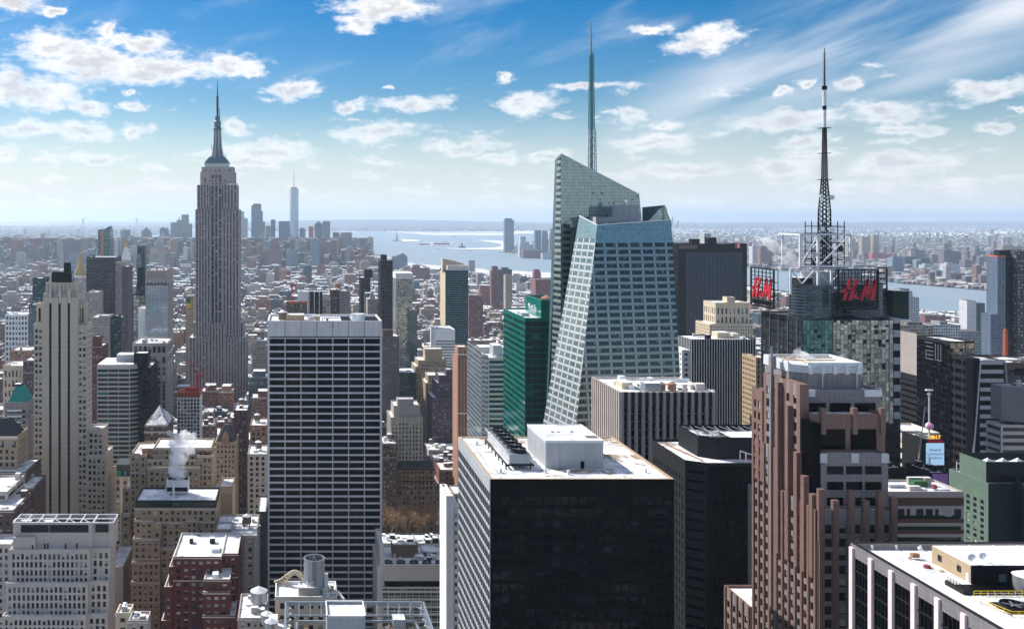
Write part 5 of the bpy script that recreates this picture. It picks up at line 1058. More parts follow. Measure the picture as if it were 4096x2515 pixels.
# ================================================================== buildings behind, centre
Y = 618; z = PZ(1271, Y)
b = Bld('green_glass_tower', 'bright green glass office tower with a lettered glass box on its roof', 'skyscraper', None, (165, Y), 'greendark')
b.mass(150, 200, Y, 682, 0, z, S(4.6, 4.1, 4.3, 3.3, d=.1, mt=2, ml=.3, win='g_green', sp='g_green2'), S(3.1, 4.1, 2.9, 2.3, d=.1, mt=2, ml=.2, win='g_green', sp='g_green2'), None, roof='snow_full', mat='g_green2')
b.mass(161, 200, 620, 662, z-.9, PZ(1200, 620), None, None, None, mat='g_green2', roof='roof_dark', par=3, pw=.8); b.near(8)
flat_text(b, 'MetLife', 160.9, 654, PZ(1200, 620)-9, 6.4, 'steel', b.e, face='L', ext=.1, sx=1.15)
b.tank(170, 640, PZ(1200, 620)-3, 4, 2, .5, 'orange', 'orange'); b.bulk(152, 157, 635, 650, z-.9, 2.4, 'mech')
Y = 754; z = PZ(1430, Y)
b = Bld('cream_banded_office', 'office tower with cream and glass bands and an angled glass corner by the green tower', 'building', None, (165, Y), 'bandlight')
b.mass(154, 185, Y, 826, 0, z, S(40, 3.9, 39, 2.2, d=.3, mt=1.6, ml=.2, win='g_teal'), None, None, roof='snow')
b.facade((149.9, 826, 0), 'L', 64, 0, z+4, S(2.1, 3.9, 2.0, 2.6, d=.1, mt=.8, ml=.2, win='g_pale', sp='silver'), b.mi('silver')); u = np.array((4.1, -8, 0)); lu = np.linalg.norm(u)
b.facade((149.9, 762, 0), (tuple(u/lu), tuple(np.array((-8, -4.1, 0))/lu)), lu, 0, z+2, S(1.6, 3.9, 1.5, 2.6, d=.1, mt=.8, ml=.2, win='g_pale', sp='silver'), b.mi('silver')); b.w.polys([[(149.9, 762, z), (154, 754, z), (154, 826, z), (149.9, 826, z)]]); b.near()
b.bulk(160, 167, 765, 780, z-.9, 9, 'mech'); b.bulk(153, 175, 785, 800, z-.9, 5, 'silver'); b.clutter(156, 184, 757, 822, z-.9, 4, 9)
Y = 880
b = Bld('orange_brick_tower', 'slim orange brick tower with a stepped crown left of the banded office', 'building', None, (157, Y), 'orange')
b.mass(151, 160.5, Y, 908, 0, PZ(1428, Y), S(2.4, 60, 1.0, 56, d=.3, mt=3, ml=.6, win='g_dark', sp='brown'), None, None, roof='snow'); b.mass(151.6, 160, Y+2, 900, PZ(1428, Y)-1, PZ(1388, Y), S(2.6, 9, 1.3, 5, mt=2, win='g_dark'), None, None, roof='snow'); b.near(7)
for k, zz in enumerate((PZ(1420, Y), PZ(1655, Y))): b.part('ledge', MB().box(150.7, 160.8, Y-.3, Y+.2, zz, zz+1.2), 'bandlight')
gs = S(3.2, 3.6, 1.5, 1.9, d=.3, mt=2, win='g_dark')
gridbld('stepped_garment_loft', 'tall tan brick loft stepping back in tiers, tallest of the loft group in the centre', 1661, 1786, 1465, 1190, 40, 'tan', gs, seed=1, steps=((1672, 1786, 1440, 3, 34, gs), (1700, 1770, 1395, 6, 20, None)), px=6)
gridbld('narrow_stepped_loft', 'narrow tan stepped loft with a dark flank in front of the tallest loft', 1702, 1765, 1530, 1095, 36, 'tan', gs, seed=2, steps=((1712, 1765, 1500, 4, 26, gs),), px=6)
gridbld('brown_stepped_loft', 'brown brick loft climbing in many setbacks beside the slim orange tower', 1728, 1811, 1590, 1041, 40, 'purple', gs, seed=3, steps=((1745, 1811, 1530, 4, 34, gs), (1755, 1805, 1500, 8, 26, gs), (1785, 1811, 1478, 10, 18, None)), px=6)
p1 = S(3.0, 3.5, 1.3, 2.0, d=.3, mt=4, ml=.8, win='g_dark', fin=(2, .8, .3, 'buff'))
gridbld('buff_stone_tower', 'buff stone tower with vertical window bays behind the bare trees', 1562, 1692, 1668, 792, 30, 'greystone', p1, seed=4, steps=((1575, 1680, 1622, 3, 24, None), (1590, 1655, 1595, 5, 10, None)), tank=0, px=7)
b = gridbld('red_brick_mansard_building', 'red brick building with arched bays and dark glazed mansard facing the bare trees', 1587, 1738, 1872, 789, 24, 'orange', S(3.2, 4.1, 1.7, 2.5, d=.4, mt=1.5, mb=1, ml=1.2, win='g_dark', fin=(2, .9, .4, 'orange')), clut=0, px=7)
z = PZ(1872, 789); b.part('mansard_roof', MB().hip(PX(1589, 789), PX(1736, 789), 789.5, 811, z, z+5.5, .12), 'slate'); b.part('skylight', MB().box(PX(1628, 789), PX(1690, 789), 790, 791, z+1, z+4.8), 'g_teal'); b.part('cornice', MB().box(PX(1584, 788), PX(1740, 788), 788, 789, z-1.2, z-.2).box(PX(1586, 788), PX(1739, 788), 788.3, 789, z-11, z-10.2), 'dark'); b.clutter(PX(1600, 789), PX(1730, 789), 792, 808, z+5.4, 6, 10)
gridbld('dark_brick_apartment', 'dark brown brick block with pale top storeys left of the red mansard building', 1529, 1587, 1772, 776, 26, 'brown', S(2.8, 3.5, 1.2, 1.8, d=.25, mt=1.5, win='g_res'), tank=1, clut=4, px=7)
gridbld('dark_grid_tower', 'plum-coloured gridded tower standing right behind the white banded slab', 1529, 1597, 1345, 1080, 40, 'brown', S(2.5, 3.3, 1.7, 1.7, d=.4, mt=2.5, ml=.4, win='g_pale'), seed=5, steps=((1531, 1572, 1318, 4, 10, None),), px=7)
gridbld('curved_teal_glass_block', 'low dark teal glass block among the snowy roofs right of the plum tower', 1598, 1665, 1490, 1150, 40, 'greendark', S(3, 3.6, 2.8, 2.6, d=.1, win='g_teal'), clut=5, px=7)
gridbld('white_glass_office', 'small white-banded office with a silver top in front of the dark apartment tower', 1742, 1820, 1318, 1300, 50, 'white', S(3.5, 3.9, 3.3, 2.0, d=.2, mt=14, ml=.2, win='g_pale'), S(30, 60, 1, 1, mt=9), px=7)
b = gridbld('curved_top_apartment_tower', 'dark apartment tower with a curved tan fin and cream crown', 1782, 1873, 1078, 1400, 50, 'greendark', S(3.4, 3.3, 3.0, 2.3, d=.15, mt=2, ml=.3, win='g_black', sp='teal'), S(12, 3.3, 2, 2, d=.2, mt=4), clut=0, px=7)
z = PZ(1078, 1400); xA, xB = PX(1770, 1415), PX(1853, 1415)
b.part('crown_fin', MB().polys([[(xA, 1415, z-4), (xB+6, 1415, z-4), (xB+6, 1415, PZ(1066, 1415)), (xB, 1415, PZ(1054, 1415)), (xB-14, 1415, PZ(1042, 1415)), (xA, 1415, PZ(1034, 1415))], [(xA, 1430, z-4), (xA, 1415, z-4), (xA, 1415, PZ(1034, 1415)), (xA, 1430, PZ(1034, 1415))], [(xA, 1430, z-4), (xA, 1430, PZ(1034, 1415)), (xA, 1415, PZ(1034, 1415)), (xB-14, 1415, PZ(1042, 1415)), (xB, 1415, PZ(1054, 1415)), (xB, 1430, z-4)]]), 'buff')
b.part('flank', MB().box(xA+2, PX(1781.5, 1400), 1400.5, 1450, 0, z-4), 'buff'); b.part('cream_crown', MB().box(PX(1790, 1400), PX(1873, 1400), 1399.5, 1412, z-.8, z+6), 'bandlight')
b = gridbld('mirror_glass_tower', 'silvery mirror-glass tower with a plain white cap behind the plum tower', 1584, 1650, 1115, 1500, 50, 'steel', S(3, 3.5, 2.9, 3.3, d=.05, mt=.3, ml=.1, win='g_mirror'), clut=0, px=7); z = PZ(1115, 1500); b.part('white_cap', MB().box(PX(1582, 1500), PX(1652, 1500), 1499.5, 1551, z, PZ(1092, 1500)), 'white'); b.bulk(PX(1640, 1480), PX(1669, 1480), 1480, 1498, 0, PZ(1240, 1480), 'g_teal', 'annex')
gridbld('slim_dark_apartment_tower', 'slim very dark tower with a notched top left of the mirror-glass tower', 1522, 1571, 1040, 1350, 40, 'dark', S(2.8, 3.4, 2.0, 2.4, d=.2, mt=2, ml=.3, win='g_black', sp='slate'), seed=6, steps=((1526, 1548, 1020, 3, 20, None),), px=7)
gridbld('dark_apartment_pair_tall', 'dark slab with grey grid centre, taller of the pair left of the slim dark tower', 1443, 1482, 1110, 1480, 40, 'dark', S(3.2, 3.4, 2.4, 2.2, d=.2, win='g_black'), steps=((1458, 1490, 1078, 6, 20, None),), px=7)
gridbld('dark_apartment_pair_short', 'dark low slab, shorter of the pair left of the slim dark tower', 1462, 1490, 1172, 1420, 30, 'slate', S(3.2, 3.4, 1.6, 1.8), px=7)
gridbld('grey_water_tank_building', 'grey brick apartment with stepped top under the dark slab pair', 1470, 1512, 1195, 1380, 30, 'greystone', S(3.2, 3.3, 1.6, 1.7), tank=1, steps=((1480, 1500, 1182, 4, 12, None),), px=7)
gridbld('brown_slab_with_tank', 'brown brick slab with a copper-coloured tank behind the banded slab roof', 1322, 1362, 1158, 1200, 34, 'brown', S(9, 3.3, 1.6, 1.7), tank=0, clut=3, px=7).tank(PX(1362, 1200)-3, 1210, PZ(1158, 1200), 4, 6, .5, 'orange', 'orange')
gridbld('grey_balcony_apartment', 'grey balconied apartment block right beside the brown slab with the copper tank', 1360, 1402, 1163, 1195, 30, 'greystone', S(3, 3.1, 2.2, 1.7, d=.6, win='g_pale'), tank=1, px=7)
gridbld('white_piered_dark_office', 'white-walled office with black piered front behind the banded slab roof', 1190, 1234, 1165, 1150, 36, 'white', None, clut=2); gridbld('black_piered_office', 'black office front with white piers adjoining the white wall', 1234, 1290, 1166, 1149, 36, 'black', S(3.4, 3.6, 2.7, 3.4, d=.2, mt=3, win='g_black', fin=(2, .7, .4, 'white')), clut=3, px=7)
gridbld('pink_loft_building', 'pinkish loft with gridded windows between the black piered front and the brown slab', 1290, 1322, 1197, 1170, 30, 'pierlight', S(4, 4, 2.4, 2.2), px=7)
# black slab with white mullions
Y = 1250; z = PZ(974, Y)
b = Bld('black_slab_skyscraper', 'huge black slab with fine pale vertical mullions right of the faceted glass tower', 'skyscraper', None, (560, Y), 'black')
xa, xb = PX(2712, Y), PX(2988, Y); b.mass(xa, xb, Y, 1300, 0, z, None, S(4, 3.6, 3.4, 2.4, d=.2, mt=12, win='g_black'), None, roof='roof_dark')
xm0, xm1 = PX(2745, Y), PX(2968, Y); b.facade((xm0, Y-.3, 0), 'F', xm1-xm0, 0, PZ(1008, Y), S(1.75, 3.6, 1.25, 3.3, d=.2, mt=0, ml=.2, win='g_band', fin=(1, .45, .5, 'navy')), b.mi('black')); b.near(3.5)
b.part('louvre_panel', MB().box(PX(2715, Y), PX(2788, Y), Y-.3, Y, PZ(995, Y), PZ(980, Y)), 'brown'); b.part('logo_panel', MB().box(PX(2940, Y), PX(2962, Y), Y-.3, Y, PZ(993, Y), PZ(972, Y)), 'redsteel'); b.part('logo_stroke', MB().box(PX(2950, Y), PX(2956, Y), Y-.5, Y-.3, PZ(991, Y), PZ(974, Y)), 'steel')
b.bulk(PX(2780, Y), PX(2812, Y), Y+10, Y+20, z-1, 7, 'black'); b.bulk(PX(2845, Y), PX(2880, Y), Y+10, Y+20, z-1, 9, 'black'); b.bulk(PX(2850, Y), PX(2878, Y), Y+25, Y+40, z-1, 14, 'mech')
af = S(3.0, 3.6, 1.3, 2.0, d=.3, mt=2, win='g_dark')
gridbld('cream_stepped_tower', 'cream stone stepped tower with tall crown windows in front of the black slab', 2838, 3012, 1295, 1150, 40, 'buff', af, seed=8, steps=((2862, 2998, 1210, 3, 34, S(5, 12, 2, 8, mt=5, win='g_dark')), (2908, 2940, 1188, 6, 12, None)), px=7)
Y = 700
b = gridbld('white_striped_office', 'office with thin white vertical piers on black glass and a white snowy roof', 2762, 3024, 1356, Y, 28, 'black', S(1.9, 3.7, 1.3, 3.4, d=.3, mt=1.5, ml=.5, win='g_band', fin=(1, .42, .5, 'white')), S(3, 3.7, 2, 3, win='g_band', fin=(1, .5, .4, 'white')), clut=0, px=4); z = PZ(1356, Y); b.bulk(PX(2870, 712), PX(2920, 712), 712, 722, z-.9, 4.2, 'buff'); b.bulk(PX(2925, 715), PX(2950, 715), 712, 722, z-.9, 3.4, 'bandlight'); b.clutter(PX(2790, Y), PX(3010, Y), 703, 726, z-.9, 3, 6)
gridbld('small_white_block', 'small white building squeezed between the faceted tower and the white striped office', 2728, 2762, 1400, 660, 20, 'white', S(3, 3.6, 1.5, 1.8, win='g_dark'), clut=2, px=7)
gridbld('tan_flank_building', 'narrow tan building peeking out left of the sign-topped tower', 3024, 3046, 1430, 640, 20, 'tan', S(2.5, 3.4, 1.3, 1.8), clut=1, px=7)
# small-window white building beside black tower
Y = 400
b = Bld('slim_white_building', 'slim white slab edge standing against the flank of the black glass tower', 'building', None, (64, Y), 'white')
b.mass(PX(1812, Y), PX(1836, Y), Y, Y+18, 0, PZ(2025, Y), S(2.4, 3.6, 1.0, 1.8, d=.3, mt=2, ml=.3, win='g_dark', fin=(1, .3, .2, 'mech')), None, None, roof='snow_full'); b.mass(PX(1785, Y+1), PX(1812, Y+1), Y+1, Y+19, 0, PZ(1985, Y), None, None, None, roof='snow_full'); b.near(7)
b.part('rail', MB().beam((PX(1786, Y), Y+1, PZ(1975, Y)), (PX(1834, Y), Y+1, PZ(1975, Y)), .12), 'dark')

# beige building with woven mechanical screen
Y = 480
b = Bld('beige_woven_screen_building', 'beige building with a woven-pattern mechanical screen, fans and tanks on its snowy roof', 'building', None, (60, Y), 'bandlight')
zt, zs, zg = PZ(2256, Y), PZ(2322, Y), PZ(2345, Y)
b.mass(PX(1538, Y), PX(1800, Y), Y, Y+30, zs, zt, None, None, None, roof='snow', par=1.6); b.mass(PX(1545, Y+2), PX(1800, Y+2), Y+2, Y+30, zg-.5, zs, None, None, None, roof=None, mat='black')
b.mass(PX(1528, Y-.5), PX(1800, Y-.5), Y-.5, Y+30, 0, zg, S(3.1, 3.8, 2.9, 3.5, d=.15, mt=.6, mb=0, ml=.2, win='g_glzgreen'), S(2, 3.8, 1.6, 2.6), None, roof='snow'); b.mass(PX(1510, Y), PX(1528, Y), Y+.5, Y+30, 0, PZ(2262, Y), None, None, None); b.mass(PX(1520, Y), PX(1538, Y), Y+1, Y+30, zs-8, PZ(2190, Y), None, None, None); b.near(7)
br = MB()
for k in range(13): zz = zg-2.9-3.8*k; br.box(PX(1528, Y), PX(1800, Y), Y-.62, Y-.5, zz, zz+1.15)
b.part('spandrel_band', br, 'bandlight', kind='stuff')
wv = MB()
for i in range(30):
    for j in range(8): x = PX(1542, Y)+i*1.06+(j % 2)*.53; zz = zs+.5+j*.98; wv.box(x, x+.42, Y-.12, Y+.01, zz, zz+.22)
b.part('screen_slot', wv, 'dark', kind='stuff')
zr = zt-1.6
for k in range(5): b.fan(PX(1552+52*k, Y+4), Y+4, zr+.4, 2.2, 1.3)
o = MB().box(PX(1570, Y+14), PX(1672, Y+14), Y+14, Y+15, zr, zr+6.5).box(PX(1570, Y+14), PX(1572, Y+14), Y+15, Y+22, zr, zr+6.5).box(PX(1670, Y+14), PX(1672, Y+14), Y+15, Y+22, zr, zr+6.5); b.part('tank_enclosure', o, 'wood')
for q in (1596, 1646): b.tank(PX(q, Y+18), Y+18.5, zr, 2.9, 4.8, .4, 'wood')
b.bulk(PX(1690, Y+18), PX(1745, Y+18), Y+16, Y+26, zr, 2.2, 'g_pale'); b.clutter(PX(1560, Y), PX(1790, Y), Y+8, Y+28, zr, 77, 12)
gridbld('rooftop_plant_building', 'dark-walled building with crowded rooftop machinery in front of the bare trees', 1520, 1795, 2172, 575, 19, 'slate', S(3, 3.8, 2.8, 2.6, d=.1, win='g_teal'), clut=26, px=7, seed=9)
for q in (0,): pass

# ================================================================== bottom centre roofs
Y = 300
b = Bld('cylinder_topped_building', 'ornate white-roofed building with a tall open metal cylinder and curved stone gable', 'building', None, (PX(1250, Y), Y), 'buff')
z = PZ(2385, Y); xa, xb = PX(1100, Y), PX(1350, Y)
b.mass(xa, xb, Y, Y+13, 0, z, S(3, 3.5, 1.4, 1.9), None, None, roof='snow_full', par=1.0, pw=.35, pm='white'); b.mass(PX(1060, Y-8), PX(1160, Y-8), Y-12, Y-.1, 0, z-7, None, None, None, roof='snow'); b.near()
xc, yc, r = PX(1257, Y+6), Y+6.5, 3.35; zt = PZ(2248, Y+3)
o = MB().lathe(xc, yc, [(r, z-1), (r, zt)], 14).lathe(xc, yc, [(r-.25, zt), (r-.25, z+3)], 14).lathe(xc, yc, [(r, zt), (r+.12, zt), (r+.12, zt+.3), (r-.25, zt+.3), (r-.25, zt)], 14); b.part('cylinder_screen', o, 'silver')
b.part('tank_roof', MB().lathe(xc, yc, [(r-.9, zt-3.5), (.01, zt-1.6)], 16), 'steel')
o = MB()
for k in range(14): a = k*math.pi/7; o.beam((xc+(r-.35)*math.cos(a), yc+(r-.35)*math.sin(a), zt-.2), (xc+(r-.5)*math.cos(a+.45), yc+(r-.5)*math.sin(a+.45), zt-3.5), .14); o.beam((xc+(r-.35)*math.cos(a), yc+(r-.35)*math.sin(a), zt-.2), (xc+(r-.5)*math.cos(a-.45), yc+(r-.5)*math.sin(a-.45), zt-3.5), .14)
b.part('inner_bracing', o, 'dark')
zr = z-1.0; b.bulk(PX(1194, Y), PX(1271, Y), Y+2, Y+6, zr, 3.0, 'greystone')
for k in range(5): b.dish(PX(1205+12*k, Y), Y+3+(k % 2), zr+3, .55, k)
o = MB(); pts = [(PX(1148+62*t, Y+12.5), zr+2.6+1.6*math.sin(math.pi*t)) for t in np.linspace(0, 1, 9)]
for (p, q), (p2, q2) in zip(pts, pts[1:]): o.beam((p, Y+12, q), (p2, Y+12, q2), .7, 1.6)
for x in (pts[0][0], pts[-1][0]): o.beam((x, Y+12, zr), (x, Y+12, zr+3), .8, 1.6)
for t in np.linspace(0, 1, 6)[:-1]: o.beam((PX(1100+48*t, Y+12.5), Y+12, zr+.6+2.2*t*t), (PX(1110+48*t, Y+12.5), Y+12, zr+1+2.2*(t+.2)**2), .6, 1.4)
b.part('curved_gable', o, 'buff'); b.part('stair_tower', MB().box(PX(1297, Y+6), PX(1312, Y+6), Y+5, Y+8, zr, zr+5.5), 'white'); b.part('curved_ramp', MB().tube((PX(1352, Y), Y+7, zr), (PX(1378, Y), Y+4, zr-1.6), .5, 8), 'white'); b.clutter(PX(1275, Y), PX(1345, Y), Y+1, Y+11, zr, 5, 9, big=.6); b.tank(PX(1085, 290), 292, z-7.9, 2.0, 3.2, .3, 'silver'); b.tank(PX(1068, 297), 298, z-7.9, 1.8, 3.0, .3, 'silver'); b.bulk(PX(1075, 293), PX(1110, 293), 293.5, 297.5, z-7.9, 3.5, 'mech')
Y = 240
b = Bld('steel_framed_rooftop', 'steel-framed rooftop of a tower with a white-topped metal box, bottom centre edge', 'building', None, (PX(1440, Y), Y), 'dark')
Yb = 252; z = PZ(2412, Yb); xa, xb = PX(1143, Yb), PX(1693, Yb)
b.w.box(xa+1, xb-1, 215, Yb-1, 0, z-7, skip='B'); b.near()
o = MB(); zf = z
for x0_, x1_, y0_, y1_ in ((xa, xb, Yb, Yb), (xa, xa-.2, Yb, 215), (xb, xb+.2, Yb, 215)): o.beam((x0_, y0_, zf), (x1_, y1_, zf), .5, 1.0); o.beam((x0_, y0_-.0, zf-3.2), (x1_, y1_, zf-3.2), .4)
b.part('perimeter_frame', o, 'silverblue')
for k in range(13): b.part('frame_bracket', MB().beam((xa+.6+k*(xb-xa-1.2)/12, Yb-.3, zf-3.4), (xa+.6+k*(xb-xa-1.2)/12, Yb-.3, zf), .35).beam((xa+.6+k*(xb-xa-1.2)/12, Yb-.4, zf-1), (xa+.6+k*(xb-xa-1.2)/12, Yb-1.8, zf-.3), .3), 'steel')
for k in range(9):
    for x, s_ in ((xa, 1), (xb, -1)): b.part('frame_bracket', MB().beam((x, Yb-2-k*3.6, zf-3.4), (x, Yb-2-k*3.6, zf), .35).beam((x, Yb-2-k*3.6, zf-1), (x+1.5*s_, Yb-2-k*3.6, zf-.3), .3), 'steel')
b.part('inner_frame', MB().beam((xa+3, Yb-6, zf-2.2), (xb-3, Yb-6, zf-2.2), .5).beam((xa+3, Yb-6, zf-2.2), (xa+1.8, 215, zf-2.2), .5).beam((xb-3, Yb-6, zf-2.2), (xb-1, 215, zf-2.2), .5), 'silverblue')
b.part('floor_beam', MB().beam((xa+5, Yb-8, zf-3.5), (PX(1310, Yb), Yb-16, zf-3.5), .9).beam((xa+3, Yb-19, zf-3.5), (PX(1310, Yb), Yb-17.5, zf-3.5), .9).beam((PX(1600, Yb), Yb-14, zf-3), (xb-5, Yb-7, zf-2.4), .5).beam((PX(1520, Yb), Yb-15, zf-3), (PX(1545, Yb), Yb-8, zf-2.4), .6).beam((PX(1560, Yb), Yb-18, zf-3), (xb-2, Yb-18, zf-3.4), .8), 'wood')
xb1, xb2 = PX(1306, 242), PX(1458, 242); z1 = PZ(2462, 238.6); b.part('machine_box', MB().box(xb1, xb2, 238.6, 248, z-9, z1, skip='TB').polys([[(xb1, 238.6, z1-.7), (xb2, 238.6, z1-.7), (xb2, 248, z1-.7), (xb1, 248, z1-.7)]], mat=1).box(xb1, xb2, 247.6, 248, z1, z1+.02), ['mech', 'snow_full'])
b.part('box_rim', MB().box(xb1-.1, xb2+.1, 238.5, 238.8, z1-.2, z1+.1).box(xb1-.1, xb1+.2, 238.5, 248, z1-.2, z1+.1).box(xb2-.2, xb2+.1, 238.5, 248, z1-.2, z1+.1).box(xb1, xb2, 247.8, 248.1, z1-.2, z1+.1), 'white')
b.part('machine_box', MB().box(PX(1460, 240), PX(1525, 240), 238, 246, z-9, z-4.6, top=1), ['steel', 'snow_full'], 'lower snow-topped box'); b.part('round_duct', MB().lathe(PX(1440, 236), 236, [(1.9, z-9), (1.9, z-6), (1.2, z-5.2), (.01, z-5)], 16), 'silver')
o = MB()
x0_, x1_ = PX(1525, 246), PX(1655, 246)
for k in range(9): o.beam((x0_+k*(x1_-x0_)/8, 246, z-2), (x0_+k*(x1_-x0_)/8, 246, z+.6), .12)
for dz in (-1.6, -.6, .5): o.beam((x0_, 246, z+dz), (x1_, 246, z+dz), .14)
for x in (x0_+.6, x1_-.6): o.beam((x, 246, z-2), (x, 246, z+3.8), .2)
b.part('window_washing_rig', o, 'silverblue'); b.bulk(PX(1570, 245), PX(1618, 245), 243, 246.5, z-2.5, 2.0, 'mech'); b.part('mast_pole', MB().beam((PX(1180, 246), 246, z-8), (PX(1180, 246), 246, z-1), .2).beam((PX(1545, 238), 238, z-8), (PX(1545, 238), 238, z), .2), 'steel')
g = random.Random(8); o = MB()
for k in range(26): x, y = g.uniform(PX(1530, 240), xb-1), g.uniform(218, 244); o.beam((x, y, z-6+g.random()*2), (x+g.uniform(-3, 3), y+g.uniform(-2, 2), z-6+g.random()*2.5), .22)
b.part('pipework', o, 'silverblue', kind='stuff'); b.part('deck', MB().polys([[(xa+1, 215, z-6.9), (xb-1, 215, z-6.9), (xb-1, Yb-1, z-6.9), (xa+1, Yb-1, z-6.9)]]), 'roof_dark')
# ================================================================== left half behind the limestone skyscraper
Y = 800
b = Bld('teal_banded_office', 'dark teal glass office with pale horizontal bands and a chamfered corner', 'building', None, (PX(470, Y), Y), 'pierlight')
z = PZ(1458, Y); xa, xb, xc = PX(388, Y), PX(518, Y), PX(552, Y)
sp = S(9.2, 3.85, 8.9, 2.5, d=.3, mt=3.2, ml=.2, win='g_green')
BOXES.append((xa, xc, Y, Y+40, z, 0))
b.facade((xa, Y, 0), 'F', xb-xa, 0, z, sp, 0); u = np.array((xc-xb, 5, 0)); lu = np.linalg.norm(u); b.facade((xb, Y, 0), (tuple(u/lu), tuple(np.array((5, -(xc-xb), 0))/lu)), lu, 0, z, sp, 0)
b.w.polys([[(xc, Y+5, 0), (xc, Y+40, 0), (xc, Y+40, z), (xc, Y+5, z)], [(xa, Y+40, 0), (xa, Y, 0), (xa, Y, z), (xa, Y+40, z)]]); b.roof.polys([[(xa, Y, z-.05), (xb, Y, z-.05), (xc, Y+5, z-.05), (xc, Y+40, z-.05), (xa, Y+40, z-.05)]])
b.near(8); b.bulk(PX(452, Y), PX(530, Y), Y+16, Y+30, z, 6, 'mech'); b.clutter(PX(430, Y), PX(540, Y), Y+10, Y+34, z, 6, 10)
b = gridbld('black_slab_annex', 'narrow black glass slab joined to the teal banded office on its right', 553, 602, 1470, Y-2, 42, 'black', S(3, 3.85, 2.6, 2.6, d=.15, win='g_black', mt=2), steps=((535, 590, 1412, 6, 16, None),), clut=0)
b = Bld('piered_podium_building', 'brown stone office with dark window strips between piers below the pale blue tower', 'building', None, (PX(605, 840), 840), 'greystone')
Y = 840; ps = S(3.9, 3.6, 2.3, 3.2, d=.5, mt=0, mb=0, ml=.8, win='g_dark', fin=(1, 1.0, .5, 'greystone'))
x0, x1 = PX(530, Y), PX(668, Y); bz = [(1640, 1520, ps), (1508, 1458, S(4, 4, 2, 2.6, mt=2)), (1450, 1415, S(3.9, 7, 2.6, 4.8, mt=1.6, win='g_dark')), (1410, 1372, S(3.9, 8, 2.9, 6, mt=1.8, win='g_dark'))]
b.mass(x0, x1, Y, Y+40, 0, PZ(1520, Y), ps, None, ps, roof=None); zp = PZ(1520, Y)
for (p0, p1, s_) in bz[1:]: b.mass(x0, x1, Y, Y+40, zp, PZ(p1, Y), s_, None, s_, roof='snow' if p1 == 1372 else None); zp = PZ(p1, Y)
b.near(7); b.clutter(x0+1, x1-1, Y+2, Y+36, PZ(1372, Y)-.9, 3, 8)
b = gridbld('pale_blue_glass_tower', 'pale blue glass tower with grey comb-like fins round its top', 582, 672, 1115, 900, 40, 'greystone', S(2.6, 3.5, 1.9, 2.9, d=.15, mt=1, ml=.3, win='g_blue'), S(3.1, 3.5, 1.6, 2.6, d=.2, win='g_pale'), clut=0, px=6)
z = PZ(1115, 900); xa, xb = PX(582, 900), PX(672, 900)
for k in range(7): b.part('crown_fin', MB().box(xa+k*(xb-xa-1.6)/6, xa+k*(xb-xa-1.6)/6+1.6, 899.6, 902, z-5, z+8.6+(k % 2)*1.2), 'greystone')
b.part('crown_wall', MB().box(xa+.4, xb-.4, 900.5, 939, z-.9, z+7.6), 'greystone'); b.part('dark_strip', MB().box(xa, xb, 899.85, 899.98, z-6, z-3.6), 'dark'); b.part('crown_side', MB().box(xb-.3, xb+.3, 902, 938, z-4, z+9.4), 'greystone')
gridbld('teal_mirror_annex', 'teal mirrored glass building hugging the left of the pale blue tower', 530, 583, 1176, 935, 30, 'greendark', S(3, 3.6, 2.8, 3.2, d=.06, win='g_mirror'), steps=((545, 578, 1137, 5, 18, S(3, 3.6, 2.8, 3.2, d=.06, win='g_mirrordark')), (550, 575, 1070, 9, 10, None)), px=7)
gridbld('blank_cream_flank', 'plain cream windowless slab between the teal mirrored glass and the pale blue tower', 553, 583, 1232, 905, 24, 'white', None, clut=0)
gridbld('black_glass_slab', 'broad brown-black glass slab tower below the glass tower with a red stripe', 345, 463, 1028, 1500, 50, 'slate', S(3.2, 3.6, 2.6, 2.2, d=.2, mt=4, ml=.4, win='g_black', sp='esb_sp'), clut=2, px=7)
gridbld('purple_slab_left', 'grey-purple gridded slab beside the broad black slab', 463, 490, 1050, 1420, 40, 'greystone', S(3, 3.5, 1.8, 1.7), clut=1, steps=((463, 487, 1048, 1, 20, None),), px=7)
gridbld('purple_slab_right', 'dark plum windowless slab, tallest just left of the teal mirrored glass', 488, 512, 1066, 1380, 40, 'purple', None, clut=0)
gridbld('green_glass_residential', 'slim green glass apartment building with a rounded top below the plum slab', 441, 485, 1270, 1050, 26, 'greendark', S(3.2, 3.3, 2.8, 2.4, d=.15, win='g_teal'), steps=((450, 476, 1262, 3, 14, None),), px=7)
gridbld('left_teal_glass_tower', 'teal glass tower with sloping top left of the limestone skyscraper crown', 130, 174, 1112, 1300, 30, 'greendark', S(3, 3.6, 2.8, 3, d=.06, win='g_teal'), clut=1, px=7)
gridbld('left_blue_glass_tower', 'blue-grey glass tower lower left of the teal tower', 115, 150, 1218, 1150, 26, 'slate', S(3, 3.6, 2.7, 2.8, d=.06, win='g_pale'), clut=1, px=7)
gridbld('white_courtyard_building', 'long white building with columned front left of the limestone skyscraper', 20, 112, 1258, 1300, 40, 'white', S(4, 7, 2.4, 4, win='g_dark'), px=7)
gridbld('grey_office_block', 'grey-blue office block with snowy roof right behind the limestone skyscraper', 365, 430, 1268, 1180, 40, 'greystone', S(3.2, 3.6, 1.8, 1.8), steps=((395, 438, 1262, -2, 20, S(3.2, 3.6, 1.8, 1.8)),), px=7)
gridbld('stone_office_tower', 'grey stone gridded tower between the limestone skyscraper and the broad black slab', 348, 392, 1168, 1450, 40, 'greystone', S(3.4, 3.5, 1.5, 1.8), px=7)
gridbld('red_brick_narrow_tower', 'red brick narrow tower right behind the limestone skyscraper shaft', 368, 410, 1385, 960, 30, 'red', S(3, 3.3, 1.4, 1.7), steps=((370, 400, 1345, 4, 12, None),), tank=1, px=7)
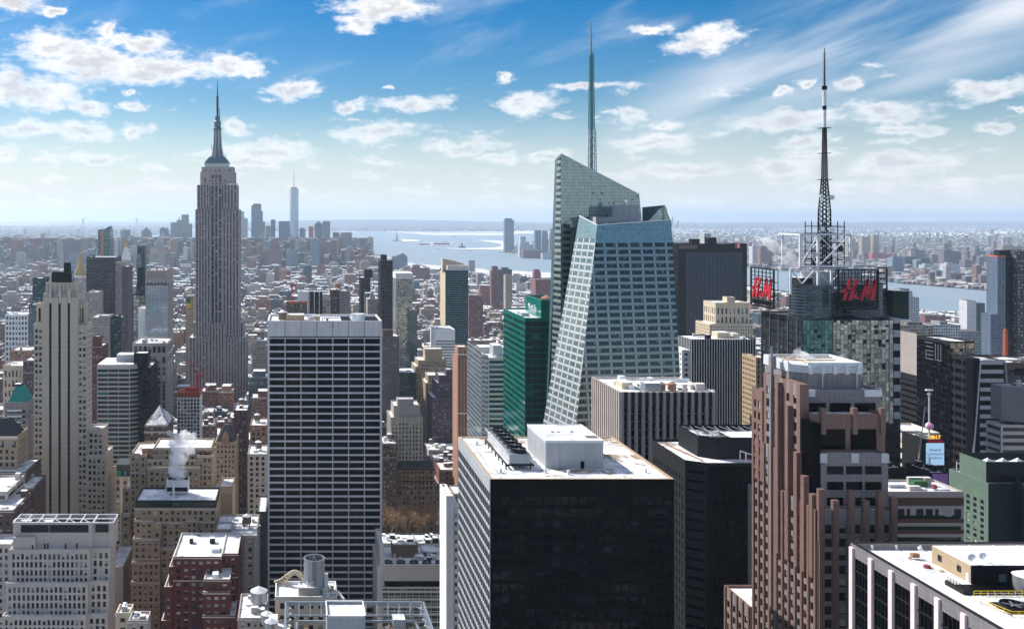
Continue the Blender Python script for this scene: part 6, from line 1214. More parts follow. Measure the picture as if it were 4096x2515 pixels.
# gilded pyramid
Y = 1900
b = Bld('gilded_pyramid_tower', 'grey stone tower topped with a bright golden pyramid roof', 'tower', None, (PX(315, Y), Y), 'esb')
xa, xb = PX(284, Y), PX(354, Y); zs, zt = PZ(1098, Y), PZ(1024, Y)
b.mass(xa-4, xb+1, Y, Y+40, 0, PZ(1140, Y), S(3.6, 3.8, 1.5, 2), None, S(3.6, 3.8, 1.5, 2), roof='snow'); b.mass(xa+2, xb-4, Y+4, Y+30, 0, PZ(1108, Y), S(5, 9, 2, 6), None, None, roof='snow'); b.near(7)
cx = PX(314, Y); b.part('pyramid_roof', MB().lathe(cx, Y+16, [(12.6, zs-1), (8.2, zs+12), (4.6, zs+24), (2.2, zt-2), (1.8, zt)], 8), 'gold'); b.part('lantern', MB().lathe(cx, Y+16, [(1.9, zt), (1.8, zt+4), (.9, zt+6), (.5, zt+9), (.05, zt+12)], 8), 'gold'); b.part('corner_pinnacle', MB().hip(xb-5, xb-1, Y+2, Y+6, PZ(1108, Y), PZ(1090, Y), .95), 'gold')
Y = 2100
b = Bld('gold_tipped_clock_tower', 'slender white stone clock tower with a small golden tip', 'tower', None, (PX(500, Y), Y), 'white')
cx = PX(500, Y); b.mass(cx-11, cx+11, Y, Y+24, 0, PZ(1062, Y), S(3.6, 4.2, 1.4, 2.2, win='g_dark'), None, S(3.6, 4.2, 1.4, 2.2, win='g_dark'), roof=None); b.near(7)
z = PZ(1062, Y); b.part('loggia', MB().box(cx-10, cx+10, Y+1.5, Y+22, z, z+12), 'greystone'); b.part('spire', MB().hip(cx-10, cx+10, Y+2, Y+22, z+12, PZ(990, Y), .66), 'white'); b.part('cupola', MB().lathe(cx, Y+12, [(3.4, PZ(990, Y)), (3.2, PZ(978, Y)), (3.6, PZ(976, Y)), (2.4, PZ(966, Y)), (.6, PZ(956, Y)), (.1, PZ(946, Y))], 10), 'gold')
b.part('clock_face', MB().tube((cx, Y-.1, z-34), (cx, Y-.6, z-34), 4, 20), 'steel')
gridbld('slim_black_white_tower', 'slim black tower with white glass base storeys behind the pale blue tower', 549, 578, 985, 2200, 26, 'black', S(8, 3.5, 7, 2.4, d=.1, win='g_black'), steps=((547, 566, 1015, -3, 10, S(5, 3.4, 4.6, 2, win='g_pale')),), clut=0, px=7)
Y = 2250
b = gridbld('red_striped_glass_tower', 'teal glass tower with a sloping top and a vertical orange-red stripe', 392, 440, 918, Y, 40, 'teal', S(3.4, 3.8, 3.1, 3.2, d=.06, mt=.2, ml=.1, win='g_teal'), clut=0, px=7); z = PZ(918, Y); b.part('red_stripe', MB().box(PX(404, Y), PX(414, Y), Y-.4, Y-.05, PZ(1028, Y), PZ(924, Y)), 'orangepaint', 'vertical orange-red construction stripe'); b.part('sloped_top', MB().polys([[(PX(415, Y), Y, z), (PX(440, Y), Y, z), (PX(440, Y), Y, PZ(904, Y))], [(PX(440, Y), Y, z), (PX(440, Y), Y+30, z), (PX(440, Y), Y+30, PZ(904, Y)), (PX(440, Y), Y, PZ(904, Y))], [(PX(415, Y), Y, z), (PX(440, Y), Y, PZ(904, Y)), (PX(440, Y), Y+30, PZ(904, Y)), (PX(415, Y), Y+30, z)]]), 'g_teal')

# ------------------------------------------------------------------ art deco skyscraper with mast
Y = 1285
b = Bld('art_deco_skyscraper', 'tallest grey limestone art deco skyscraper with setbacks, metal crown and needle mast', 'skyscraper', None, (PX(870, Y), Y), 'esb')
es = S(4.1, 3.75, 2.1, 2.3, d=.6, mt=2.5, ml=.6, win='g_esb', sp='esb_sp')
def em(a0, a1, py, dy, D, zb=0, f=es, **k): y = Y+dy; b.mass(PX(a0, y), PX(a1, y), y, y+D, zb, PZ(py, y), f, None, es, **k)
em(755, 835, 1350, -10, 58); em(898, 985, 1350, -10, 58); em(835, 898, 1296, -7, 40)
em(781, 842, 838, -1, 44); em(842, 889, 700, 3, 38, f=S(5.2, 3.75, 3.3, 2.3, d=.6, mt=4, ml=.4, win='g_dark', sp='esb_sp')); em(889, 957, 838, -1, 44); em(772, 790, 1290, 2, 40); em(950, 974, 1290, 2, 40)
z1 = PZ(838, Y); em(788, 838, 740, 1, 38, z1-2); em(893, 949, 740, 1, 38, z1-2)
em(801, 939, 688, 3.5, 34, PZ(740, Y)-2, f=S(7, 30, 2.0, 12, d=.4, mt=3.5, mb=2, ml=3, win='g_dark')); em(806, 934, 668, 4.5, 30, PZ(688, Y)-1, f=S(7, 7, 1.6, 2.6, d=.3, ml=2, win='g_dark')); b.near(5)
y = Y+18; cx = PX(870, y); zf = lambda py: PZ(py, y)
hx = (917-821)/2/F*y
b.part('observatory', MB().box(cx-hx, cx+hx, y-13, y+13, zf(668), zf(655)), 'g_pale')
o = MB()
for hw, p0, p1 in ((1.02, 656, 651), (.92, 651, 643), (.80, 643, 637), (.72, 637, 632), (.62, 632, 628)): o.box(cx-hx*hw, cx+hx*hw, y-13.5*hw, y+13.5*hw, zf(p0), zf(p1))
b.part('crown_step', o, 'tealdark')
rr = lambda w: w/2/F*y
b.part('mooring_mast', MB().lathe(cx, y, [(rr(36), zf(632)), (rr(32), zf(600)), (rr(30), zf(560)), (rr(28), zf(522)), (rr(34), zf(520)), (rr(34), zf(514)), (rr(28), zf(512)), (rr(26), zf(505)), (rr(29), zf(500)), (rr(29), zf(488)), (rr(20), zf(484)), (rr(19), zf(465)), (.01, zf(463))], 16), 'tealdark')
for k in range(8):
    a = k*math.pi/4+math.pi/8; c, s_ = math.cos(a), math.sin(a); w = rr(56 if k % 2 else 50)
    P0, P1, P2, P3 = (cx+w*c, y+w*s_, zf(632)), (cx+rr(34)*c, y+rr(34)*s_, zf(575)), (cx+rr(30)*c, y+rr(30)*s_, zf(520)), (cx+rr(20)*c, y+rr(20)*s_, zf(632))
    t_ = .9; n_ = np.array((-s_, c, 0))*t_; o = MB()
    A_ = [np.array(p) for p in (P0, P3, P2, P1)]; o.polys([[tuple(p-n_) for p in A_], [tuple(p+n_) for p in A_[::-1]]]); o.polys([[tuple(P0-n_), tuple(P1-n_), tuple(P1+n_), tuple(P0+n_)], [tuple(P1-n_), tuple(P2-n_), tuple(P2+n_), tuple(P1+n_)]]); b.part('buttress', o, 'mech')
o = MB().tube((cx, y, zf(465)), (cx, y, zf(385)), rr(8), 8, rr(7)).tube((cx, y, zf(385)), (cx, y, zf(345)), rr(5), 6, rr(3)).tube((cx, y, zf(345)), (cx, y, zf(318)), rr(2.6), 6, rr(1))
for k in range(14): o.tube((cx, y, zf(455-k*5)), (cx, y, zf(453-k*5)), rr(11), 6)
b.part('antenna', o, 'dark'); b.part('antenna', MB().beam((cx+rr(16), y, zf(465)), (cx+rr(16), y, zf(435)), .8).beam((cx-rr(46), y, zf(600)), (cx-rr(46), y, zf(578)), .6).beam((cx+rr(62), y, zf(632)), (cx+rr(62), y, zf(615)), .6), 'dark')
for k in range(7): q = 912+k*6; b.dish(PX(q, Y+1), Y+1, PZ(740, Y)-.5, 1.4, 0)
# tower with pyramid slate roof etc.
b = gridbld('gabled_brick_tower', 'brown brick tower with arched windows under a grey slate hipped roof', 578, 668, 1700, 700, 34, 'brown', S(3.0, 3.6, 1.4, 1.9, mt=1, win='g_res'), clut=0, px=7); z = PZ(1700, 700); b.part('hipped_roof', MB().hip(PX(580, 700), PX(670, 700), 700, 733, z-.5, z+11, .96), 'snowslate'); b.part('cornice', MB().box(PX(576, 699.5), PX(671, 699.5), 699, 700, z-5.5, z-4.6), 'bandlight')
b = gridbld('pointed_roof_tan_tower', 'tan brick tower with a dark steep pointed roof and central gable', 860, 945, 1768, 690, 26, 'tan', S(2.9, 3.5, 1.4, 1.9, mt=1.5, win='g_dark'), clut=0, px=7); z = PZ(1768, 690); b.part('steep_roof', MB().hip(PX(862, 690), PX(943, 690), 690.5, 714, z-.5, z+10.5, .80), 'slate'); b.part('gable', MB().prism([(PX(888, 689), 689), (PX(916, 689), 689), (PX(916, 689), 692), (PX(888, 689), 692)], z-1, z+3).hip(PX(888, 689), PX(916, 689), 689, 696, z+3, z+8, .95), 'orange')
b = gridbld('white_gridded_tower', 'white concrete gridded tower under construction with red roof and crane', 708, 800, 1590, 880, 22, 'white', S(2.9, 3.3, 2.2, 2.6, d=.5, mt=.8, ml=.3, win='g_dark'), clut=0, px=7)
z = PZ(1590, 880); b.part('unfinished_floor', MB().box(PX(712, 880), PX(798, 880), 881, 900, z-.6, z+4.5), 'redorange', 'red netted top floor'); b.part('roof_slab', MB().box(PX(706, 880), PX(802, 880), 879.5, 902, z+4.5, z+5), 'orangepaint'); b.part('steel_props', MB().box(PX(740, 880), PX(790, 880), 884, 896, z+5, z+8), 'redsteel')
def crane(px0, pyb, pym, pxj, pyj, Yc, label):
    c = Bld('tower_crane', label, 'crane', None, (PX(px0, Yc), Yc)); x = PX(px0, Yc); o = MB(); lattice(o, x, Yc, PZ(pyb, Yc), PZ(pym, Yc), .9, .9, 12, .22, .2); c.part('mast', o, 'redsteel')
    p, q = np.array((x, Yc, PZ(pym, Yc))), np.array((PX(pxj, Yc), Yc, PZ(pyj, Yc))); o = MB(); d_ = q-p
    for e in (-.9, .9): o.beam(p+(0, e, 0), q+(0, e*.3, 0), .35)
    o.beam(p+(0, 0, 1.4), q+(0, 0, .3), .35)
    for k in range(14): o.beam(p+d_*k/14+(0, .8, 0), p+d_*(k+1)/14+(0, -.8, .3), .2); o.beam(p+d_*k/14+(0, -.8, 0), p+d_*(k+.5)/14+(0, 0, 1), .2)
    c.part('jib', o, 'redsteel'); c.part('cab', MB().box(x-1.5, x+1.5, Yc-1.5, Yc+1.5, p[2]-2.5, p[2]+.5).box(x+1.5, x+5, Yc-1.5, Yc+1.5, p[2]-1.5, p[2]+1), 'redsteel'); c.part('a_frame', MB().beam(p, p+(4.5, 0, 5), .4).beam(p+(5, 0, 0), p+(4.5, 0, 5), .3).beam(p+(4.5, 0, 5), q, .12), 'redsteel')
crane(790, 1570, 1500, 758, 1442, 885, 'red luffing crane on the white gridded tower'); crane(1168, 1262, 1140, 1140, 1058, 1100, 'red luffing crane rising behind the white banded slab'); crane(1494, 1040, 1010, 1482, 988, 4900, 'small far red crane near the river mouth')
b = gridbld('orange_construction_site', 'concrete frame with orange safety edge below the red luffing crane', 1145, 1228, 1212, 1090, 26, 'brown', S(4, 3.6, 3.2, 2.4, d=1, win='g_dark'), clut=3, px=7); b.part('safety_edge', MB().box(PX(1143, 1089), PX(1230, 1089), 1089, 1090, PZ(1212, 1090), PZ(1206, 1090)), 'orangepaint')
# left edge group
Y = 600
b = Bld('teal_hipped_roof_tower', 'grey stone tower with a bright teal flat-topped pyramid roof and glazed curved bays', 'building', None, (PX(72, Y), Y), 'pierlight')
xa, xb = PX(18, Y), PX(128, Y); z = PZ(1608, Y)
b.mass(xa, xb-3, Y, Y+24, 0, z, S(5.6, 3.7, 5.0, 2.1, d=.3, mt=4, win='g_green'), None, S(4, 3.7, 2, 2), roof='snow', mat='ggran'); b.mass(xa-4, xb, Y+2, Y+28, 0, PZ(1668, Y), None, None, S(5, 3.7, 1.6, 1.9, ml=2), roof='snow', mat='ggran'); b.mass(PX(82, Y-2), PX(112, Y-2), Y-2, Y+1.9, 0, PZ(1668, Y), S(5, 3.7, 3, 1.9, d=.3, mt=1, win='g_dark'), None, None, roof='snow', mat='ggran'); b.near(7)
b.part('hipped_roof', MB().hip(xa+1.6, xb-4.6, Y+1.5, Y+20, z-.6, PZ(1553, Y), .62), 'copper'); b.part('roof_cap', MB().box(PX(56, Y+9)-.4, PX(86, Y+9), Y+7, Y+14, PZ(1553, Y), PZ(1545, Y)), 'dark'); b.part('roof_cap_top', MB().box(PX(60, Y+9), PX(82, Y+9), Y+8, Y+13, PZ(1545, Y), PZ(1544.5, Y)), 'steel')
for k in range(4): b.part('bay_ledge', MB().tube((PX(30, Y), Y-.3, z-5.2-3.7*k), (PX(88, Y), Y-.3, z-5.2-3.7*k), .55, 8), 'steel')
Y = 520
b = gridbld('dark_pyramid_roof_building', 'ornate tan brick building under a black pyramid roof at the left edge', -60, 68, 1745, Y, 22, 'tan', S(3.0, 3.5, 1.4, 2, mt=3, win='g_res'), clut=0, px=7); z = PZ(1745, Y); b.part('pyramid_roof', MB().hip(PX(-58, Y), PX(64, Y), Y+.5, Y+18, z-.6, z+8.5, .75), 'slate'); b.part('cornice', MB().box(PX(-60, Y), PX(70, Y), Y-.6, Y+.1, z-1.5, z-.3), 'bandlight')
for q in (8, 24, 40, 56): b.part('arched_window', MB().box(PX(q, Y), PX(q+7, Y), Y-.05, Y+.02, z-6, z-2.6), 'g_dark')
gridbld('brown_setback_left', 'brown brick lower block with snowy terrace below the black pyramid roof', -60, 104, 1886, Y-8, 30, 'brown', S(3.0, 3.5, 1.4, 1.9, mt=1.5), clut=2, px=7)
gridbld('snow_terrace_building', 'low brown building with a long snowy roof near the left edge', 48, 132, 1952, 500, 26, 'brown', S(3.2, 3.5, 1.6, 1.6), clut=2, px=7); gridbld('grey_modern_left', 'grey banded building with snowy roof cut by the left edge', -80, 30, 1965, 470, 30, 'pierlight', S(12, 3.5, 11, 1.7, win='g_dark'), clut=2, px=7); gridbld('brown_left_edge_lower', 'brown building with snow-lined terraces, lowest at the left edge', -80, 55, 2040, 455, 30, 'brown', S(4, 3.5, 2, 1.7), clut=3, px=7)
gridbld('cream_columned_building', 'cream stone building with tall arched columns left of the limestone skyscraper', 12, 92, 1462, 860, 30, 'buff', S(3.4, 9, 1.6, 6, mt=3, win='g_dark'), px=7); gridbld('orange_brick_left', 'reddish brick building with rounded roof between cream columns and limestone shaft', 40, 128, 1400, 960, 30, 'orange', S(3.2, 3.5, 1.5, 1.8), px=7); gridbld('purple_brick_left', 'dark plum brick building directly left of the limestone shaft', 92, 134, 1440, 850, 24, 'purple', S(3, 3.4, 1.3, 1.7), px=7)
b = gridbld('green_mansard_building', 'stone building with dark mansard, dormers and pilasters between limestone skyscraper and apartment hotel', 452, 520, 1905, 600, 24, 'greystone', S(4.4, 4.2, 1.9, 2.8, mt=1.5, win='g_dark', fin=(1, 1, .4, 'bandlight')), clut=0, px=7); z = PZ(1905, 600); b.part('mansard_roof', MB().hip(PX(453, 600), PX(519, 600), 600.4, 620, z-.2, z+7, .16), 'slate')
for q in (462, 474, 497): b.part('dormer', MB().box(PX(q, 600), PX(q+8, 600), 599.8, 602, z+.3, z+3.4), 'copper')
M['snow'].name
gridbld('low_snow_hall', 'low hall with broad white snow-covered roof right of the concrete office building', 430, 492, 2265, 508, 100, 'pierlight', None, clut=0, roof='snow_full'); gridbld('small_beige_roofs', 'small beige building with snowy parapets at the foot of the concrete office building', 462, 520, 2450, 380, 9, 'buff', S(3, 3.4, 1.4, 1.7), clut=6, px=7); gridbld('small_mechanical_roof', 'small building crowded with ducts at the bottom edge beside the concrete office building', 512, 590, 2480, 372, 9, 'greystone', S(3, 3.4, 1.4, 1.7), clut=9, px=7)
gridbld('bottom_tank_building', 'low roof with a large round snow-capped tank left of the white banded slab base', 950, 1066, 2470, 400, 26, 'greystone', S(3, 3.4, 1.4, 1.7), clut=8, tank=0, px=7).tank(PX(1030, 400), 415, PZ(2470, 400), 3.6, 4.6, 1, 'silver')
for (a0, a1, py, Yc, m, lab) in ((1590-600, 1068, 1815, 640, 'greystone', 'ornate stone building with arched top storey left of the white banded slab'), (1000, 1068, 1700, 720, 'orange', 'brick building with snowy roof left of the white banded slab'), (935, 990, 1640, 760, 'purple', 'dark plum brick building with a black roof behind the pointed roof tower')):
    gridbld('brick_building', lab, a0, a1, py, Yc, 26, m, S(3.4, 3.6, 1.7, 2.2, win='g_dark'), tank=1, clut=4, px=7)
M_late = None
# ================================================================== downtown and far towers, each a building of its own
m, t, b_ = newmat('city_facade'); ac = t.node('ShaderNodeAttribute', dict(attribute_name='col')); ap = t.node('ShaderNodeAttribute', dict(attribute_name='par'))
sp_ = t.node('ShaderNodeSeparateXYZ', None, Vector=ap.outputs['Vector']); uvn = t.node('ShaderNodeSeparateXYZ', None, Vector=t.node('ShaderNodeUVMap'))
fu, fv = (t.m('ABSOLUTE', t.m('SUBTRACT', t.m('FRACT', uvn.outputs[i]), .5)) for i in (0, 1))
msk = t.m('MULTIPLY', t.m('LESS_THAN', fu, t.m('MULTIPLY', sp_.outputs[0], .5)), t.m('LESS_THAN', fv, t.m('MULTIPLY', sp_.outputs[1], .5)))
cell = t.node('ShaderNodeTexWhiteNoise', dict(noise_dimensions='3D'), Vector=t.node('ShaderNodeCombineXYZ', None, X=t.m('FLOOR', uvn.outputs[0]), Y=t.m('FLOOR', uvn.outputs[1]), Z=sp_.outputs[2])).outputs['Value']
gl = t.mix(t.m('GREATER_THAN', cell, .8), (.03, .035, .045), (.25, .25, .25)); gl = t.mix(sp_.outputs[2], gl, (.10, .17, .22))
pn = t.noise(t.node('ShaderNodeNewGeometry').outputs['Position'], .05, 4); k = t.m('ADD', .78, t.m('MULTIPLY', pn, .44))
wc = t.mix(1.0, ac.outputs['Color'], t.node('ShaderNodeCombineXYZ', None, X=k, Y=k, Z=k).outputs[0], 'MULTIPLY')
t.set(b_.inputs['Base Color'], t.mix(msk, wc, gl)); t.set(b_.inputs['Roughness'], t.m('SUBTRACT', .85, t.m('MULTIPLY', msk, .6))); M['facade'] = m
m, t, b_ = newmat('city_roof'); ac = t.node('ShaderNodeAttribute', dict(attribute_name='col')); ap = t.node('ShaderNodeAttribute', dict(attribute_name='par')); pos = t.node('ShaderNodeNewGeometry').outputs['Position']
cv = t.node('ShaderNodeSeparateXYZ', None, Vector=ap.outputs['Vector']).outputs[0]; n = t.m('ADD', t.m('MULTIPLY', t.noise(pos, .06, 5, .65), .6), t.m('MULTIPLY', t.noise(pos, .5, 3), .4))
t.set(b_.inputs['Base Color'], t.mix(t.ramp(n, t.m('SUBTRACT', .95, cv), t.m('SUBTRACT', 1.07, cv)), ac.outputs['Color'], (.84, .85, .87))); b_.inputs['Roughness'].default_value = .85; M['croof'] = m
def cbox(mb, x0, x1, y0, y1, z0, z1, col, par, bay=3.2, fl=3.5, rc=(.1, .09, .085), cov=.6, skip='B'):
    nu, nd, nz = max(1, round((x1-x0)/bay)), max(1, round((y1-y0)/bay)), max(1, (z1-z0)/fl)
    for q, n in (((x0,y0),(x1,y0)), nu), (((x1,y1),(x0,y1)), nu), (((x0,y1),(x0,y0)), nd), (((x1,y0),(x1,y1)), nd):
        (a, b), (c, d) = q; mb.polys([[(a, b, z0), (c, d, z0), (c, d, z1), (a, b, z1)]], np.array([[[0, -nz], [n, -nz], [n, 0], [0, 0]]]), mat=0, col=(*col, 1), par=(*par, 1))
    mb.polys([[(x0, y0, z1), (x1, y0, z1), (x1, y1, z1), (x0, y1, z1)]], mat=1, col=(*rc, 1), par=(cov, 0, 0, 1))
FM = lambda: [M['facade'], M['croof']]
def far(name, label, Y, boxes, col, par=(.5, .55, .2), bay=3.2, fl=3.8, grp=None, cat='building', extra=None, D=40):
    """boxes: (px0, px1, py top [, dy]) stepped blocks"""
    c0 = PX((boxes[0][0]+boxes[0][1])/2, Y); t = thing(name, label, cat, (c0, Y, 0), grp); mb = MB()
    for bx in boxes:
        dy = bx[3] if len(bx) > 3 else 0; x0, x1 = PX(bx[0], Y), PX(bx[1], Y); d = min(D, max(18, (x1-x0)))
        cbox(mb, x0, x1, Y+dy, Y+dy+d, 0, PZ(bx[2], Y), col, par, bay, fl, cov=.35); BOXES.append((x0, x1, Y+dy, Y+dy+d, PZ(bx[2], Y), 0))
    part('wall', mb, FM(), t)
    if extra: extra(t, Y)
    return t
BL, GY_, RD, TN, DK, WH, PU = (.16, .24, .32), (.27, .28, .30), (.20, .09, .08), (.33, .28, .22), (.06, .08, .10), (.55, .56, .58), (.17, .13, .17)
# crystal tower with mast
Y = 5888; t = thing('faceted_skyscraper', 'tallest pale blue tapering glass skyscraper of the far downtown cluster, with needle mast', 'skyscraper', (PX(1176, Y), Y, 0)); xc, h = PX(1176, Y), 29.5; zt = PZ(756, Y)
bot = [(xc-h, Y), (xc+h, Y), (xc+h, Y+2*h), (xc-h, Y+2*h)]; top = [(xc, Y), (xc+h, Y+h), (xc, Y+2*h), (xc-h, Y+h)]; mb = MB()
q = lambda i: bot[i % 4]; tt = [(xc-h*.98, Y+2), (xc+h*.98, Y+2), (xc+h*.98, Y+2*h-2), (xc-h*.98, Y+2*h-2)]
top = [(xc-h*.55, Y+6), (xc+h*.95, Y+3), (xc+h*.8, Y+2*h-6), (xc-h*.95, Y+2*h-3)]
for i in range(4): mb.polys([[(*bot[i], 0), (*bot[(i+1) % 4], 0), (*top[i], zt)]]); mb.polys([[(*bot[(i+1) % 4], 0), (*top[(i+1) % 4], zt), (*top[i], zt)]])
mb.polys([[(*p, zt) for p in top]]); part('wall', mb, M['g_blue'], t); part('ring', MB().lathe(xc, Y+h, [(20, zt+2), (22, zt+9), (18, zt+9)], 16), M['dark'], t); part('mast', MB().tube((xc, Y+h, zt), (xc, Y+h, PZ(686, Y)), 3.2, 6, 1.2), M['mech'], t)
def spike(px, py, w=5):
    def f(t, Y): x = PX(px, Y); z = PZ(py, Y); part('spire', MB().tube((x, Y+14, z-70), (x, Y+14, z), w, 6, .5), M['mech'], t)
    return f
def pyr(x0, x1, pb, pt, mt='copper', ins=.97):
    def f(t, Y): part('roof', MB().hip(PX(x0, Y), PX(x1, Y), Y, Y+PX(x1, Y)-PX(x0, Y), PZ(pb, Y)-.5, PZ(pt, Y), ins), M[mt], t)
    return f
for a in [('construction_tower', 'tall far downtown tower with red construction nets on top', 5900, [(1005, 1045, 822), (1045, 1051, 845, 8)], BL, (.9, .6, .6), lambda t, Y: part('red_net', MB().box(PX(1012, Y), PX(1044, Y), Y-1, Y+30, PZ(822, Y), PZ(815, Y)), M['redorange'], t)),
          ('dark_downtown_tower', 'dark stepped tower left of the tallest far downtown skyscraper', 5600, [(1115, 1160, 885), (1083, 1101, 878)], BL, (.9, .5, .3), None), ('grey_slab_tower', 'grey slab left of the dark far downtown tower', 5500, [(1062, 1083, 903), (1045, 1060, 886)], GY_, (.6, .6, .3), None),
          ('white_tower', 'slim white tower right beside the art deco skyscraper', 5700, [(960, 976, 845), (972, 990, 872, 5)], WH, (.5, .6, .5), None), ('red_construction_core', 'bright red-netted unfinished tower in the downtown cluster', 5650, [(1235, 1254, 905)], (.45, .06, .06), (.3, .4, 0), None), 
          ('green_pyramid_office', 'blue-green office tower with a low pyramid roof, downtown', 5750, [(1258, 1290, 895)], BL, (.8, .7, .6), pyr(1260, 1288, 895, 884)), ('striped_slab', 'blue-grey horizontally striped slab tower, right of the pyramid roof', 5700, [(1291, 1321, 885)], GY_, (1.0, .5, .7), None),
          ('grey_stepped_block', 'large grey stepped block with flat crown, downtown right', 5000, [(1363, 1408, 930), (1350, 1366, 942, -5)], GY_, (.45, .6, .2), None), ('dark_blue_block', 'dark blue block behind the grey stepped block', 5300, [(1332, 1358, 930)], DK, (.9, .6, .6), None),
          ('purple_twin_left', 'purple-brown apartment slab, left one of the twins downtown', 4700, [(1282, 1310, 973)], PU, (.5, .5, .1), None), ('purple_twin_right', 'purple-brown apartment slab, right one of the twins downtown', 4690, [(1312, 1346, 974)], PU, (.5, .5, .1), None),
          ('brown_narrow_tower', 'narrow dark brown tower nearest the river mouth', 4800, [(1439, 1461, 952), (1461, 1475, 985, 4)], PU, (.5, .5, .2), None), ('rounded_blue_tower', 'blue tower with domed top right of the tallest far skyscraper', 5650, [(1197, 1222, 916), (1203, 1216, 911, 3)], BL, (.7, .6, .4), None),
          ('brick_deco_block', 'broad brown art deco block left of the cream stepped building', 4600, [(1070, 1130, 998), (1085, 1118, 966, 5)], RD, (.4, .5, .1), None), ('cream_stepped_block', 'cream white stepped building below the tallest far skyscraper', 4800, [(1148, 1213, 985), (1165, 1213, 965, 5)], WH, (.4, .5, .2), None),
          ('glass_mid_tower', 'light blue glass tower in front of the red-netted unfinished tower', 4500, [(1245, 1276, 960), (1250, 1270, 953, 3)], BL, (.9, .7, .8), None), ('teal_small_tower', 'small teal tower below the cream stepped building', 4300, [(1158, 1190, 998)], BL, (.9, .7, .5), None),
          ('pinnacled_tower', 'slender stone tower with a pointed spire left of the art deco skyscraper', 5800, [(682, 725, 890), (706, 726, 880, 3)], GY_, (.4, .6, .2), spike(716, 862, 13)), ('silver_bent_tower', 'silver rectangular tower right beside the slender pointed spire', 5800, [(726, 753, 858), (753, 767, 895, 6)], GY_, (.7, .4, .4), None),
          ('mansard_far_tower', 'dark tower with green pointed roof, left downtown group', 5500, [(640, 670, 920), (638, 668, 912, 6)], PU, (.4, .5, .2), pyr(641, 662, 920, 906)), ('teal_domed_tower', 'teal-topped tower in the left downtown group', 5400, [(566, 600, 925)], GY_, (.6, .5, .4), pyr(568, 598, 925, 908)),
          ('gothic_white_tower', 'white gothic tower with pointed top, centre of left downtown group', 5300, [(632, 668, 945)], WH, (.4, .6, .2), pyr(640, 660, 945, 925, 'mech')), ('curved_municipal_block', 'pale stone block with columned top in the left downtown group', 5000, [(668, 712, 962), (680, 700, 955, 4)], WH, (.5, .6, .1), None),
          ('blue_office_left', 'wide blue-grey office block in the left downtown group', 5600, [(531, 575, 948)], BL, (.8, .5, .5), None), ('brown_tall_office', 'brown-grey office tower behind the gothic white tower', 5700, [(600, 640, 948), (695, 705, 905)], GY_, (.7, .5, .3), None),
          ('tall_grey_residential', 'tall pale grey slab seen behind the gold tipped clock tower', 5600, [(482, 498, 920), (498, 519, 919, 4)], GY_, (.5, .6, .4), None), ('purple_waterfront_slab', 'purple-brown slab standing alone near the left inlet', 4000, [(254, 306, 962), (272, 288, 954, 3)], PU, (.4, .5, .1), None),
          ('brooklyn_slab', 'blue-grey slab on the far left shore', 5200, [(90, 132, 965)], BL, (.5, .5, .3), None), ('teal_far_block', 'small teal block right of the purple-brown slab', 3800, [(277, 300, 1018)], BL, (.9, .7, .5), None),
          ('waterfront_glass_tower', 'tall blue-grey glass tower standing alone on the far riverbank', 7000, [(2018, 2056, 880), (2021, 2048, 873, 4)], BL, (.9, .8, .9), None), ('teal_waterfront_tower', 'teal tower, leftmost and darkest of the far bank group beside the faceted tower', 6200, [(2141, 2164, 921)], (.05, .18, .26), (.9, .6, .6), None),
          ('teal_curved_waterfront_tower', 'pale teal tower right of the darkest teal tower on the far bank', 6300, [(2168, 2192, 924), (2165, 2180, 960, -8)], BL, (.9, .6, .9), None), ('purple_waterfront_tower', 'purple-grey tower nearest the faceted tower on the far bank', 6300, [(2203, 2232, 915)], GY_, (.5, .6, .3), None),
          ('low_waterfront_block', 'low pale block on the far bank beside the water', 6150, [(2078, 2132, 980), (2083, 2105, 946, 12)], WH, (.4, .5, .2), None), ('brick_waterfront_block', 'long red-brown block on the far bank', 6050, [(2092, 2170, 1000)], RD, (.5, .5, .1), None), ('pale_pier_block', 'long pale block out on the far pier', 5900, [(2170, 2228, 1012)], WH, (.6, .5, .2), None),
          ('terraced_river_block', 'dark blue terraced office block by the near riverbank', 4300, [(1570, 1630, 1025), (1590, 1625, 1020, 4), (1605, 1618, 1014, 6)], BL, (1, .5, .3), None), ('brown_river_block', 'long red-brown brick block behind the plum tower', 3700, [(1645, 1720, 1072), (1652, 1680, 1060, 3)], RD, (.5, .5, .1), None),
          ('small_grey_river_tower', 'small grey tower beyond the curved top apartment tower', 4100, [(1875, 1900, 1042)], GY_, (.2, .4, .3), None), ('deco_brown_stepped', 'brown stepped tower with pointed crown near the river, left of the green tower', 2600, [(1965, 2000, 1082), (1972, 1993, 1065, 4)], RD, (.4, .5, .1), None),
          ('dark_twin_block', 'dark blue block with rooftop bulkheads right of the brown stepped tower', 2700, [(1998, 2048, 1078), (2010, 2035, 1070, 4)], DK, (.6, .5, .4), None), ('tan_curved_tower', 'slender tan brick tower just left of the green glass tower', 1900, [(2022, 2046, 1100)], TN, (.2, .5, .1), None),
          ('brown_far_slab', 'dark brown slab at the right of the curved top apartment tower', 1700, [(1875, 1932, 1182)], RD, (.5, .5, .1), None), ('pink_roof_building', 'reddish building with a pink upper storey by the faceted tower', 2400, [(2136, 2164, 1090), (2140, 2160, 1078, 3)], (.3, .08, .12), (.4, .5, .1), None),
          ('brown_riverside_mass', 'wide brown brick block left of the faceted tower', 2100, [(2142, 2225, 1118)], RD, (.4, .5, .1), None)]:
    far(a[0], a[1], a[2], a[3], a[4], a[5], extra=a[6])
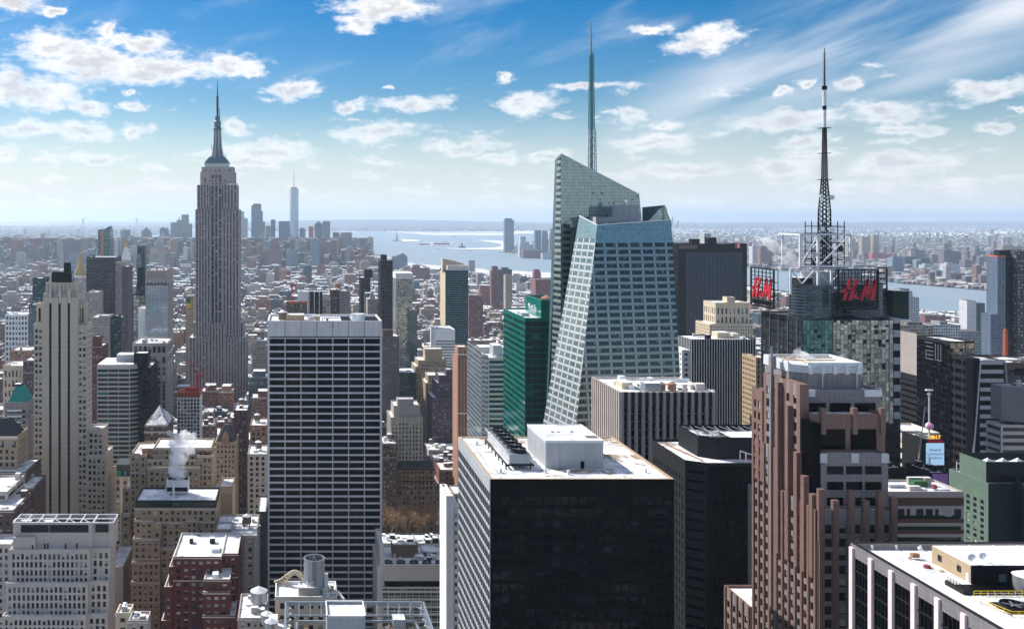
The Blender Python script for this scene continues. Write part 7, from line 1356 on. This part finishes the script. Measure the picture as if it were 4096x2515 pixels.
for i, (x0, x1, py, Yf, c, lab) in enumerate([(2160+1540, 3742, 1086, 4100, RD, 'brown brick apartment slab, leftmost of three by the river on the right'), (3742, 3790, 1088, 4080, RD, 'brown brick apartment slab, middle of three by the river on the right'), (3790, 3860, 1092, 4060, RD, 'brown brick apartment slab, right one of three by the river on the right'),
        (3570, 3615, 1030, 4300, BL, 'white-framed blue residential tower with angled top across the river'), (3786, 3840, 1056, 3980, WH, 'white apartment slab right of the brown river slabs'), (3696, 3746, 1060, 4600, WH, 'white block behind the brown river slabs'), (3775, 3845, 1005, 4800, PU, 'stepped purple-brown complex across the river'),
        (3642, 3700, 1000, 5200, PU, 'wide grey-brown slab across the river'), (3488, 3584, 1016, 5600, (.5, .09, .09), 'long bright red building across the river'), (3448, 3472, 948, 6000, TN, 'tan apartment tower, left of three on the far bank'), (3473, 3494, 944, 6050, TN, 'tan apartment tower, middle of three on the far bank'), (3494, 3516, 941, 6000, TN, 'tan apartment tower, right of three on the far bank'),
        (3618, 3722, 1032, 4700, DK, 'long dark warehouse across the river'), (3392, 3420, 962, 6200, TN, 'pair of tan blocks left of the far bank tan towers'), (3042, 3090, 990, 4900, RD, 'red and white apartment tower behind the steam plume'), (3010, 3040, 985, 5000, WH, 'white tower left of the steam plume'),
        (3860, 3900, 1042, 4700, PU, 'small purple block near the right apartment tower'), (3900, 3945, 1005, 5400, PU, 'grey-purple slab across the river near the right edge'), (4010, 4090, 985, 5500, TN, 'pale block at the right end of the far bank')]):
    far('riverside_apartment', lab, Yf, [(x0, x1, py), (x0+6, x0+(x1-x0)*.5, py-6, 4)], c, (.45, .5, .15))
for (x0, x1, py, Yf, c, pr, lab, steps) in [(3592, 3650, 1165, 1500, WH, (.8, .7, .8), 'white gridded apartment block with a dark glass core right of the sign-topped tower', [(3606, 3644, 1155, 4), (3650, 3680, 1190, 2)]), (3868, 3905, 1202, 1500, WH, (.25, .4, .2), 'white slab with punched windows left of the right apartment tower', []), (3905, 3940, 1212, 1510, DK, (.5, .5, .3), 'dark slab joined to the white punched slab', []),
        (3602, 3732, 1302, 1200, TN, (.7, .6, .1), 'broad cream loft building with regular windows', [(3640, 3700, 1290, 5)]), (3732, 3842, 1300, 1250, WH, (.7, .6, .3), 'broad white loft building beside the cream loft', [(3770, 3800, 1288, 5)]), (3700, 3780, 1262, 1700, RD, (.4, .5, .1), 'red building with snowy roof near the right riverbank', []), (3842, 3920, 1325, 1300, GY_, (.6, .5, .2), 'grey low loft at the foot of the right apartment tower', [])]:
    far('west_side_building', lab, Yf, [(x0, x1, py)]+steps, c, pr)

# suspension bridge
Y = 21000; t = thing('suspension_bridge', 'far suspension bridge with two towers on the horizon at the left', 'bridge', (PX(440, Y), Y, 0)); xa, xb = PX(333, Y), PX(547, Y); zt, zd = PZ(873, Y), PZ(902, Y)
for x in (xa, xb):
    o = MB()
    for dy in (-20, 20): o.box(x-18, x+18, Y+dy-8, Y+dy+8, 0, zt)
    o.box(x-18, x+18, Y-28, Y+28, zt-24, zt).box(x-18, x+18, Y-28, Y+28, zd, zd+14); part('tower', o, M['mech'], t)
part('deck', MB().box(PX(250, Y), PX(640, Y), Y-14, Y+14, zd-12, zd), M['mech'], t); o = MB()
for (p0, z0, p1, z1, sag) in ((xa, zt, xb, zt, 140), (PX(262, Y), zd, xa, zt, 18), (xb, zt, PX(628, Y), zd, 18)):
    pts = [(p0+(p1-p0)*f, z0+(z1-z0)*f-sag*4*f*(1-f)) for f in np.linspace(0, 1, 15)]
    for (a, c), (d, e) in zip(pts, pts[1:]): o.beam((a, Y, c), (d, Y, e), 7)
part('cable', o, M['mech'], t)
# statue
Y = 10300; x = PX(1587, Y); t = thing('statue', 'small green statue with raised arm on a pedestal on its island', 'statue', (x, Y, 0)); part('pedestal', MB().prism([(x+55*math.cos(a*math.pi/5), Y+55*math.sin(a*math.pi/5)) for a in range(10)], 0, 14).hip(x-16, x+16, Y-16, Y+16, 14, 46, .35), M['greystone'], t)
part('figure', MB().lathe(x, Y, [(10, 46), (8.5, 60), (7, 72), (6, 78), (3, 81), (3.4, 84), (3, 88), (.1, 90)], 10).tube((x-4, Y, 76), (x-8, Y, 92), 1.8, 6).tube((x-8, Y, 92), (x-8, Y, 97), 2.6, 6, .3), M['copper'], t)
b = gridbld('banner_building', 'tan building carrying a tall green and yellow banner left of the art deco skyscraper', 742, 775, 1182, 1420, 26, 'tan', S(3, 3.5, 1.4, 1.7), clut=2, px=7); b.part('banner', MB().box(PX(746, 1419), PX(762, 1419), 1418.5, 1419.4, PZ(1213, 1419), PZ(1190, 1419)), 'greenmach', 'green upper half of the banner'); b.part('banner', MB().box(PX(746, 1419), PX(762, 1419), 1418.5, 1419.4, PZ(1232, 1419), PZ(1213, 1419)), 'yellow', 'yellow lower half of the banner')
far('island_hall', 'long low red-roofed building on the flat island in the harbour', 8900, [(1680, 1720, 975), (1735, 1800, 972)], RD, (.4, .4, .1), cat='building'); far('terminal_hall', 'brick terminal with towers on the far park shore', 8000, [(1836, 1862, 985), (1845, 1852, 972, 4)], RD, (.4, .5, .1))
# boats
g = random.Random(5)
for i, (px, py, w, lab) in enumerate([(1660, 1020, 9, 'small boat on the river just above the curved top tower'), (1920, 1020, 10, 'ferry leaving a wake right of the curved top tower'), (1815, 948, 14, 'long cargo ship near the far shore'), (1425, 950, 16, 'barge near the river mouth left of the statue'), (1880, 1003, 12, 'white ferry by the park shore'), (1520, 990, 6, 'tiny boat below the statue island'), (1495, 981, 6, 'tiny boat right of the downtown towers')]):
    Y = GY(py); k = Y/F*w; x = PX(px, Y); t = thing('boat', lab, 'boat', (x, Y, -2.5)); part('hull', MB().prism([(x-k*.5, Y-k*.12), (x+k*.4, Y-k*.12), (x+k*.55, Y), (x+k*.4, Y+k*.12), (x-k*.5, Y+k*.12)], -2.5, -2.5+k*.09), M['dark'], t); part('cabin', MB().box(x-k*.3, x+k*.2, Y-k*.08, Y+k*.08, -2.5+k*.09, -2.5+k*.2), M['white'], t)
    if i in (1, 0): o = part('wake', MB().polys([[(x-k*.5, Y-3, -2.4), (x-k*.5, Y+3, -2.4), (x-k*14, Y+22, -2.4), (x-k*14, Y-2, -2.4)]]), M['snowpure']); o['kind'] = 'structure'

# ================================================================== the rest of the city
rng = np.random.default_rng(11)
PAL = [((.16, .09, .075), 'brown brick', 4), ((.24, .10, .075), 'red brick', 4), ((.30, .24, .18), 'tan brick', 4), ((.38, .34, .28), 'buff stone', 2.5), ((.27, .26, .26), 'grey stone', 3), ((.52, .51, .49), 'white painted', 1.6), ((.10, .12, .15), 'dark glass', 1.2), ((.13, .09, .10), 'plum brick', 1.5), ((.20, .30, .34), 'teal glass', .5), ((.36, .19, .10), 'orange brick', 1)]
pw_ = np.array([p[2] for p in PAL]); pw_ = pw_/pw_.sum()
SH = [(x, y) for x, y in man]
def shore_x(y):  # western shore
    P = [(2300, -3000), (2300, 1500)]+SH
    for (a, b), (c, d) in zip(P, P[1:]):
        if min(b, d) <= y <= max(b, d) and b != d: return a+(c-a)*(y-b)/(d-b)
    return 500
HB = np.array([(x0, x1, y0, y1, z1) for (x0, x1, y0, y1, z1, z0) in BOXES])
LOTS = []
for k in range(-30, 86):
    yb0, yb1 = 80*k-34, 80*k+34
    for A_, B_ in zip(AV, AV[1:]+[1960]):
        x0b, x1b = A_+11, B_-11
        for r_ in range(2):
            y0, y1 = (yb0, yb0+32) if r_ == 0 else (yb0+35, yb1); x = x0b
            while x < x1b-6:
                Yc = (y0+y1)/2; tall = rng.random()
                w = rng.uniform(9, 26) if Yc > 1400 else rng.uniform(13, 34)
                if tall < .13: w = rng.uniform(22, 45)
                w = min(w, x1b-x)
                if x1b-x-w < 6: w = x1b-x
                xa, xb = x, x+w; x += w
                if xb > shore_x(Yc)-30 or Yc > 6700 or xa < -1.15*Yc*.40-500 and Yc > 3000: continue
                if Yc < 620 and -1.2*.311*Yc-60 < xa and xb < .80*Yc+80 and Yc > 60: hmax = max(10, H-(1700/F)*Yc-14)
                else: hmax = 400
                h = rng.gamma(5, 5.0) if Yc < 1300 else (rng.gamma(5, 2.7) if Yc < 4600 else rng.gamma(5, 13))
                if tall < .13: h = h*1.9+8
                if Yc < 0: h = rng.uniform(25, 95)
                h = max(9, min(h, 110 if Yc < 4600 else 150, hmax))
                pc = CX+(xa+xb)/2*F/max(Yc, 60)
                if Yc > 60: h = min(h, H-(np.interp(pc, [0, 1380, 1440, 1520, 1650, 1840, 2060, 3000, 3600, 3940, 4096], [1012, 1012, 1016, 1030, 1068, 1085, 1100, 1162, 1250, 1275, 1295])-CY)/F*Yc if Yc < 4600 or pc > 1480 else H-(950-CY)/F*Yc)
                if Yc > 0 and Yc < 60: continue
                if 135 < xa < 200 and 790 < Yc < 1030: h = min(h, 15)
                if h < 8: h = 8
                if 590 < y1 and y0 < 770 and -150 < xb and xa < 122: continue            # the park and its neighbours
                if len(HB) and ((HB[:, 0] < xb-1) & (HB[:, 1] > xa+1) & (HB[:, 2] < y1-1) & (HB[:, 3] > y0+1)).any(): continue
                if -70 < xa < 60 and Yc < 60: continue
                c = rng.choice(len(PAL), p=pw_); LOTS.append([xa, xb, y0+rng.uniform(0, 2), y1-rng.uniform(0, 6), h, c, rng.random(), rng.random()])
LOTS = np.array(LOTS)
# what shows: paint all blocks far to near on a coarse picture and count
IW, IH = 1024, 629; buf = np.full((IH, IW), -1, np.int32)
items = [(b[2], -1, b[0], b[1], b[3], b[4], 0) for b in HB]+[(l[2], i, l[0], l[1], l[3], l[4], 0) for i, l in enumerate(LOTS) if l[2] > 60]
items.sort(key=lambda q: -q[0])
for (y0, i, xa, xb, y1, z1, z0) in items:
    if y0 < 30: continue
    sx = lambda x, y: (CX+x*F/y)/4; sy = lambda z, y: (CY+(H-z)*F/y)/4
    a = min(sx(xa, y0), sx(xa, y1)); b2 = max(sx(xb, y0), sx(xb, y1)); t0 = min(sy(z1, y0), sy(z1, y1)); t1 = sy(z0, y0)
    r0, r1, c0, c1 = int(max(0, t0)), int(min(IH, t1+1)), int(max(0, a)), int(min(IW, b2+1))
    if r0 < r1 and c0 < c1: buf[r0:r1, c0:c1] = i
cnt = np.bincount(buf[buf >= 0], minlength=len(LOTS)); cnt2 = cnt*np.where(np.array([l[2] for l in LOTS]) > 3000, .2, 1.0); order = np.argsort(-cnt2)[:300]; near_ids = set(int(i) for i in order if cnt[i] > 25)
def region(px, Y):
    if Y > 2600: return 'near the downtown towers' if px < 1500 else 'towards the river'
    if px < 370: return 'left of the limestone skyscraper' if px < 150 else 'beyond the limestone skyscraper'
    if px < 750: return 'left of the art deco skyscraper'
    if px < 1070: return 'below the art deco skyscraper' if Y > 1000 else 'before the art deco skyscraper'
    if px < 1530: return 'behind the white banded slab'
    if px < 1790: return 'behind the plum gridded tower' if Y > 1080 else 'near the bare park trees'
    if px < 2230: return 'left of the green tower'
    if px < 3050: return 'around the cream stepped tower'
    return 'right of the sign tower'
LABS = {}
stuff = MB(); DH = lambda h: 'low' if h < 22 else ('mid-rise' if h < 45 else 'tall')
wsp = {}
def clutter_boxes(mb, xa, xb, y0, y1, z, s, n, col=(.3, .28, .27)):
    g = random.Random(int(s*1e6))
    for _ in range(n):
        a, c = g.uniform(2, 5), g.uniform(2, 5); x, y = g.uniform(xa, max(xa+.1, xb-a)), g.uniform(y0, max(y0+.1, y1-c)); t_ = g.uniform(.6, 1.3)
        cbox(mb, x, min(x+a, xb), y, min(y+c, y1), z, z+g.uniform(1.5, 4.5), tuple(q*t_ for q in col), (0, 0, 0), cov=.75)
for i, (xa, xb, y0, y1, h, c, r1, r2) in enumerate(LOTS):
    col, cname, _ = PAL[int(c)]; kf = .5+.75*r1; col = tuple(q*kf for q in col); par = (.45+.2*r2, .45+.2*r1, .1) if c not in (6, 8) else (.85, .7, .7)
    if i in near_ids:
        px = CX+(xa+xb)/2*F/y0; reg = region(px, y0); g = random.Random(i); tk = g.random() < .5 and c not in (6, 8); wdt = 'narrow ' if xb-xa < 17 else ('wide ' if xb-xa > 27 else '')
        lab = '%s %s%s building with %s%s %s' % (DH(h), wdt, cname, 'snowy roof' if r2 > .4 else 'dark roof', ' and tank' if tk else '', reg)
        t = thing('city_building', lab, 'building', ((xa+xb)/2, y0, 0), 'city buildings '+reg); LABS.setdefault(lab, []).append((px, t))
        L = xa > 0; w = MB(); Z = h; b3 = Bld.__new__(Bld); b3.e = t; b3.w = MB(); b3.mats = ['f%d' % int(c)]; b3.panes = []; b3.Y = y0; b3.fins = {}; b3.roof = MB()
        if 'f%d' % int(c) not in M: M['f%d' % int(c)] = wall(cname.replace(' ', '_')+'_wall', PAL[int(c)][0])
        gw = 'g_res' if c not in (6, 8) else 'g_teal'; bayv = 2.6+1.4*r1; sp4 = S(bayv, 3.3+.6*r2, (1.2+.5*r2) if c not in (6, 8) else bayv-.3, 1.75 if c not in (6, 8) else 2.6, d=.25, mt=1.4, ml=.7, win=gw)
        b3.facade((xa, y0, 0), 'F', xb-xa, max(0, h-60), h, sp4, 0)
        if L: b3.facade((xa, y1, 0), 'L', y1-y0, max(0, h-60), h, sp4, 0)
        else: b3.facade((xb, y0, 0), 'R', y1-y0, max(0, h-60), h, sp4, 0)
        X_ = xb if L else xa; b3.w.polys([[(X_, y0 if L else y1, 0), (X_, y1 if L else y0, 0), (X_, y1 if L else y0, h), (X_, y0 if L else y1, h)], [(xb, y1, 0), (xa, y1, 0), (xa, y1, h), (xb, y1, h)]])
        b3.w.box(xa, xb, y0, y1, 0, max(0, h-60), skip='TB')
        o_ = [(xa, y0), (xb, y0), (xb, y1), (xa, y1)]; i_ = [(xa+.4, y0+.4), (xb-.4, y0+.4), (xb-.4, y1-.4), (xa+.4, y1-.4)]; zr = h-.9
        for a in range(4): b4 = (a+1) % 4; b3.w.polys([[(*o_[a], h), (*o_[b4], h), (*i_[b4], h), (*i_[a], h)], [(*i_[a], h), (*i_[b4], h), (*i_[b4], zr), (*i_[a], zr)]])
        b3.part('wall', b3.w, b3.mats); b3.part('roof', MB().polys([[(*p, zr) for p in i_]]), 'snow' if r2 > .4 else 'roof_dark'); b3.do_panes(1e9)
        wd, dp = xb-xa, y1-y0
        if c not in (6, 8) and r1 > .3: b3.part('cornice', MB().box(xa-.35, xb+.35, y0-.45, y0-.004, h-1.1, h-.35), 'bandlight' if r2 > .5 else 'brown')
        if h > 34 and r2 > .45: b3.bulk(xa+wd*.2, xb-wd*.2, y0+dp*.25, y1-dp*.2, zr, 7, 'f%d' % int(c), 'setback_storey')
        for _ in range(g.randint(1, 3)):
            a, d_ = g.uniform(3, 6), g.uniform(3, 6); x, y = g.uniform(xa+.5, xb-a-.5), g.uniform(y0+1, max(y0+1.1, y1-d_-1)); b3.bulk(x, x+a, y, min(y+d_, y1-.5), zr, g.uniform(2.5, 5))
        for _ in range(g.randint(0, 3)): a = g.uniform(1.5, 3); x, y = g.uniform(xa+.5, xb-a-.5), g.uniform(y0+1, y1-4); b3.bulk(x, x+a, y, y+a, zr, g.uniform(1, 2), g.choice(['mech', 'steel', 'dark']), 'air_handler')
        if tk: b3.tank(g.uniform(xa+3, xb-3), g.uniform(y0+3, y1-3), zr, 2.0, 3.6, 3)
    else:
        near = cnt[i] > 0 and y0 > 60; col = (col[0]*.78, col[1]*.9, col[2]*1.05)  # cooler tint: bluish shade of the distance put into the wall colour
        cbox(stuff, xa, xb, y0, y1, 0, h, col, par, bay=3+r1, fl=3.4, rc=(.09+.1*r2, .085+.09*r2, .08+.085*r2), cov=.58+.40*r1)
        if near and y0 < 4200: clutter_boxes(stuff, xa+.5, xb-.5, y0+.5, y1-.5, h, r2, 4 if y0 < 2500 else 2, col)
for lab, L_ in LABS.items():
    if len(L_) > 1:
        L_.sort(key=lambda q: q[0]); n_ = len(L_); W_ = {2: ['left', 'right'], 3: ['left', 'middle', 'right']}.get(n_, ['leftmost', 'second']+['third', 'fourth', 'fifth', 'sixth', 'seventh'][:n_-3]+['rightmost'])
        for w_, (_, t_) in zip(W_, L_): t_['label'] = w_+' '+lab
o = part('distant_city_blocks', stuff, FM()); o['kind'] = 'stuff'; o['label'] = 'mass of small snowy-roofed buildings filling the city beyond the nearer blocks'; o['category'] = 'buildings'
# far shores: scattered blocks
def scatter(name, label, n, fn, seed, hs=(6, 16), ws=(12, 46), tallp=.02):
    g = np.random.default_rng(seed); mb = MB()
    P = fn(g, n); n = len(P); w = g.uniform(*ws, n); d = g.uniform(*ws, n)*.8; hh = g.uniform(*hs, n); tl = g.random(n) < tallp; hh[tl] *= g.uniform(2, 5, tl.sum()); w[tl] = g.uniform(18, 34, tl.sum())
    x0, x1, y0, y1 = P[:, 0], P[:, 0]+w, P[:, 1], P[:, 1]+d; z = hh
    ci = g.choice(len(PAL), n, p=pw_); col = np.array([p[0] for p in PAL])[ci]*g.uniform(.5, 1.2, n)[:, None]; col = np.concatenate([col, np.ones((n, 1))], 1); par = np.tile((.5, .5, .1, 1.), (n, 1))
    s0 = np.zeros(n); st = lambda *v: np.stack([np.stack(q, -1) for q in v], 1); nu = np.round(w/4); nz = -z/3.6
    uv = np.stack([np.stack([s0, nz], -1), np.stack([nu, nz], -1), np.stack([nu, s0], -1), np.stack([s0, s0], -1)], 1)
    mb.polys(st((x0, y0, s0), (x1, y0, s0), (x1, y0, z), (x0, y0, z)), uv, 0, col=col, par=par); mb.polys(st((x0, y1, s0), (x0, y0, s0), (x0, y0, z), (x0, y1, z)), uv, 0, col=col, par=par); mb.polys(st((x1, y0, s0), (x1, y1, s0), (x1, y1, z), (x1, y0, z)), uv, 0, col=col, par=par)
    rp = par.copy(); rp[:, 0] = g.uniform(.4, .8, n); rc = col*.5; rc[:, 3] = 1; mb.polys(st((x0, y0, z), (x1, y0, z), (x1, y1, z), (x0, y1, z)), uv, 1, col=rc, par=rp)
    o = part(name, mb, FM()); o['kind'] = 'stuff'; o['label'] = label; o['category'] = 'buildings'
def inpoly(P, poly):
    x, y = P[:, 0], P[:, 1]; c = np.zeros(len(P), bool)
    for (x1, y1), (x2, y2) in zip(poly, poly[1:]+poly[:1]): c ^= ((y1 > y) != (y2 > y)) & (x < (x2-x1)*(y-y1)/(y2-y1+1e-9)+x1)
    return c
njp = gp([(4300, 1178), (3943, 1160), (3573, 1130), (3000, 1068), (2700, 1054), (2220, 1031), (2000, 1008), (2060, 985), (2160, 960), (2230, 930)])+[(9000, 27000), (30000, 27000), (20000, 3900)]
def nj(g, n):
    py = g.uniform(905, 1176, n*3)**1.0; px = g.uniform(1990, 4300, n*3); Y = H*F/(py-CY); P = np.stack([(px-CX)/F*Y, Y], 1); P = P[inpoly(P, njp)]
    return P[:n]
scatter('far_bank_town', 'countless small snowy buildings on the far bank right of the harbour', 15000, nj, 3, (6, 18), (10, 36), .03)
brp = [(-40000, 9000), (-3600, 7600)]+gp([(300, 985), (420, 962), (560, 948), (700, 925), (620, 914), (300, 908)])+[(-9000, 32000), (-40000, 36000)]
def bk(g, n):
    py = g.uniform(903, 1010, n*3); px = g.uniform(-60, 800, n*3); Y = H*F/(py-CY); P = np.stack([(px-CX)/F*Y, Y], 1); return P[inpoly(P, brp)][:n]
scatter('far_left_town', 'countless small buildings on the far shore at the left', 5000, bk, 4, (8, 22), (16, 60), .03)
def si(g, n):
    px = g.uniform(860, 2200, n); py = g.uniform(890, 925, n); Y = H*F/(py-CY); P = np.stack([(px-CX)/F*Y, Y], 1)
    return P
scatter('far_hill_town', 'small buildings scattered over the far wooded hills', 2500, si, 6, (12, 26), (30, 90), .01)
def eastside(g, n):
    py = g.uniform(985, 1060, n*2); px = g.uniform(-100, 700, n*2); Y = H*F/(py-CY); P = np.stack([(px-CX)/F*Y, Y], 1); return P[(P[:, 1] < 7200) & (P[:, 0] < -700)][:n]
scatter('east_side_blocks', 'mass of low buildings between the left inlet and the nearer blocks', 2500, eastside, 8, (14, 34), (14, 44), .04)
# ================================================================== bare trees, cars, steam, haze
M['bark'] = wall('pale_bark', (.24, .17, .11), streak=.1)
M['twig'] = wall('twigs', (.36, .235, .14), streak=.1)
def tree_meshes(seed, h):
    g = random.Random(seed); tr, br, tw = MB(), MB(), MB()
    def grow(p, d, l, r, lev):
        q = p+d*l; q2 = p+d*l*.5+np.array([g.uniform(-.06, .06), g.uniform(-.06, .06), 0])*l; tgt = tr if lev == 0 else (br if lev < 3 else tw); n = 6 if lev == 0 else (4 if lev < 3 else 3)
        if lev < 3: tgt.tube(p, q2, r, n, r*.85, cap=False).tube(q2, q, r*.85, n, r*.62, cap=False)
        else: tgt.tube(p, q, r, 3, r*.5, cap=False)
        if lev >= 5: return
        for k in range(3 if lev < 4 else 4):
            a = g.uniform(0, 6.28); s = g.uniform(.35, .62) if lev else g.uniform(.30, .5); u = np.cross(d, (math.cos(a), math.sin(a), .2)); u /= np.linalg.norm(u)+1e-9
            e = d*math.cos(s)+u*math.sin(s)+np.array((0, 0, .12)); e /= np.linalg.norm(e); grow(p+d*l*g.uniform(.65, 1.0) if k else q, e, l*g.uniform(.58, .76), max(r*.58, .085), lev+1)
    grow(np.array((0, 0, 0.)), np.array((0, 0, 1.)), h*.33, h*.016, 0)
    return tr.mesh('trunk', [M['bark']]), br.mesh('branches', [M['bark']]), tw.mesh('twigs', [M['twig']])
variants = [tree_meshes(s, 31) for s in (1, 2, 3)]; g = random.Random(12); k = 0
spots = [(64+6.2*i+g.uniform(-1.5, 1.5), y+g.uniform(-3, 3)) for y in (748, 761, 773) for i in range(9)]
for (x, y) in spots:
    t = thing('bare_tree', 'leafless brown park tree in front of the red mansard building', 'tree', (x, y, 0), 'leafless park trees'); s = g.uniform(.98, 1.22); t.scale = (s, s, s); t.rotation_euler = (0, 0, g.uniform(0, 6))
    for nm, me in zip(('trunk', 'branches', 'twigs'), variants[k % 3]):
        o = bpy.data.objects.new(nm, me); COL.objects.link(o); o.parent = t
        if nm == 'twigs': o['kind'] = 'stuff'
    k += 1
sheet('park_lawn', [(-148, 605), (119, 605), (119, 788), (-148, 788)], .05, M['land_city'])
for nm, c in (('car_white', (.75, .75, .75)), ('car_yellow', (.75, .42, .02)), ('car_black', (.02, .02, .025)), ('car_silver', (.4, .42, .44)), ('car_blue', (.05, .1, .25))): m, t, b_ = newmat(nm); b_.inputs['Base Color'].default_value = (*c, 1); b_.inputs['Roughness'].default_value = .3; M[nm] = m
def car(x, y, colr, van=False):
    lab = {'car_white': 'white', 'car_yellow': 'yellow', 'car_black': 'black', 'car_silver': 'silver', 'car_blue': 'blue'}[colr]
    t = thing('car', '%s %s in the traffic on the avenue beyond the bare trees' % (lab, 'van' if van else ('taxi' if lab == 'yellow' else 'car')), 'van' if van else 'car', (x, y, .05), 'traffic on the avenue')
    hh = 1.5 if van else .85; part('body', MB().box(x-.9, x+.9, y-2.3, y+2.3, .4, hh+(.7 if van else 0)), M[colr], t); part('cabin', MB().hip(x-.82, x+.82, y-1.5, y+1.2, hh+(.7 if van else 0), hh+(1.0 if van else .6), .2), M['g_dark'], t)
    for dx in (-.85, .85):
        for dy in (-1.4, 1.4): part('wheel', MB().tube((x+dx-.12, y+dy, .38), (x+dx+.12, y+dy, .38), .34, 10), M['black'], t)
g = random.Random(3)
for lane, x in enumerate((124.5, 127.6, 131, 134.4, 137.5)):
    y = 800+g.uniform(0, 10)
    while y < 1010: car(x, y, g.choice(['car_white', 'car_yellow', 'car_black', 'car_silver', 'car_black', 'car_yellow', 'car_blue']), g.random() < .15); y += g.uniform(8, 24)
# steam
def steam(name, label, c, pts, dens, scale, seed, stretch=(1, 1, 1)):
    """billowing vapour: overlapping puffs filled with scattering volume"""
    m = bpy.data.materials.new('steam_volume'); m.use_nodes = True; m.node_tree.nodes.clear(); t = NT(m.node_tree)
    p = t.node('ShaderNodeNewGeometry').outputs['Position']; n = t.noise(p, scale, 5, .62, .6)
    obj = t.node('ShaderNodeTexCoord').outputs['Object']
    v = t.node('ShaderNodeVolumePrincipled', None, Color=(.97, .97, .98), Density=t.m('MULTIPLY', t.ramp(n, .42, .68), dens)); v.inputs['Anisotropy'].default_value = .3
    out = t.node('ShaderNodeOutputMaterial'); t.l.new(v.outputs[0], out.inputs['Volume'])
    me = MB(); g = random.Random(seed)
    import bmesh
    bm = bmesh.new()
    for (x, y, z, r) in pts: 
        mat = Matrix.Translation((x, y, z)) @ Matrix.Diagonal((r*stretch[0], r*stretch[1], r*stretch[2], 1)); bmesh.ops.create_icosphere(bm, subdivisions=2, radius=1, matrix=mat)
    mesh = bpy.data.meshes.new(name); bm.to_mesh(mesh); bm.free(); o = bpy.data.objects.new(name, mesh); COL.objects.link(o)
    md = o.modifiers.new('remesh', 'REMESH'); md.mode = 'VOXEL'; md.voxel_size = max(.5, pts[0][3]*.16)
    tx = bpy.data.textures.new('puff', 'CLOUDS'); tx.noise_scale = pts[0][3]*.7; dm = o.modifiers.new('puff', 'DISPLACE'); dm.texture = tx; dm.strength = pts[0][3]*.9; dm.texture_coords = 'GLOBAL'; dm.mid_level = .6
    mesh.materials.append(m); o['kind'] = 'stuff'; o['label'] = label; o['category'] = 'steam'
Y = 516; P = lambda px, py, r, Y: (PX(px, Y), Y, PZ(py, Y), r*Y/F)
steam('steam_plume', 'tall white steam plume rising from the cooling tower on the tan stepped building', None, [P(x, y, r*1.3, Y) for x, y, r in ((715, 1905, 30), (712, 1870, 34), (716, 1835, 36), (722, 1800, 34), (738, 1775, 30), (755, 1795, 22), (705, 1770, 26), (765, 1760, 22), (690, 1745, 16), (740, 1740, 22), (785, 1738, 14), (675, 1730, 10))], .75, .16, 1)
Y = 575
steam('roof_steam', 'white steam drifting left from the roof of the sign-topped tower', None, [P(x, y, r, Y) for x, y, r in ((3180, 1045, 24), (3155, 1030, 32), (3125, 1010, 32), (3095, 985, 28), (3070, 965, 24), (3045, 950, 18), (3150, 1058, 22), (3020, 940, 14), (3195, 1000, 12), (3100, 1030, 16))], .75, .12, 2)
Y = 302
steam('crown_steam', 'thin wisps of steam over the silver crown of the granite tower', None, [P(x, y, r, Y) for x, y, r in ((3215, 1430, 26), (3190, 1412, 22), (3245, 1440, 24), (3195, 1395, 14), (3275, 1448, 18), (3150, 1440, 18), (3120, 1445, 14), (3340, 1440, 18), (3370, 1425, 14), (3310, 1448, 14), (3208, 1380, 8))], .8, .4, 3)
# haze: one closed box of thin even air
m = bpy.data.materials.new('haze_air'); m.use_nodes = True; m.node_tree.nodes.clear(); t = NT(m.node_tree)
v = t.node('ShaderNodeVolumePrincipled', None, Color=(.68, .83, 1.0), Density=HAZE); v.inputs['Anisotropy'].default_value = .35; out = t.node('ShaderNodeOutputMaterial'); t.l.new(v.outputs[0], out.inputs['Volume'])
hz = part('haze', MB().box(-62000, 92000, -4000, 64000, -4, 480), m); hz['kind'] = 'stuff'
